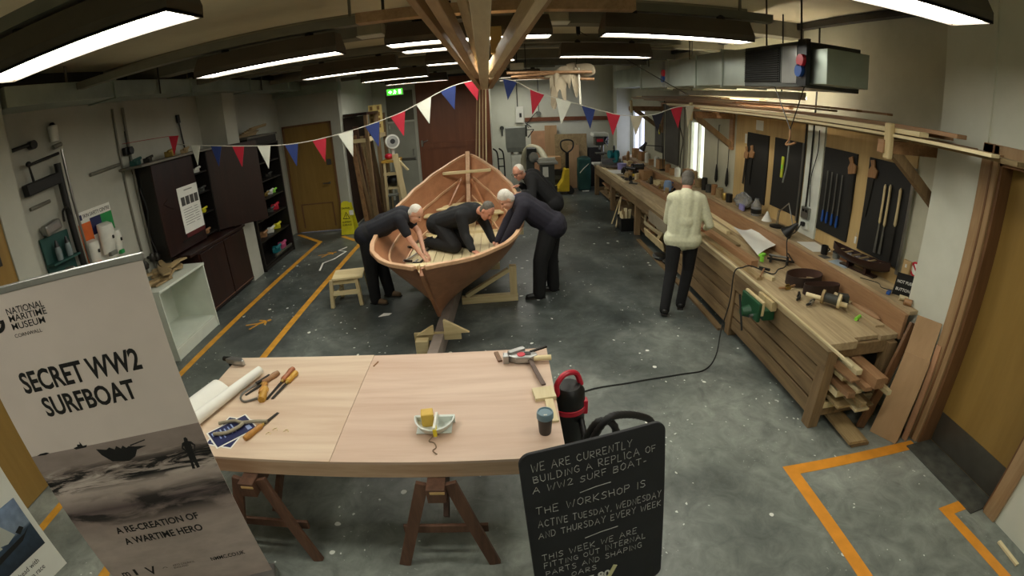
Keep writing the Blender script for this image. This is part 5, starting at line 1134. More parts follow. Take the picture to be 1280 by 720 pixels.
solo('paper_cone', B().lathe([(.001, 0), (.07, 0), (.012, .12), (.001, .13)], (3.42, 5.5, SZ), 14), M['paper'], 'small crumpled white paper cone beside the clear bottle', 'paper', smooth=True)
gsh = 'jars and tins on the shelf beyond the cream jumper'
for i, (y, r, h, m_) in enumerate(((6.6, .05, .12, 'iron'), (6.75, .04, .1, 'brass'), (6.95, .06, .14, 'oldwood'), (7.15, .05, .16, 'saww'), (7.35, .06, .12, 'dgrey'), (7.55, .05, .2, 'iron'), (7.8, .06, .14, 'oldwood'))):
    solo('small_tin', B().lathe([(.001, 0), (r, 0), (r, h), (r*.8, h+.01), (.001, h+.012)], (3.4, y, SZ), 14), M[m_], 'small tin or jar on the shelf beyond the man in the cream jumper', 'tin', gsh, smooth=True)
# ------------------------------------------------------------------ tool boards on the right wall
part_frame = None
def toolboard(y0, y1, z0, z1, m_, label, frame=False):
    t = thing('tool_board', label, 'tool board', (3.575, (y0+y1)/2, z0), 0)
    part('board', B().bb((3.562, y0, z0), (3.5815 if 3.2 < y0 < 4.7 or 5 < y0 < 6.9 else 3.5995, y1, z1)), M[m_], t, bev=.002)
    if frame: part('edge_strip', B().bb((3.555, y0-.035, z0-.05), (3.58, y0-.005, z1)), M['steel'], t)
    return t
solo('backing_board', B().bb((3.582, 3.25, 1.0), (3.598, 4.63, 2.3)), wood('yellow_plywood', '#c9ad78', '#b0925f', 'z', .35, .5, 0), 'yellow-brown plywood sheet on the wall behind the chisel tool boards', 'board')
solo('backing_board', B().bb((3.582, 5.02, 1.0), (3.598, 6.85, 2.3)), wood('yellow_plywood_far', '#c9ad78', '#b0925f', 'z', .35, .5, 0), 'yellow-brown plywood sheet on the wall behind the saw board', 'board')
toolboard(3.27, 3.87, 1.15, 2.08, 'board', 'black tool board of long pale handled chisels above the model boat', True)
toolboard(4.06, 4.62, 1.15, 2.08, 'board', 'black tool board of blue handled chisels above the mugs')
toolboard(5.06, 5.7, 1.17, 2.07, 'board', 'empty-looking black tool board with the yellow level', True)
toolboard(5.86, 6.46, 1.12, 2.07, 'board', 'black tool board with two wooden saws close to the cream jumper')
toolboard(9.3, 10.1, 1.15, 2.45, 'chart', 'tall slate grey board between the two bright windows')
toolboard(10.3, 10.8, 1.3, 2.1, 'chart', 'narrow grey board next to the far bright window')
def saw(y, z, dy, dz, label):
    t = thing('hand_saw', label, 'saw', (3.55, y, z-.4))
    d = V((0, dy, dz)).normalized(); n = V((0, -d.z, d.y))
    p = V((3.553, y, z))
    part('blade', B().prism([(-.03, .0), (.035, 0), (.02, .4), (-.03, .4)], p, n, d, (-.002, 0, 0)), M['iron'], t)
    b = B(); o = V((3.556, y, z)); s = 1
    b.prism([(-.06, 0), (.05, .02), (.06, -.05), (.03, -.1), (.06, -.15), (.0, -.17), (-.02, -.1), (-.07, -.08)], o, n, d, (-.022, 0, 0))
    part('saw_handle', b, M['saww'], t, bev=.005)
saw(4.1, 1.88, -.06, -1, 'wooden handled saw on the board of blue handled chisels')
saw(3.79, 1.9, .12, -1, 'wooden handled saw on the board of pale handled chisels')
saw(6.44, 1.7, .15, -1, 'wooden saw hanging at the cream jumper end of its black board')
saw(6.28, 1.73, .12, -1, 'wooden saw on the same board, nearer the yellow level')
def hung_chisel(y, zt, zb, hm, hl, label, group, name='long_chisel', r=.014):
    t = thing(name, label, 'chisel', (3.54, y, zb), 0, group)
    x = 3.543; zh = zt-hl
    if hm == 'navyh':
        part('blade', B().bar((x, y, zt), (x, y, zb+.13), .02, .005, up=(1, 0, 0)), M['steel'], t); part('handle', B().lathe([(.01, 0), (.017, .03), (.013, .09), (.01, .13)], (x, y, zb), 10), M['blue2'], t, smooth=True)
    else:
        part('handle', B().lathe([(.006, 0), (r, .02), (r*.85, hl*.5), (r, hl-.02), (.005, hl)], (x, y, zh), 10), M['pinez'], t, smooth=True); part('blade', B().bar((x, y, zh), (x, y, zb), .016, .006, up=(1, 0, 0), w1=.036), M['steel'] if name == 'long_chisel' else M['iron'], t)
        part('hook', B().bar((3.56, y, zt-.02), (3.535, y, zt-.02), .006, .006), M['steel'], t)
hung_chisel(3.58, 1.87, 1.2, 'pale', .38, 'long pale handled chisel next to the saw on the near black board', 'pale handled chisels')
hung_chisel(3.51, 1.88, 1.21, 'pale', .4, 'long pale handled chisel in the middle of its trio on the near black board', 'pale handled chisels')
hung_chisel(3.37, 1.88, 1.2, 'pale', .36, 'broad dark bladed slick with a pale handle, at the pillar end of its board', 'pale handled chisels', 'slick', .016)
for y, l in ((4.5, 'first blue handled chisel counted from the wall socket'), (4.42, 'second blue handled chisel counted from the wall socket'), (4.33, 'third blue handled chisel counted from the wall socket'), (4.24, 'blue handled chisel next to the wooden saw')):
    hung_chisel(y, 1.83, 1.26, 'navyh', .13, l, 'blue handled chisels')
t = thing('spirit_level', 'yellow-green level hanging on the black board behind the hook', 'level', (3.545, 5.45, 1.65)); part('body', B().bar((3.55, 5.45, 1.85), (3.55, 5.46, 1.58), .02, .05, up=(0, 1, 0)), mk('acid_yellow', '#b9c23a', .4), t, bev=.006); part('vial', B().box((3.538, 5.45, 1.72), (.006, .03, .05)), M['lime'], t)
t = thing('spirit_level', 'yellow level hanging on the narrow grey board by the far window', 'level', (3.545, 10.45, 1.6)); part('body', B().bar((3.55, 10.45, 2.0), (3.55, 10.45, 1.7), .02, .06, up=(0, 1, 0)), M['yellow'], t, bev=.006); part('vial', B().box((3.535, 10.4, 1.8), (.006, .05, .1)), M['black'], t)
# socket column
solo('wall_pilaster', B().bb((3.575, 4.66, .99), (3.6, 4.99, 2.3)), M['white'], 'white painted strip of wall carrying the socket between tool boards', 'wall panel')
t = thing('wall_socket', 'steel double wall socket with a black plug between the tool boards', 'socket', (3.57, 4.84, 1.1))
bx_ = part('back_box', B().bb((3.535, 4.77, 1.2), (3.575, 4.92, 1.34)), M['steel'], t, bev=.005); [part('switch', B().box((3.53, y_, 1.3), (.01, .03, .03)), M['black'], bx_) for y_ in (4.87, 4.81)]
part('lower_box', B().bb((3.54, 4.77, 1.08), (3.575, 4.92, 1.18)), M['white'], t, bev=.004); part('plug', B().box((3.52, 4.83, 1.14), (.04, .05, .05)), M['rubber'], t, bev=.006)
solo('wall_conduit', B().tube([(3.56, 4.87, 1.34), (3.56, 4.86, 2.2), (3.56, 4.83, 3.4)], .011, 8), M['iron'], 'dark vertical conduit rising from the steel wall socket to the ceiling', 'pipe', smooth=True)
solo('wall_conduit', B().tube([(3.57, 5.02, 1.0), (3.57, 5.02, 2.3)], .012, 8), M['iron'], 'dark vertical pipe beside the white strip of wall', 'pipe', smooth=True)
solo('hanging_cable', B().tube(spline([(3.55, 4.78, 1.36), (3.555, 4.82, 1.7), (3.555, 4.74, 2.0), (3.555, 4.74, 2.25)], 6), .006, 6), M['rubber'], 'black cable looping up the white strip of wall', 'cable')
t = thing('wall_socket', 'pale wall socket plate below the near tool board by the white pillar', 'socket', (3.58, 3.2, 1.15)); part('plate', B().bb((3.568, 3.1, 1.13), (3.6, 3.2, 1.27)), mk('cream_socket', '#b59a6c', .5), t, bev=.004); part('switch', B().box((3.566, 3.15, 1.22), (.006, .02, .03)), M['offwhite'], t)
t = thing('thermometer', 'small white tag hanging on a string beside the near tool board', 'tag', (3.56, 3.93, 1.1)); part('tag', B().box((3.574, 3.92, 1.22), (.006, .03, .07)), M['offwhite'], t); part('string', B().cyl((3.574, 3.92, 1.25), (3.574, 3.92, 1.3), .002, n=6), M['cord'], t)
t = thing('no_smoking_sign', 'round red ringed sign on the wall by the white pillar', 'sign', (3.59, 3.06, 1.15)); part('disc', B().cyl((3.6, 3.05, 1.22), (3.594, 3.05, 1.22), .07, n=24), M['paper'], t); b = B()
b.loft([[V((xx, 3.05+r*cos(a), 1.22+r*sin(a))) for a in [2*pi*i/28 for i in range(28)]] for xx, r in ((3.594, .07), (3.59, .07), (3.59, .052), (3.594, .052))], closed=True); b.bar((3.592, 3.09, 1.26), (3.592, 3.01, 1.18), .004, .014); part('ring', b, M['redp'], t)
solo('paper_note', B().bb((3.576, 6.05, 2.12), (3.5815, 6.25, 2.26)), M['paper'], 'little white paper note pinned above the saw board', 'note')
solo('paper_note', B().bb((3.576, 6.5, 1.9), (3.5815, 6.56, 2.04)), M['paper'], 'narrow white card pinned at the corner of the saw board', 'note')
for y, l, r in ((7.05, 'nearer the saw board', .012), (7.45, 'farther from the saw board', .014)):
    t = thing('hanging_tool', 'dark tool hanging by a cord on the bare wall, %s' % l, 'hand tool', (3.56, y, 1.15)); part('cord', B().cyl((3.57, y, 2.1), (3.565, y, 1.45), .006), M['iron'], t); part('tool', B().lathe([(.008, 0), (.03, .05), (.022, .2), (.01, .3)], (3.56, y, 1.15), 10), M['iron'], t, smooth=True); part('nail', B().cyl((3.6, y, 2.1), (3.56, y, 2.1), .006), M['steel'], t)
solo('hanging_cable', B().tube(spline([(3.55, 9.15, 2.45), (3.52, 9.12, 2.0), (3.55, 9.0, 1.7), (3.55, 9.1, 1.4), (3.55, 9.12, 1.0)], 6), .01, 6), M['iron'], 'dark looping cable on the wall beside the nearer bright window', 'cable')
for y, z0, z1, l in ((9.0, 1.0, 2.5, 'nearer'), (10.2, 1.0, 2.5, 'farther')): solo('wall_conduit', B().cyl((3.57, y, z0), (3.57, y, z1), .014), M['pipe'], 'thin vertical wall pipe %s of the two beside the slate board' % l, 'pipe', smooth=True)

# ------------------------------------------------------------------ timber rack above the bench
def bracket(y, label):
    t = thing('rack_bracket', label, 'bracket', (3.3, y, 1.85))
    part('arm', B().bar((3.6, y, 2.27), (2.82, y, 2.27), .07, .1), M['rackw'], t, bev=.004)
    part('brace', B().bar((3.56, y+.0, 1.82), (2.96, y, 2.24), .06, .085), M['legwood'], t, bev=.004)
    part('end_post', B().bar((2.86, y-.05, 2.18), (2.85, y-.05, 2.45), .05, .07, up=(0, 1, 0)), M['pinez'], t, bev=.012)
    part('wall_plate', B().bb((3.56, y-.06, 1.75), (3.6, y+.06, 2.4)), M['rackw'], t, bev=.003)
bracket(2.96, 'wooden rack bracket with a pale post by the white pillar')
bracket(7.0, 'wooden rack bracket in the middle, above the bare stretch of wall')
bracket(10.35, 'far wooden rack bracket before the far bright window')
RG = 'long timbers on the overhead rack'
rr2 = random.Random(9)
rackpos = [(2.9, 2.36, 1.98, 6.6, .09, .022, 'pine', 'outermost pale board along the front of the overhead rack'), (3.02, 2.34, 1.86, 6.0, .1, .03, 'oldwood', 'greyish board whose end sticks out beyond the oak door frame'), (3.13, 2.345, 2.1, 7.0, .09, .04, 'rackw', 'dark board tucked behind the greyish long one'), (2.92, 2.40, 2.62, 8.2, .1, .035, 'pine', 'thick pale board resting on top beside the pale post'), (3.05, 2.43, 2.38, 8.5, .11, .03, 'redcedar', 'reddish board on top with a slanting cut end'), (3.2, 2.40, 2.62, 9.0, .12, .025, 'redcedar', 'wide reddish board lying against the wall side of the rack'), (3.35, 2.35, 2.45, 9.2, .12, .03, 'rackw', 'brown board tight against the wall on the overhead rack')]
for x, z, y0, y1, w, h, m_, l in rackpos:
    solo('rack_timber', B().bar((x, y0, z), (x+rr2.uniform(-.05, .05), y1, z+rr2.uniform(0, .015)), w, h), M[m_], l, 'timber', RG, bev=.002)
for i in range(12):
    x = 2.96+.17*(i//4); y0 = rr2.uniform(3.2, 6.5); z = 2.462+.024*(i % 4)
    solo('rack_timber', B().bar((x, y0, z), (x+rr2.uniform(-.02, .02), 10.0+rr2.uniform(-.8, .8), z), rr2.uniform(.06, .11), .02), M[rr2.choice(['rackw', 'redcedar', 'rackw', 'pine'])], 'long timber in the middle of the overhead rack above the workbench', 'timber', RG, bev=.002)
# strip light over the rack
t = thing('strip_light', 'long white strip light hanging above the timber rack below the heater duct', 'strip light', (3.05, 6.1, 2.52))
part('casing', B().bb((3.0, 4.4, 2.56), (3.1, 7.85, 2.64)), M['ceilw'], t, bev=.006)
part('lamp_tube', B().cyl((3.16, 4.5, 2.585), (3.16, 7.75, 2.585), .016, n=12), emit('lit_strip_tube', '#fff3dc', 14), t)
for y in (4.8, 7.4): part('hanger', B().cyl((3.05, y, 2.64), (3.05, y, H), .008), M['iron'], t)
# ------------------------------------------------------------------ people
def organic(b, voxel, it=4, fac=.5):
    """fuse overlapping closed volumes into one continuous smooth surface"""
    me = mesh('fuse', b, []); o = bpy.data.objects.new('fuse', me); COL.objects.link(o)
    m = o.modifiers.new('r', 'REMESH'); m.mode = 'VOXEL'; m.voxel_size = voxel
    s = o.modifiers.new('s', 'SMOOTH'); s.factor = fac; s.iterations = it
    dg = bpy.context.evaluated_depsgraph_get(); ev = o.evaluated_get(dg); m2 = ev.to_mesh()
    r = B(); r.add([q.co.copy() for q in m2.vertices], [tuple(p.vertices) for p in m2.polygons]); ev.to_mesh_clear()
    bpy.data.objects.remove(o); bpy.data.meshes.remove(me); return r
def basis(f, u):
    f = V(f).normalized(); u = V(u); u = (u-f*u.dot(f)).normalized(); s = f.cross(u).normalized()
    return s, f, u, Matrix((s, f, u)).transposed()
def hand(b, w, d, n, curl=.4, side=1, k=1.0):
    """palm and five fingers at wrist w, fingers along d, back of the hand towards n; side +1 puts the thumb on d x n"""
    w, d = V(w), V(d).normalized(); n = V(n); n = (n-d*n.dot(d)).normalized(); s = d.cross(n).normalized()*side
    for i, (o, l) in enumerate(((.03, .071), (.01, .079), (-.01, .074), (-.029, .058))):
        kn = w+d*.088*k+s*o*k-n*.004
        b.cap(w+d*.01+s*o*.55*k, kn, .015*k, .012*k, 8)
        a1, a2 = curl*.5, curl*1.25
        m1 = kn+(d*cos(a1)-n*sin(a1)+s*o*1.2).normalized()*l*.55*k; m2 = m1+(d*cos(a2)-n*sin(a2)+s*o*1.2).normalized()*l*.5*k
        b.cap(kn, m1, .0098*k, .0088*k, 8); b.cap(m1, m2, .0088*k, .0074*k, 8)
    t0 = w+d*.025+s*.024*k; t1 = t0+(d*.62+s*.72-n*.15).normalized()*.045*k; t2 = t1+(d*.9+s*.28-n*.3).normalized()*.036*k
    b.cap(w+d*.012+s*.01, t0, .015*k, .014*k, 8); b.cap(t0, t1, .0135*k, .0105*k, 8); b.cap(t1, t2, .0105*k, .008*k, 8)
def person(label, J, mats, hair='short', sleeve='long', glasses=False, bulk=1.0, hem=.06, collar=None, lk=1.12):
    g = {k: V(v) for k, v in J.items()}
    s, f, u, R = basis(g['f'], g['u']); hc = g['head']
    sh = (g['shL']+g['shR'])/2; hp = (g['hipL']+g['hipR'])/2; tor = (sh-hp).normalized(); sx = (g['shR']-g['shL']).normalized()
    fr = tor.cross(sx).normalized()                                  # front of the chest or its back, only used for thickness
    b = B()                                                          # the whole body in skin
    b.ell(hc+u*.03, (.073, .092, .086), R); b.ell(hc+f*.022-u*.038, (.058, .068, .082), R); b.ell(hc+f*.058-u*.096, (.026, .022, .02), R)
    b.cap(hc+f*.088+u*.014, hc+f*.108-u*.026, .009, .0135, 10); b.ell(hc+f*.1-u*.03, (.017, .011, .009), R)
    b.ell(hc+f*.078+u*.03, (.05, .014, .011), R); b.ell(hc+f*.08-u*.062, (.026, .013, .012), R)
    for q in (-1, 1):
        b.ell(hc+s*q*.073-f*.006-u*.008, (.01, .02, .033), R); b.ell(hc+s*q*.036+f*.066-u*.022, (.02, .018, .018), R)
    b.cap(hc-u*.05-f*.02, g['neck'], .055, .06); b.cap(g['neck'], sh, .062, .085)
    b.cap(hp, sh, .115, .115)
    for q in 'LR':
        b.cap(sh.lerp(g['sh'+q], .3), g['sh'+q], .07, .052); b.cap(g['sh'+q], g['el'+q], .047, .039); b.cap(g['el'+q], g['wr'+q], .039, .026)
        b.cap(hp, g['hip'+q], .1, .088); b.cap(g['hip'+q], g['kn'+q], .08, .053); b.cap(g['kn'+q], g['an'+q], .053, .036)
        b.cap(g['an'+q], g['an'+q]+g['toe'+q]*.05+g.get('dn'+q, V((0, 0, -1)))*.035, .03, .02)
        if 'hd'+q in g: hand(b, g['wr'+q], g['hd'+q], g['hn'+q], J.get('curl', .5), -1 if q == 'R' else 1)
    body = organic(b, .0068, 3)
    feet = [g['anL'], g['anR']]; base = (feet[0]+feet[1])/2; base.z = min(feet[0].z, feet[1].z)-.08
    o = solo('person', body, mats['skin'], label, 'person', smooth='all', loc=tuple(base), fix=False)
    # clothes
    c = B()
    w = .112*bulk; c.cap(g['hipL']-tor*hem*.6, g['hipR']-tor*hem*.6, .128*bulk, .128*bulk)
    for q in 'LR':
        e = g['hip'+q]-tor*hem; tp = sh.lerp(g['sh'+q], .62)
        c.cap(e.lerp(hp-tor*hem, .15), tp, w, .098*bulk); c.cap(sh.lerp(g['sh'+q], .25), g['sh'+q], .085*bulk, .07*bulk)
        el = g['el'+q] if sleeve != 'short' else g['sh'+q].lerp(g['el'+q], .62)
        c.cap(g['sh'+q], el, .07*bulk, (.056 if sleeve == 'short' else .054)*bulk)
        if sleeve == 'long': c.cap(g['el'+q], g['el'+q].lerp(g['wr'+q], .92), .054*bulk, .041*bulk)
        if sleeve == 'pushed': c.cap(g['el'+q], g['el'+q].lerp(g['wr'+q], .3), .054*bulk, .05*bulk)
    c.cap(hp-tor*hem, sh, w*1.1, .12*bulk); c.cap(sh, g['neck'], .09, .07); c.ell(hp.lerp(sh, .45), .135*bulk)
    part('jumper' if sleeve != 'short' else 'shirt', organic(c, .0115, 4), mats['top'], o, mats.get('toplabel'), smooth='all', fix=False)
    t = B()
    for q in 'LR':
        t.cap(hp, g['hip'+q], .12*lk, .112*lk); dn_ = g.get('dn'+q, V((0, 0, -1))); t.cap(g['hip'+q], g['kn'+q], .104*lk, .076*lk); t.cap(g['kn'+q], g['an'+q], .076*lk, .064*lk); t.cap(g['an'+q], g['an'+q]+dn_*.03, .064*lk, .064*lk)
    t.cap(hp-tor*.04, hp, .125, .115)
    part('trousers', organic(t, .0115, 4), mats['leg'], o, smooth='all', fix=False)
    for q in 'LR':
        d = g['toe'+q].normalized(); a = g['an'+q]; dn = g.get('dn'+q, V((0, 0, -1))); k = B()
        k.cap(a+dn*.035-d*.035, a+dn*.045+d*.06, .042, .04); k.cap(a+dn*.048+d*.05, a+dn*.052+d*.15, .043, .033); k.cap(a+dn*.0, a+dn*.04, .045, .045)
        sho = part('shoe', organic(k, .009, 3), mats['shoe'], o, smooth='all', fix=False)
        sd = d.cross(dn).normalized(); so = B(); prof = [(-.075, .036), (.0, .04), (.09, .046), (.15, .04), (.185, .018)]
        so.prism([(x, y) for x, y in prof]+[(x, -y) for x, y in reversed(prof)], a+dn*.068, d, sd, dn*.017); part('shoe_sole', so, M['sole'], sho)
    # face
    for q in (-1, 1): part('eye', B().ell(hc+s*q*.031+f*.079+u*.012, (.012, .008, .007), R, 10, 6), M['eye'], o, smooth=True)
    part('mouth', B().ell(hc+f*.0905-u*.061, (.021, .006, .0045), R, 10, 6), M['lip'], o, smooth=True)
    h = B()
    if hair == 'short': h.ell(hc+u*.05-f*.022, (.079, .087, .078), R); h.ell(hc-f*.04-u*.01, (.074, .062, .075), R)
    if hair == 'thin': h.ell(hc+u*.04-f*.016, (.0765, .088, .0795), R); h.ell(hc-f*.04-u*.012, (.072, .058, .06), R)
    if hair == 'full': h.ell(hc+u*.055-f*.015, (.084, .093, .082), R); h.ell(hc-f*.04-u*.0, (.082, .07, .085), R)
    part('hair', organic(h, .008, 2), mats['hair'], o, smooth='all', fix=False)
    if glasses:
        gl = B()
        for q in (-1, 1):
            gl.tube([hc+s*(q*.032+.024*cos(a))+f*.1+u*(.01+.018*sin(a)) for a in [2*pi*i/14 for i in range(14)]], .0028, 6, closed=True); gl.tube([hc+s*q*.056+f*.1+u*.014, hc+s*q*.078+f*.03+u*.012, hc+s*q*.08-f*.01+u*.006], .0026, 6)
        gl.tube([hc-s*.008+f*.103+u*.014, hc+s*.008+f*.103+u*.014], .0026, 6); part('glasses', gl, M['iron'], o)
    if collar is not None: part('collar', organic(B().cap(g['neck'].lerp(sh, .15), g['neck']+(hc-g['neck']).normalized()*.02, .073, .066), .008, 2), collar, o, 'pale shirt collar', smooth='all', fix=False)
    return o
person('man in navy short sleeved shirt leaning over the boat from the stool side', dict(
    head=(-1.1, 5.86, 1.175), f=(.72, -.22, -.66), u=(.66, -.05, .75), neck=(-1.215, 5.89, 1.2), shL=(-1.3, 6.06, 1.16), shR=(-1.28, 5.72, 1.14), elL=(-1.1, 5.98, .9), elR=(-1.15, 5.66, .87),
    wrL=(-1.02, 5.74, .72), wrR=(-1.02, 5.6, .695), hdL=(.5, -.3, -.5), hnL=(.4, .1, .9), hdR=(.5, -.2, -.6), hnR=(.6, 0, .8), hipL=(-1.74, 6.01, .96), hipR=(-1.75, 5.82, .96), knL=(-1.68, 6.04, .5), knR=(-1.76, 5.81, .5),
    anL=(-1.62, 6.05, .085), anR=(-1.76, 5.8, .085), toeL=(.95, -.3, 0), toeR=(.95, -.3, 0)), dict(skin=M['skinp'], top=M['navy'], leg=M['blackc'], shoe=M['shoe'], hair=M['hairw']), 'thin', 'short', bulk=1.12, lk=1.2)
person('man in dark clothes kneeling on the floorboards inside the surfboat', dict(
    head=(-.2, 6.0, 1.12), f=(.5, -.5, -.7), u=(.55, -.25, .78), neck=(-.33, 6.09, 1.13), shL=(-.34, 6.28, 1.08), shR=(-.53, 6.01, 1.07), elL=(-.22, 6.3, .82), elR=(-.5, 5.94, .84),
    wrL=(-.15, 6.2, .655), wrR=(-.41, 5.83, .655), hdL=(.5, -.3, -.35), hnL=(.2, 0, 1), hdR=(.6, -.4, -.3), hnR=(.1, 0, 1), hipL=(-.76, 6.52, .9), hipR=(-.88, 6.36, .9), knL=(-.5, 6.24, .655), knR=(-.65, 6.04, .655),
    anL=(-.86, 6.5, .64), anR=(-1.0, 6.3, .64), toeL=(-.55, .35, -.55), toeR=(-.55, .35, -.55), dnL=(-.6, .4, .55), dnR=(-.6, .4, .55)), dict(skin=M['skin'], top=M['greyc'], leg=M['blackc'], shoe=M['shoek'], hair=M['hairk']), 'short', 'long', bulk=1.22, lk=1.2)
person('white haired man in a navy jumper bending over the boat from the workbench side', dict(
    head=(.055, 5.78, 1.3), f=(-.68, -.25, -.69), u=(-.6, -.15, .78), neck=(.16, 5.84, 1.27), shL=(.26, 5.68, 1.21), shR=(.25, 6.02, 1.22), elL=(.12, 5.6, .99), elR=(.06, 5.95, .98),
    wrL=(-.01, 5.56, .79), wrR=(-.08, 5.8, .76), hdL=(-.4, -.1, -.8), hnL=(-.8, 0, .5), hdR=(-.4, -.2, -.8), hnR=(-.8, 0, .5), hipL=(.59, 5.77, .95), hipR=(.62, 5.95, .95), knL=(.45, 5.73, .5), knR=(.6, 5.95, .5),
    anL=(.42, 5.71, .085), anR=(.63, 5.94, .085), toeL=(-.97, -.15, 0), toeR=(-.97, -.15, 0)), dict(skin=M['skinp'], top=M['navyk'], leg=M['blackc'], shoe=M['shoek'], hair=M['hairw']), 'full', 'long', bulk=1.3, lk=1.32, collar=M['purple'])
person('white haired man with glasses in a black jacket, behind the bending man in navy', dict(
    head=(.27, 7.12, 1.43), f=(-.62, -.62, -.42), u=(-.3, -.2, .93), neck=(.37, 7.2, 1.35), shL=(.46, 7.04, 1.31), shR=(.5, 7.4, 1.32), elL=(.44, 6.92, 1.08), elR=(.42, 7.42, 1.08),
    wrL=(.32, 6.92, 1.16), wrR=(.3, 7.32, 1.2), hdL=(-.9, .1, -.1), hnL=(0, 0, 1), hdR=(-.9, -.1, -.1), hnR=(0, 0, 1), hipL=(.76, 7.14, .95), hipR=(.78, 7.34, .95), knL=(.74, 7.1, .5), knR=(.76, 7.34, .5),
    anL=(.76, 7.08, .085), anR=(.78, 7.34, .085), toeL=(-.95, -.2, 0), toeR=(-.95, -.2, 0)), dict(skin=M['skin'], top=M['blackc'], leg=M['blackc'], shoe=M['shoek'], hair=M['hairw']), 'thin', 'long', glasses=True, bulk=1.25)
person('man in a cream jumper and black trousers seen from behind at the workbench', dict(
    head=(2.16, 5.27, 1.555), f=(.42, .76, -.5), u=(.22, .42, .88), neck=(2.12, 5.2, 1.44), shL=(1.955, 5.2, 1.37), shR=(2.275, 5.12, 1.37), elL=(1.95, 5.32, 1.08), elR=(2.4, 5.1, 1.07),
    wrL=(2.18, 5.5, 1.02), wrR=(2.46, 5.33, .97), hdL=(.8, .4, -.3), hnL=(-.2, .2, 1), hdR=(.25, .9, -.35), hnR=(.2, .2, 1), hipL=(2.0, 5.19, .92), hipR=(2.2, 5.15, .92), knL=(1.96, 5.12, .5), knR=(2.22, 5.22, .49),
    anL=(1.87, 4.99, .1), anR=(2.14, 5.16, .085), toeL=(.3, .94, -.12), toeR=(.35, .93, 0)), dict(skin=M['skin'], top=M['cream'], leg=M['blackc'], shoe=M['shoek'], hair=M['hairk']), 'short', 'long', bulk=1.02, hem=.05, lk=1.0)
# ------------------------------------------------------------------ left side of the room
# ducts and pipes
t = thing('air_duct', 'shiny metal air duct running under the ceiling above the dark cupboard', 'duct', (-4.2, 6.5, 3.1))
part('duct_run', B().bb((-4.42, 2.99, 3.1), (-4.02, 9.82, 3.28)), M['duct'], t, bev=.004)
for y in (4.4, 5.9, 7.6, 9.2): part('flange', B().bb((-4.44, y, 3.085), (-4.0, y+.04, 3.295)), M['duct'], t)
for y in (5.2, 8.0): part('hanger', B().cyl((-4.0, y, 3.1), (-4.0, y, H), .01), M['iron'], t)
def pipe(pts, r, m_, label, n=8): return solo('wall_pipe', B().tube(pts, r, n), M[m_], label, 'pipe', smooth=True)
pipe([(-4.68, 5.04, .05), (-4.68, 5.04, 3.05)], .015, 'pipe', 'thinner vertical pipe of the pair beside the dark cupboard')
pipe([(-4.67, 5.225, .05), (-4.67, 5.225, 3.05)], .019, 'pipe', 'thicker dark vertical pipe of the pair beside the dark cupboard')
pipe([(-4.68, 4.46, 2.33), (-4.68, 5.0, 2.36)], .022, 'pipe', 'short horizontal pipe stub joining the pair of vertical pipes')
t = thing('pipe_valve', 'dark valve with a spindle between the pair of vertical pipes', 'valve', (-4.64, 5.18, 2.5)); part('body', B().box((-4.64, 5.16, 2.5), (.07, .16, .1)), M['black'], t, bev=.015); part('wheel', B().cyl((-4.6, 5.16, 2.5), (-4.57, 5.16, 2.5), .045), M['black'], t, smooth=True); part('spindle', B().cyl((-4.64, 5.16, 2.2), (-4.64, 5.16, 2.75), .006), M['iron'], t)
part('cable_box', B().box((-4.63, 5.29, 2.02), (.06, .07, .2)), M['black'], t, bev=.01)
t = thing('heater_pipes', 'black pipe assembly bending across the wall and down beside the safety poster', 'pipe', (-4.6, 3.9, 1.2))
part('pipe_down', B().tube([(-4.6, 3.97, .2), (-4.6, 3.93, 2.55)], .04, 10), M['blackpipe'], t, smooth=True); part('pipe_down', B().tube([(-4.56, 4.05, .2), (-4.56, 4.0, 2.68)], .016, 8), M['steel'], t, smooth=True)
part('duct_box', B().bar((-4.62, 3.45, 2.36), (-4.62, 3.92, 2.4), .1, .12), M['blackpipe'], t, bev=.01); part('top_pipe', B().tube([(-4.6, 3.57, 2.42), (-4.6, 3.55, 2.6), (-4.6, 3.98, 2.65)], .016, 8), M['blackpipe'], t, smooth=True)
part('valve_cap', B().ell((-4.6, 3.55, 2.61), (.03, .035, .03)), M['blackpipe'], t, smooth=True); part('valve_cap', B().cyl((-4.6, 3.92, 2.72), (-4.6, 4.04, 2.74), .025), M['pipe'], t, smooth=True)
t = thing('wall_lamp', 'white cylindrical wall lamp with a dark cap above the black pipes', 'wall lamp', (-4.62, 4.0, 2.78)); part('shade', B().lathe([(.001, 0), (.05, 0), (.058, .16), (.05, .17), (.001, .17)], (-4.62, 3.98, 2.78), 16), M['offwhite'], t, smooth=True); part('cap', B().lathe([(.001, 0), (.04, 0), (.02, .03), (.001, .03)], (-4.62, 3.98, 2.95), 14), M['black'], t, smooth=True)
pipe([(-4.69, 3.45, 2.78), (-4.62, 3.62, 2.8)], .02, 'iron', 'short iron stub pipe high on the wall above the green bottle rack')
solo('pipe_boss', B().cyl((-4.66, 3.66, 2.79), (-4.58, 3.66, 2.79), .045), M['iron'], 'round iron pipe end beside the short stub pipe', 'pipe', smooth=True)
pipe([(-4.68, 3.5, 2.17), (-4.68, 3.78, 2.19)], .02, 'pipe', 'short grey stub pipe below the black pipe bend')
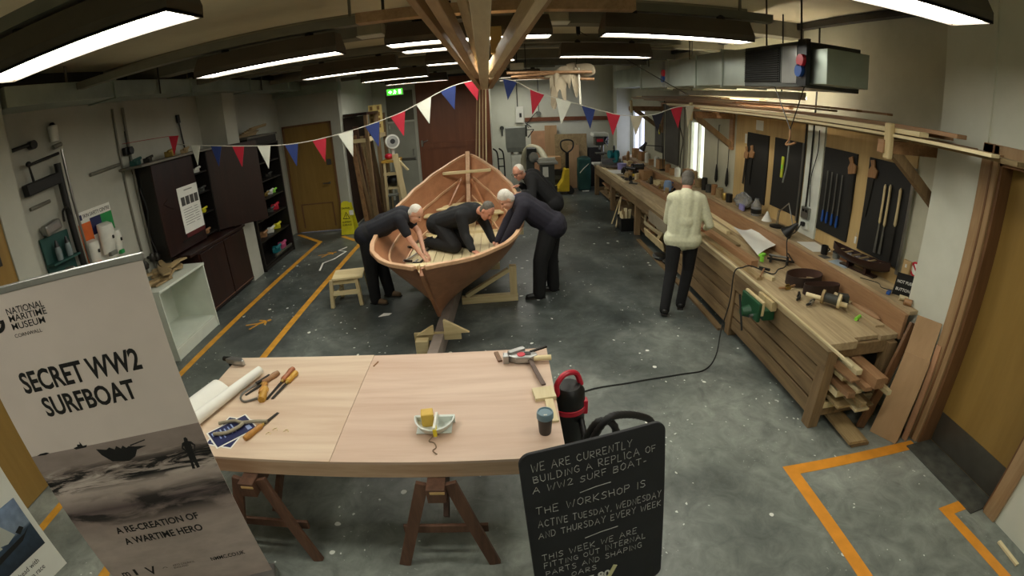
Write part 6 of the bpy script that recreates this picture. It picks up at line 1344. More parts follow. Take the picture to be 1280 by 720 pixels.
# wash corner
t = thing('wash_bottle_rack', 'dark green rack holding two bottles beside the black pipes', 'rack', (-4.62, 3.7, 1.45)); part('back_panel', B().bb((-4.69, 3.5, 1.4), (-4.66, 3.9, 1.85)), M['green2'], t); part('shelf', B().bb((-4.66, 3.5, 1.56), (-4.54, 3.9, 1.58)), M['green2'], t)
for y, l in ((3.65, 'bottle in the green rack nearer the column'), (3.8, 'bottle in the green rack nearer the black pipe')):
    q = thing('eyewash_bottle', 'dark topped clear ' + l, 'bottle', (-4.6, y, 1.58), 0, 'bottles in the green rack'); part('body', B().lathe([(.001, 0), (.035, 0), (.038, .1), (.03, .14), (.001, .14)], (-4.6, y, 1.582), 14), mk('bottle_grey%d' % int(y*100), '#7d8a8c', .2), q, smooth=True); part('cap', B().lathe([(.001, 0), (.03, 0), (.012, .07), (.001, .07)], (-4.6, y, 1.722), 12), M['black'], q, smooth=True)
t = thing('soap_dispenser', 'steel soap dispenser with a spout above the green bottle rack', 'dispenser', (-4.62, 3.72, 1.85)); part('body', B().box((-4.62, 3.66, 1.93), (.12, .24, .12), rx=.15), M['steel'], t, bev=.03); part('spout', B().tube(spline([(-4.62, 3.86, 1.94), (-4.6, 3.86, 2.05), (-4.55, 3.9, 2.08), (-4.55, 3.93, 2.0)], 5), .012, 8), M['blackpipe'], t, smooth=True)
t = thing('wash_basin', 'white wash basin half hidden behind the display banner', 'basin', (-4.5, 3.75, 1.2)); part('bowl', B().lathe([(.001, 0), (.12, .02), (.165, .14), (.17, .15), (.15, .15), (.1, .04), (.001, .03)], (-4.5, 3.72, 1.2), 24), M['offwhite'], t, smooth=True); part('pedestal', B().cyl((-4.5, 3.8, 0), (-4.5, 3.8, 1.22), .08, .06), M['offwhite'], t, smooth=True); part('tap', B().tube(spline([(-4.63, 3.7, 1.34), (-4.63, 3.7, 1.46), (-4.54, 3.74, 1.47), (-4.53, 3.74, 1.42)], 5), .012, 8), M['steel'], t, smooth=True)
# safety centre poster
t = thing('safety_poster', 'orange, navy and green skin safety centre board behind the white dispensers', 'poster', (-4.69, 4.4, 1.3)); X0 = -4.695
def flat(y0, y1, z0, z1, m_, x=X0, th=.006): return B().bb((x, y0, z0), (x+th, y1, z1)), M[m_]
for nm, a, m_ in (('panel', (4.1, 4.68, 1.3, 1.96), 'paper'), ('orange_field', (4.1, 4.3, 1.3, 1.83), 'orangep'), ('navy_field', (4.3, 4.48, 1.66, 1.86), 'navyp'), ('green_field', (4.48, 4.68, 1.42, 1.86), 'greenp')):
    pp_ = part(nm, B().bb((X0+(0 if nm == 'panel' else .004), a[0], a[2]), (X0+(.004 if nm == 'panel' else .008), a[1], a[3])), M[m_], t if nm == 'panel' else spn)
    if nm == 'panel': spn = pp_
b = B(); text_b('SKIN SAFETY CENTRE', .06, (X0+.008, 4.2, 1.885), (0, 1, 0), (0, 0, 1), (1, 0, 0), width=.46, bold=.008, b=b); part('lettering', b, M['ink'], t)
part('logo_square', B().bb((X0+.006, 4.11, 1.87), (X0+.012, 4.18, 1.93)), M['navyp'], t)
def dispenser(y, z, w, h, d, label, foot):
    t = thing('cream_dispenser', label, 'dispenser', (-4.62, y, z), 0, 'white dispensers on the safety board'); c = B(); n = 8; rings = []
    for zz, dd, ww in ((0, .55, .8), (.25*h, .75, .9), (.7*h, 1, 1), (.92*h, .9, .95), (h, .5, .75)):
        rings.append([V((-4.685+d*dd*(.5+.5*cos(a))*1.0, y+w/2*ww*sin(a), z+zz)) for a in [2*pi*i/16 for i in range(16)]])
    c.loft(rings); part('housing', c, M['offwhite'], t, smooth=True); part('sight_window', B().box((-4.685+d*.93, y+.02, z+h*.5), (.02, .025, .04)), M['black'], t, bev=.006); part('pump', B().box((-4.685+d*.6, y, z-.01), (.06, w*.5, .05)), M[foot], t, bev=.008)
dispenser(4.18, 1.36, .17, .27, .13, 'smaller white dispenser with an orange foot on the safety board', 'orangep')
dispenser(4.43, 1.4, .24, .36, .17, 'biggest white dispenser in the middle of the safety board', 'grey')
dispenser(4.62, 1.36, .13, .28, .1, 'slim white dispenser with a green foot on the safety board', 'greenp')
t = thing('black_hose_tap', 'tangle of dark taps and hoses on the wall above the driftwood pile', 'tap', (-4.62, 5.2, .95))
for i, (y, z) in enumerate(((4.95, 1.05), (5.12, 1.1), (5.22, 1.08))): part('tap', B().lathe([(.001, 0), (.04, 0), (.05, .05), (.025, .1), (.001, .1)], (-4.6, y, z-.05), 12).tube([(-4.68, y, z), (-4.55, y, z)], .02, 8), M['iron'], t, smooth=True)
part('hose', B().tube(spline([(-4.6, 5.19, 2.0), (-4.57, 5.22, 1.7), (-4.6, 5.18, 1.4), (-4.58, 5.21, 1.15), (-4.6, 5.18, 1.05)], 5), .01, 6), M['rubber'], t, smooth=True)

# ------------------------------------------------------------------ white open cabinet with wood on top
CX0, CX1, CY0, CY1, CZ = -4.62, -3.95, 4.33, 5.34, .9
t = thing('open_cabinet', 'empty white open fronted cabinet beside the dark cupboard', 'cabinet', ((CX0+CX1)/2, (CY0+CY1)/2, 0))
wm_ = mk('white_board', '#cfd5c9', .45, var=.05)
for nm, a, c in (('top', (CX0, CY0, CZ-.03), (CX1+.01, CY1, CZ)), ('side_panel', (CX0, CY0, .0), (CX1, CY0+.02, CZ-.03)), ('side_panel', (CX0, CY1-.02, .0), (CX1, CY1, CZ-.03)), ('back_panel', (CX0, CY0+.02, .05), (CX0+.015, CY1-.02, CZ-.03)), ('bottom', (CX0+.015, CY0+.02, .14), (CX1-.02, CY1-.02, .16)), ('kick_board', (CX1-.035, CY0+.02, .0), (CX1-.015, CY1-.02, .14))):
    part(nm, B().bb(a, c), wm_, t, bev=.002)
rl = random.Random(8)
for i in range(15):
    y = CY0+.12+.78*rl.random(); x = CX0+.12+.4*rl.random(); z = CZ+.012+.028*(i//4); l = rl.uniform(.25, .6); a = rl.uniform(-.9, .5)
    d = V((sin(a), cos(a), rl.uniform(-.03, .06))); p = V((x, y, z)); pts = [p-d*l/2, p-d*l*.15+V((0, 0, rl.uniform(0, .02))), p+d*l*.2, p+d*l/2+V((rl.uniform(-.04, .04), 0, 0))]
    pts = [V((min(CX1-.06, max(CX0+.05, q.x)), min(CY1-.05, max(CY0+.04, q.y)), max(q.z, CZ+.02))) for q in pts]
    b = B(); w0 = rl.uniform(.05, .1)
    rings = []
    for j, q in enumerate(pts):
        dd = (pts[min(j+1, 3)]-pts[max(j-1, 0)]).normalized(); sd = V((dd.y, -dd.x, 0)).normalized(); k = (.7, 1, .9, .5)[j]*w0
        rings.append([q-sd*k+V((0, 0, -.012)), q+sd*k+V((0, 0, -.012)), q+sd*k*.9+V((0, 0, .012)), q-sd*k*.9+V((0, 0, .014))])
    b.loft(rings); solo('wood_slab', b, M['oldwood'], 'rough slab of bark-edged wood in the pile on the white cabinet', 'wood', 'rough wood piled on the white cabinet', bev=.003)

# ------------------------------------------------------------------ dark cupboard
t = thing('dark_cupboard', 'big dark mahogany cupboard with a notice and one door swung open', 'cupboard', (-4.4, 6.2, 0))
part('base_unit', B().bb((-4.69, 5.6, .05), (-4.2, 6.95, .96)), M['mahog'], t, bev=.006)
part('plinth', B().bb((-4.66, 5.63, 0), (-4.26, 6.92, .05)), M['black'], t)
part('worktop', B().bb((-4.69, 5.38, .96), (-4.16, 6.98, 1.0)), M['mahog'], t, bev=.006)
for y0, y1 in ((5.63, 6.27), (6.29, 6.93)): part('base_door', B().bb((-4.2, y0, .09), (-4.175, y1, .93)), M['mahog'], t, bev=.004)
part('base_trim', B().bb((-4.178, 5.63, .1), (-4.168, 6.27, .113)).bb((-4.178, 6.3, .1), (-4.168, 6.93, .113)), mk('worn_edge', '#6a4a3a', .5), t)
part('carcass', B().bb((-4.69, 5.26, 1.0), (-4.66, 6.62, 2.26)).bb((-4.66, 5.26, 1.0), (-4.42, 5.29, 2.26)).bb((-4.66, 6.6, 1.0), (-4.42, 6.63, 2.26)).bb((-4.66, 6.2, 1.0), (-4.42, 6.22, 2.26)), M['mahograck'], t)
for z in (1.03, 1.35, 1.66, 1.96): part('shelf', B().bb((-4.66, 5.29, z), (-4.44, 6.6, z+.02)), M['mahograck'], t)
part('upper_door', B().bb((-4.42, 5.26, 1.02), (-4.395, 6.2, 2.26)), M['mahog'], t, 'closed door carrying the white notice', bev=.004)
part('open_door', B().prism([(-4.42, 6.63), (-3.76, 7.09), (-3.775, 7.11), (-4.435, 6.65)], (0, 0, 1.02), (1, 0, 0), (0, 1, 0), (0, 0, 1.27)), M['mahog'], t, 'door swung wide open into the room', bev=.004)
part('top_board', B().bb((-4.7, 4.98, 2.27), (-4.3, 6.66, 2.3)), mk('grey_shelf_board', '#6e6a60', .5), t, 'grey board laid across the top', bev=.003)
part('drawer_slot', B().bb((-4.394, 5.6, 1.12), (-4.388, 6.1, 1.14)), M['iron'], t)
t = thing('notice_sheet', 'white printed notice with a row of small pictures on the dark cupboard door', 'notice', (-4.39, 5.98, 1.2)); NX = -4.393
nsh = part('sheet', B().bb((NX, 5.7, 1.22), (NX+.004, 6.2, 1.86)), M['paper'], t)
b = B()
for i in range(4): b.bb((NX+.004, 5.75+.11*i, 1.6), (NX+.006, 5.84+.11*i, 1.72))
part('picture_row', b, mk('photo_grey', '#4b4a46', .6), nsh)
b = B(); text_b('TOOLS', .04, (NX+.005, 5.8, 1.79), (0, 1, 0), (0, 0, 1), (1, 0, 0), bold=.01, b=b)
b = B()
for i in range(7): b.bb((NX+.004, 5.76, 1.54-.035*i), (NX+.0055, 5.98+.03*(i % 3), 1.548-.035*i)); b.bb((NX+.004, 6.03, 1.54-.035*i), (NX+.0055, 6.12+.02*(i % 2), 1.548-.035*i))
b.bb((NX+.004, 5.86, 1.8), (NX+.0055, 6.06, 1.815)); part('print_line', b, mk('text_grey', '#8b8b86', .6), nsh)
part('maroon_strip', B().bb((NX+.001, 5.72, 1.16), (NX+.004, 6.2, 1.22)), mk('maroon', '#5a1f20', .5), t, 'maroon strip under the notice')
solo('wall_hook', B().prism([(0, 0), (.1, .05), (.16, 0), (.22, -.12), (.1, -.06)], (-4.393, 5.36, 1.72), (0, 1, 0), (0, 0, 1), (.006, 0, 0)), M['mahog'], 'dark leaf-shaped bracket on the cupboard door beside the notice', 'bracket')
def clut(y, z, m_, label, s=.05, x=-4.5, cat='tool', name='small_tool', grp=None):
    b = B(); b.box((x, y, z+s*.5), (s*1.6, s*2, s), rz=.4); b.cyl((x+.03, y-s, z+s*.9), (x+.05, y+s, z+s*1.2), s*.28)
    solo(name, b, M[m_], label, cat, grp, bev=s*.12)
clut(6.38, 1.37, 'yellow', 'yellow tool on the open shelf of the dark cupboard', .06)
clut(6.45, 1.68, 'dgrey', 'grey tool on the upper open shelf of the dark cupboard', .06)
clut(6.4, 1.98, 'offwhite', 'pale tin on the highest open shelf of the dark cupboard', .06)
clut(6.35, 1.05, 'saww', 'brown tool on the lowest open shelf of the dark cupboard', .06)
clut(5.1, 2.3, 'green2', 'dark green lump at the wall end of the board above the dark cupboard', .07, -4.5, 'object', 'small_box')
clut(5.35, 2.3, 'iron', 'dark iron pot on the board above the dark cupboard', .06, -4.5, 'pot', 'small_pot')
clut(5.85, 2.3, 'brass', 'brassy tin on the board above the dark cupboard behind the red pennant', .08, -4.5, 'tin', 'small_tin')
clut(6.2, 2.3, 'oldwood', 'tan block on the board above the dark cupboard', .06, -4.5, 'wood block', 'wood_block')
solo('hanging_plumb', B().cyl((-4.66, 6.45, 2.3), (-4.66, 6.4, 2.75), .012).cyl((-4.66, 6.4, 2.75), (-4.66, 6.39, 2.87), .03), M['black'], 'thin rod with a black grip standing on top of the dark cupboard', 'rod')
# ------------------------------------------------------------------ black bookcase by the far door
t = thing('tool_bookcase', 'tall black open bookcase of tools and toys before the far brown door', 'bookcase', (-4.4, 8.1, 0)); KX = -4.18
for nm, a, c in (('side_panel', (-4.69, 7.42, 0), (KX, 7.45, 2.14)), ('side_panel', (-4.69, 8.72, 0), (KX, 8.76, 2.14)), ('back_panel', (-4.69, 7.45, .05), (-4.67, 8.72, 2.14)), ('top', (-4.69, 7.42, 2.14), (KX, 8.76, 2.17)), ('plinth', (-4.66, 7.45, 0), (KX-.02, 8.72, .06))): part(nm, B().bb(a, c), M['mahograck'], t, bev=.003)
SHZ = (.08, .5, .86, 1.18, 1.5, 1.82)
for z in SHZ: part('shelf', B().bb((-4.67, 7.45, z), (KX-.02, 8.72, z+.022)), M['mahograck'], t)
gi = 0
for y, zi, m_, s, l in ((8.45, 3, 'offwhite', .07, 'white tool on the fourth shelf of the black bookcase'), (8.6, 3, 'lime', .06, 'lime tool on the fourth shelf of the black bookcase'), (8.35, 2, 'dgrey', .07, 'grey tool on the third shelf of the black bookcase'), (8.55, 2, 'redp', .09, 'red machine on the third shelf of the black bookcase'), (8.2, 1, 'offwhite', .08, 'white tool on the second shelf of the black bookcase'), (8.5, 1, 'yellow', .08, 'yellow-green plane on the second shelf of the black bookcase'), (8.55, 0, 'pinkp', .1, 'pink machine on the lowest shelf of the black bookcase'), (8.3, 0, 'teal', .1, 'dark teal case on the lowest shelf of the black bookcase'), (8.5, 4, 'iron', .07, 'dark iron tool on the fifth shelf of the black bookcase'), (8.25, 3, 'brass', .06, 'brassy tool on the fourth shelf of the black bookcase'), (7.9, 1, 'saww', .08, 'brown tool on the second shelf of the black bookcase')):
    clut(y, SHZ[zi]+.022, m_, l, s, -4.36)
for i, (x, y, m_) in enumerate(((-4.16, 8.3, 'iron'), (-4.13, 8.36, 'pipe'))): pass
t = thing('pipe_box', 'bundle of pale rods lying on the foot of the black bookcase', 'rods', (-4.3, 8.4, .1)); t['group'] = 'rods'
for i in range(4): part('rod', B().cyl((-4.24+.012*i, 7.95, .115+.025*(i % 2)), (-4.24+.012*i, 8.68, .115+.025*(i % 2)), .012), M['steel'], t, smooth=True)
t = thing('wooden_tray', 'grey wooden tray frame on top of the black bookcase', 'tray', (-4.4, 8.3, 2.17)); part('tray_board', B().bb((-4.66, 7.6, 2.172), (-4.2, 8.74, 2.3)), M['mahograck'], t, bev=.004); part('tray_lip', B().bb((-4.68, 7.58, 2.3), (-4.18, 8.76, 2.335)), mk('grey_lip', '#59554b', .6), t)
for i in range(7):
    a = rl.uniform(-.7, .7); solo('wood_stick', B().bar((-4.5+.03*i, 7.75+.04*i, 2.35+.02*i), (-4.4+.02*i+.2*a, 8.25+.05*i, 2.36+.025*i), .05, .025), M['oldwood'], 'stick in the heap of offcuts on top of the black bookcase', 'wood', 'sticks heaped on the black bookcase', bev=.002)
t = thing('coat_hook', 'small dark telephone-like bracket on the wall by the far brown door', 'bracket', (-4.66, 9.2, 1.75)); part('plate', B().box((-4.67, 9.2, 1.8), (.04, .1, .16)), M['iron'], t, bev=.01); part('arm', B().cyl((-4.66, 9.2, 1.76), (-4.5, 9.22, 1.74), .018), M['iron'], t)
# wet floor sign
t = thing('wet_floor_sign', 'yellow folding wet floor warning sign at the white wall corner', 'warning sign', (-3.3, 9.6, 0))
def fp(x, z, off=0): return V((-3.36+x, 9.6+off+z*.12, z))
wfp = part('front_panel', B().prism([(0, 0), (.31, 0), (.25, .66), (.2, .7), (.11, .7), (.06, .66)], (-3.42, 9.5, .006), (1, 0, 0), V((0, .14, 1)), (0, .015, 0)), M['yellow'], t, bev=.003)
part('rear_panel', B().prism([(0, 0), (.31, 0), (.25, .66), (.06, .66)], (-3.40, 9.78, .006), (1, .0, 0), V((0, -.2, 1)), (0, .015, 0)), M['yellow'], t, bev=.003)
b = B(); o = V((-3.42, 9.498, .006)); up = V((0, .14, 1)); pr = lambda q: b.prism(q, o, (1, 0, 0), up, (0, -.002, 0))
pr([(.155, .48), (.235, .33), (.075, .33)]); part('warning_triangle', b, M['black'], wfp)
b = B(); b.prism([(.155, .455), (.215, .343), (.095, .343)], o+V((0, -.0025, 0)), (1, 0, 0), up, (0, -.001, 0)); part('triangle_field', b, M['yellow'], wfp)
b = B(); text_b('!', .1, (-3.265, 9.494, .0)+V((0, 0, 0)) if False else tuple(o+V((.148, -.004, 0))+up*.352), (1, 0, 0), up, (0, -1, 0), bold=.02, b=b); text_b('CAUTION', .05, tuple(o+V((.065, -.003, 0))+up*.54), (1, 0, 0), up, (0, -1, 0), width=.18, bold=.015, b=b); text_b('SLIPPERY', .05, tuple(o+V((.055, -.003, 0))+up*.25), (1, 0, 0), up, (0, -1, 0), width=.2, bold=.015, b=b); text_b('SURFACE', .05, tuple(o+V((.055, -.003, 0))+up*.19), (1, 0, 0), up, (0, -1, 0), width=.2, bold=.015, b=b)
part('lettering', b, M['black'], wfp); part('white_card', B().bb((-3.18, 9.52, .42), (-3.09, 9.525, .52)), M['paper'], t, 'white tag at its edge')

# ------------------------------------------------------------------ timber storage against the far left wall
t = thing('timber_rack', 'tall brown open timber rack behind the wet floor sign', 'rack', (-3.1, 11.2, 0))
for y, h in ((10.25, 2.42), (11.2, 2.42), (11.9, 2.42)): part('post', B().bb((-2.84, y-.04, 0), (-2.76, y+.04, h)), M['legwood'], t, bev=.004)
part('top_shelf', B().bb((-3.28, 10.2, 2.42), (-2.75, 11.25, 2.48)), M['mahog'], t, bev=.004); part('back_panel', B().bb((-3.285, 10.2, .05), (-3.27, 12.0, 2.4)), mk('dark_rack_back', '#2e1d14', .6), t); part('crossrail', B().bb((-2.83, 10.25, 1.84), (-2.77, 11.9, 1.94)), M['pine'], t, bev=.003); part('crossrail', B().bb((-3.26, 10.21, 1.84), (-2.8, 10.27, 1.92)), M['pinex'], t, bev=.003)
for i in range(16):
    y = 10.32+.1*i+rl.uniform(-.03, .03); h = rl.uniform(1.5, 2.2); solo('upright_board', B().bar((-2.92-.18*rl.random(), y, .006), (-3.16, y+rl.uniform(-.05, .05), h), rl.uniform(.06, .13), .025, up=(0, 1, .0)), M[rl.choice(['oldwood', 'legwood', 'oldwood', 'rackw', 'darkwood'])], 'board stored upright in the brown timber rack behind the sign', 'board', 'boards upright in the timber rack', bev=.002)
t = thing('yellow_rulers', 'yellow printed board with small letters on top of the timber rack post', 'board', (-2.84, 11.3, 1.96)); part('board', B().bb((-3.0, 11.3, 1.96), (-2.68, 11.33, 2.62)), mk('cream_yellow_board', '#d8c07a', .5), t); b = B()
for x in (-2.93, -2.76):
    for z in (2.5, 2.36, 2.22, 2.08): b.bb((x-.03, 11.295, z), (x+.03, 11.3, z+.09)); b.bb((x-.015, 11.293, z+.03), (x+.02, 11.296, z+.05))
part('print_marks', b, mk('brown_print', '#8a6a3a', .6), t)
# standing timbers and tools before the grey door
t = thing('sawing_stand', 'cluttered pine stand with a dark tool box in front of the grey exit door', 'stand', (-2.5, 11.3, 0))
for x, y in ((-2.72, 11.1), (-2.42, 11.1), (-2.72, 11.5), (-2.42, 11.5)): part('leg', B().bar((x, y, 0), (x+.03, y, 1.25), .06, .06, up=(0, 1, 0)), M['pinez'], t, bev=.003)
part('top', B().bb((-2.75, 11.05, 1.25), (-2.35, 11.55, 1.31)), mk('ochre_top', '#c59a3c', .6), t, bev=.003); part('shelf', B().bb((-2.74, 11.07, .62), (-2.36, 11.52, .66)), M['pinex'], t); part('crossbar', B().bb((-2.74, 11.08, .95), (-2.38, 11.12, 1.02)), M['pinex'], t)
t = thing('tool_bag', 'black bag of tools on the shelf of the pine stand', 'bag', (-2.55, 11.3, .66)); part('body', B().ell((-2.55, 11.3, .8), (.17, .18, .14)), M['black'], t, smooth=True); part('strap', B().tube(spline([(-2.68, 11.2, .9), (-2.55, 11.15, 1.02), (-2.42, 11.2, .9)], 5), .014, 6), M['blackpipe'], t)
t = thing('grey_stool', 'dark grey stool frame standing under the pine stand', 'stool', (-2.5, 10.9, 0)); part('seat', B().bb((-2.62, 10.8, .5), (-2.4, 11.0, .54)), M['grey'], t, bev=.006)
for x in (-2.6, -2.42):
    for y in (10.82, 10.98): part('leg', B().bar((x, y, 0), (x, y, .5), .025, .025, up=(0, 1, 0)), M['dgrey'], t)
t = thing('chrome_fan', 'round shiny fan-like disc on the pine stand by the exit door', 'fan', (-2.45, 11.3, 1.5)); dd = V((.35, -.9, .15)).normalized(); c0 = V((-2.5, 11.3, 1.72)); part('drum', B().cyl(c0-dd*.05, c0+dd*.05, .17, n=24), M['offwhite'], t, smooth=True); part('disc', B().cyl(c0+dd*.05, c0+dd*.062, .135, n=24), M['steel'], t, smooth=True); part('dark_hub', B().cyl(c0+dd*.062, c0+dd*.08, .06, n=16), M['black'], t, smooth=True)
part('foot', B().bar((-2.5, 11.32, 1.31), (-2.5, 11.31, 1.58), .06, .05), M['offwhite'], t)
solo('red_helmet', B().ell((-2.6, 11.22, 1.39), (.1, .09, .07)), M['redp'], 'small dark red lump beside the shiny fan on the pine stand', 'helmet', smooth=True)
solo('white_hat', B().lathe([(.001, .06), (.06, .05), (.08, 0), (.12, -.005), (.001, 0)], (-2.42, 11.14, 1.32), 16), M['offwhite'], 'white bowl-like cap on the edge of the pine stand', 'cap', smooth=True)
solo('leaning_timber', B().bar((-2.2, 10.9, .005), (-2.4, 11.0, 1.45), .14, .03, up=(0, 1, 0)), M['pinez'], 'pale pine board leaning against the pine stand on the boat side', 'board', bev=.004)
solo('leaning_timber', B().bar((-2.12, 11.0, 1.05), (-2.34, 11.05, 1.3), .05, .04), M['pinex'], 'short pale handle jutting out of the leaning pine board', 'handle', bev=.004)
for i, (x0, x1, y, h, m_) in enumerate(((-.5, -.42, 12.6, 2.95, 'pinez'), (-.4, -.34, 12.55, 3.0, 'tan'), (-.31, -.27, 12.6, 2.9, 'pinez'), (-.6, -.5, 12.65, 2.7, 'tan'))): solo('leaning_timber', B().bar((x0-.08, y-.3, .006), (x1, y+.12, h), .035, .025, up=(0, 1, 0)), M[m_], 'long timber leaning upright against the brown sliding door', 'timber', 'long timbers against the sliding door', bev=.002)
# exit sign
t = thing('exit_sign', 'green illuminated exit sign with white arrow and running figure above the grey door', 'exit sign', (-2.6, 12.3, 2.82)); part('case', B().bb((-2.77, 12.33, 2.82), (-2.33, 12.37, 3.0)), M['offwhite'], t, bev=.004); lpn = part('lit_panel', B().bb((-2.75, 12.322, 2.835), (-2.35, 12.33, 2.985)), emit('exit_green', '#3fae2c', .9), t)
b = B(); ep = lambda q: b.prism(q, (-2.75, 12.321, 2.835), (1, 0, 0), (0, 0, 1), (0, -.003, 0)); ep([(.03, .075), (.1, .12), (.1, .09), (.13, .09), (.13, .06), (.1, .06), (.1, .03)]); ep([(.19, .12), (.21, .13), (.22, .11), (.25, .07), (.235, .06), (.215, .085), (.21, .06), (.235, .02), (.215, .02), (.195, .05), (.17, .02), (.155, .03), (.185, .065), (.185, .09), (.17, .1)]); ep([(.3, .02), (.36, .02), (.36, .13), (.3, .13)])
part('pictogram', b, emit('exit_white', '#f0ffe8', 1.0), lpn); part('hanger', B().cyl((-2.55, 12.35, 3.0), (-2.55, 12.35, H), .008), M['iron'], t)
solo('door_closer', B().box((-2.88, 12.87, 2.0), (.03, .03, .1)), M['offwhite'], 'small white sensor on the frame of the grey exit door', 'sensor', bev=.004)
# little stool beside the leaning man
t = thing('step_stool', 'low pale wooden stool on the floor behind the man leaning over the boat', 'stool', (-2.15, 5.85, 0))
part('seat', B().box((-2.12, 5.92, .4), (.42, .36, .03), rz=.15), M['pinex'], t, bev=.006)
for x, y in ((-2.32, 5.75), (-1.98, 5.8), (-2.3, 6.08), (-1.94, 6.1)): part('leg', B().bar((x+(x+2.13)*.18, y+(y-5.92)*.18, 0), (x, y, .385), .05, .05, up=(0, 1, 0)), M['pinez'], t, bev=.003)
part('stretcher', B().bar((-2.34, 5.73, .2), (-1.96, 5.78, .2), .03, .06), M['pinex'], t); part('stretcher', B().bar((-2.33, 5.75, .14), (-2.31, 6.08, .14), .03, .05), M['pine'], t); part('rail', B().bar((-2.33, 5.75, .35), (-1.97, 5.8, .35), .025, .06), M['pinex'], t)
solo('paper_scrap', B().prism([(0, 0), (.13, .03), (.16, .09), (.05, .1)], (-1.63, 5.36, .002), (1, 0, 0), (0, 1, 0), (0, 0, .004)), M['paper'], 'torn white scrap on the floor near the leaning man\'s shoes', 'paper scrap')
solo('chalk_line', stripe(B(), [(-3.02, 8.6), (-3.12, 8.4), (-2.95, 8.3), (-3.05, 7.9), (-3.2, 7.7), (-3.12, 7.3)], .03), M['paper'], 'spilled white paint squiggle on the walkway by the wet floor sign', 'paint spill')
# ------------------------------------------------------------------ things along the back wall
def leanp(x, w, h, m_, label, y0=13.45, th=.02):
    solo('sheet_panel', B().add([V((x, y0, .004)), V((x+w, y0, .004)), V((x+w, y0+.13, h)), V((x, y0+.13, h)), V((x, y0+th, .004)), V((x+w, y0+th, .004)), V((x+w, y0+.13+th, h)), V((x, y0+.13+th, h))], [(0, 1, 2, 3), (4, 5, 6, 7), (0, 1, 5, 4), (1, 2, 6, 5), (2, 3, 7, 6), (3, 0, 4, 7)]), M[m_], label, 'sheet', bev=.002)
leanp(.9, .5, 1.6, 'pinkw', 'tall pale board against the back wall behind the hose', 13.53)
leanp(1.28, .34, 1.75, 'tan', 'tallest narrow tan board against the back wall behind the pallet truck', 13.42)
leanp(1.55, .9, 1.5, 'oldwood', 'wide grey-brown sheet against the back wall behind the pallet truck handle', 13.36)
leanp(1.9, .3, 1.2, 'tan', 'low tan board leaning between the pallet truck and the green bag', 13.2)
leanp(2.5, .45, 1.1, 'mahograck', 'dark panel leaning behind the far bench end', 13.4)
t = thing('extractor_box', 'big grey metal box of the dust extractor mounted before the white back wall', 'dust extractor', (.42, 12.3, 1.17))
b = B(); b.loft([[V((.42+sx*.25*k, 12.4+sy*.22*k, z)) for sx, sy in ((-1, -1), (1, -1), (1, 1), (-1, 1))] for k, z in ((.88, 1.18), (1, 1.3), (1, 1.8))]); part('hopper', b, M['grey'], t, bev=.012)
part('stand_post', B().bb((.28, 12.45, 0), (.36, 12.55, 1.2)), M['ceilw'], t, bev=.004); part('stand_post', B().bb((.5, 12.45, 0), (.58, 12.55, 1.2)), M['ceilw'], t, bev=.004); part('motor_case', B().bb((.3, 12.25, .55), (.62, 12.5, 1.1)), M['ceilw'], t, 'pale green-white motor case', bev=.02); part('base', B().bb((.2, 12.15, .0), (.7, 12.65, .08)), M['dgrey'], t)
hp = spline([(.62, 12.2, .6), (.6, 12.1, 1.0), (.72, 11.9, 1.3), (.95, 11.6, 1.28), (1.05, 11.2, 1.1), (1.1, 10.9, 1.0)], 9)
part('hose', B().tube(hp, [.075+.006*(i % 2) for i in range(len(hp))], 12), mk('cream_hose', '#a9a48c', .6), t, 'fat cream ribbed hose', smooth=True)
t = thing('hand_trolley', 'black folded trolley frame standing beside the grey extractor box', 'trolley', (.15, 12.5, 0))
for x in (-.06, .09): part('rail', B().tube(spline([(x-.1, 12.35, 1.28), (x, 12.4, 1.15), (x+.02, 12.45, .7), (x+.02, 12.5, .1)], 5), .02, 8), M['blackpipe'], t, smooth=True)
for z in (.3, .55, .8, 1.0): part('rung', B().cyl((-.05, 12.45, z), (.11, 12.45, z), .015), M['blackpipe'], t)
for x in (-.08, .14): part('wheel', B().cyl((x-.02, 12.5, .1), (x+.02, 12.5, .1), .1, n=18), M['rubber'], t, smooth=True)
t = thing('band_saw_table', 'grey machine table on a dark stand behind the man in the black jacket', 'machine', (1.0, 10.6, 0))
part('table_top', B().bb((.82, 10.35, 1.08), (1.25, 10.85, 1.13)), M['steel'], t, bev=.006); part('fence', B().bb((.85, 10.6, 1.13), (1.22, 10.65, 1.2)), M['ceilw'], t, bev=.004); part('body', B().bb((.88, 10.42, .55), (1.18, 10.8, 1.08)), M['dgrey'], t, bev=.01); part('front_panel', B().bb((.92, 10.41, .8), (1.04, 10.42, 1.02)), M['offwhite'], t)
for x in (.85, 1.2):
    for y in (10.4, 10.82): part('leg', B().bar((x, y, 0), (x, y, .6), .05, .05, up=(0, 1, 0)), M['black'], t)
t = thing('bench_machine', 'dark upright machine column behind the white haired man with glasses', 'machine', (.7, 10.9, 0)); part('column', B().bb((.6, 10.95, 0), (.78, 11.15, 1.2)), M['dgrey'], t, bev=.01); part('head', B().box((.72, 10.95, 1.28), (.22, .3, .24)), M['black'], t, bev=.02); part('wheel', B().cyl((.74, 10.78, 1.2), (.76, 10.74, 1.2), .12, n=20), M['steel'], t, smooth=True); part('base', B().bb((.54, 10.9, 0), (.8, 11.2, .06)), M['black'], t)
t = thing('cardboard_carton', 'brown carton resting on a dark crate behind the pallet truck', 'carton', (1.5, 12.9, .55)); part('carton', B().bb((1.22, 12.75, .62), (1.62, 13.05, .95)), M['cardb'], t, bev=.004); part('tape_strip', B().bb((1.4, 12.745, .62), (1.45, 12.75, .95)), M['tan'], t)
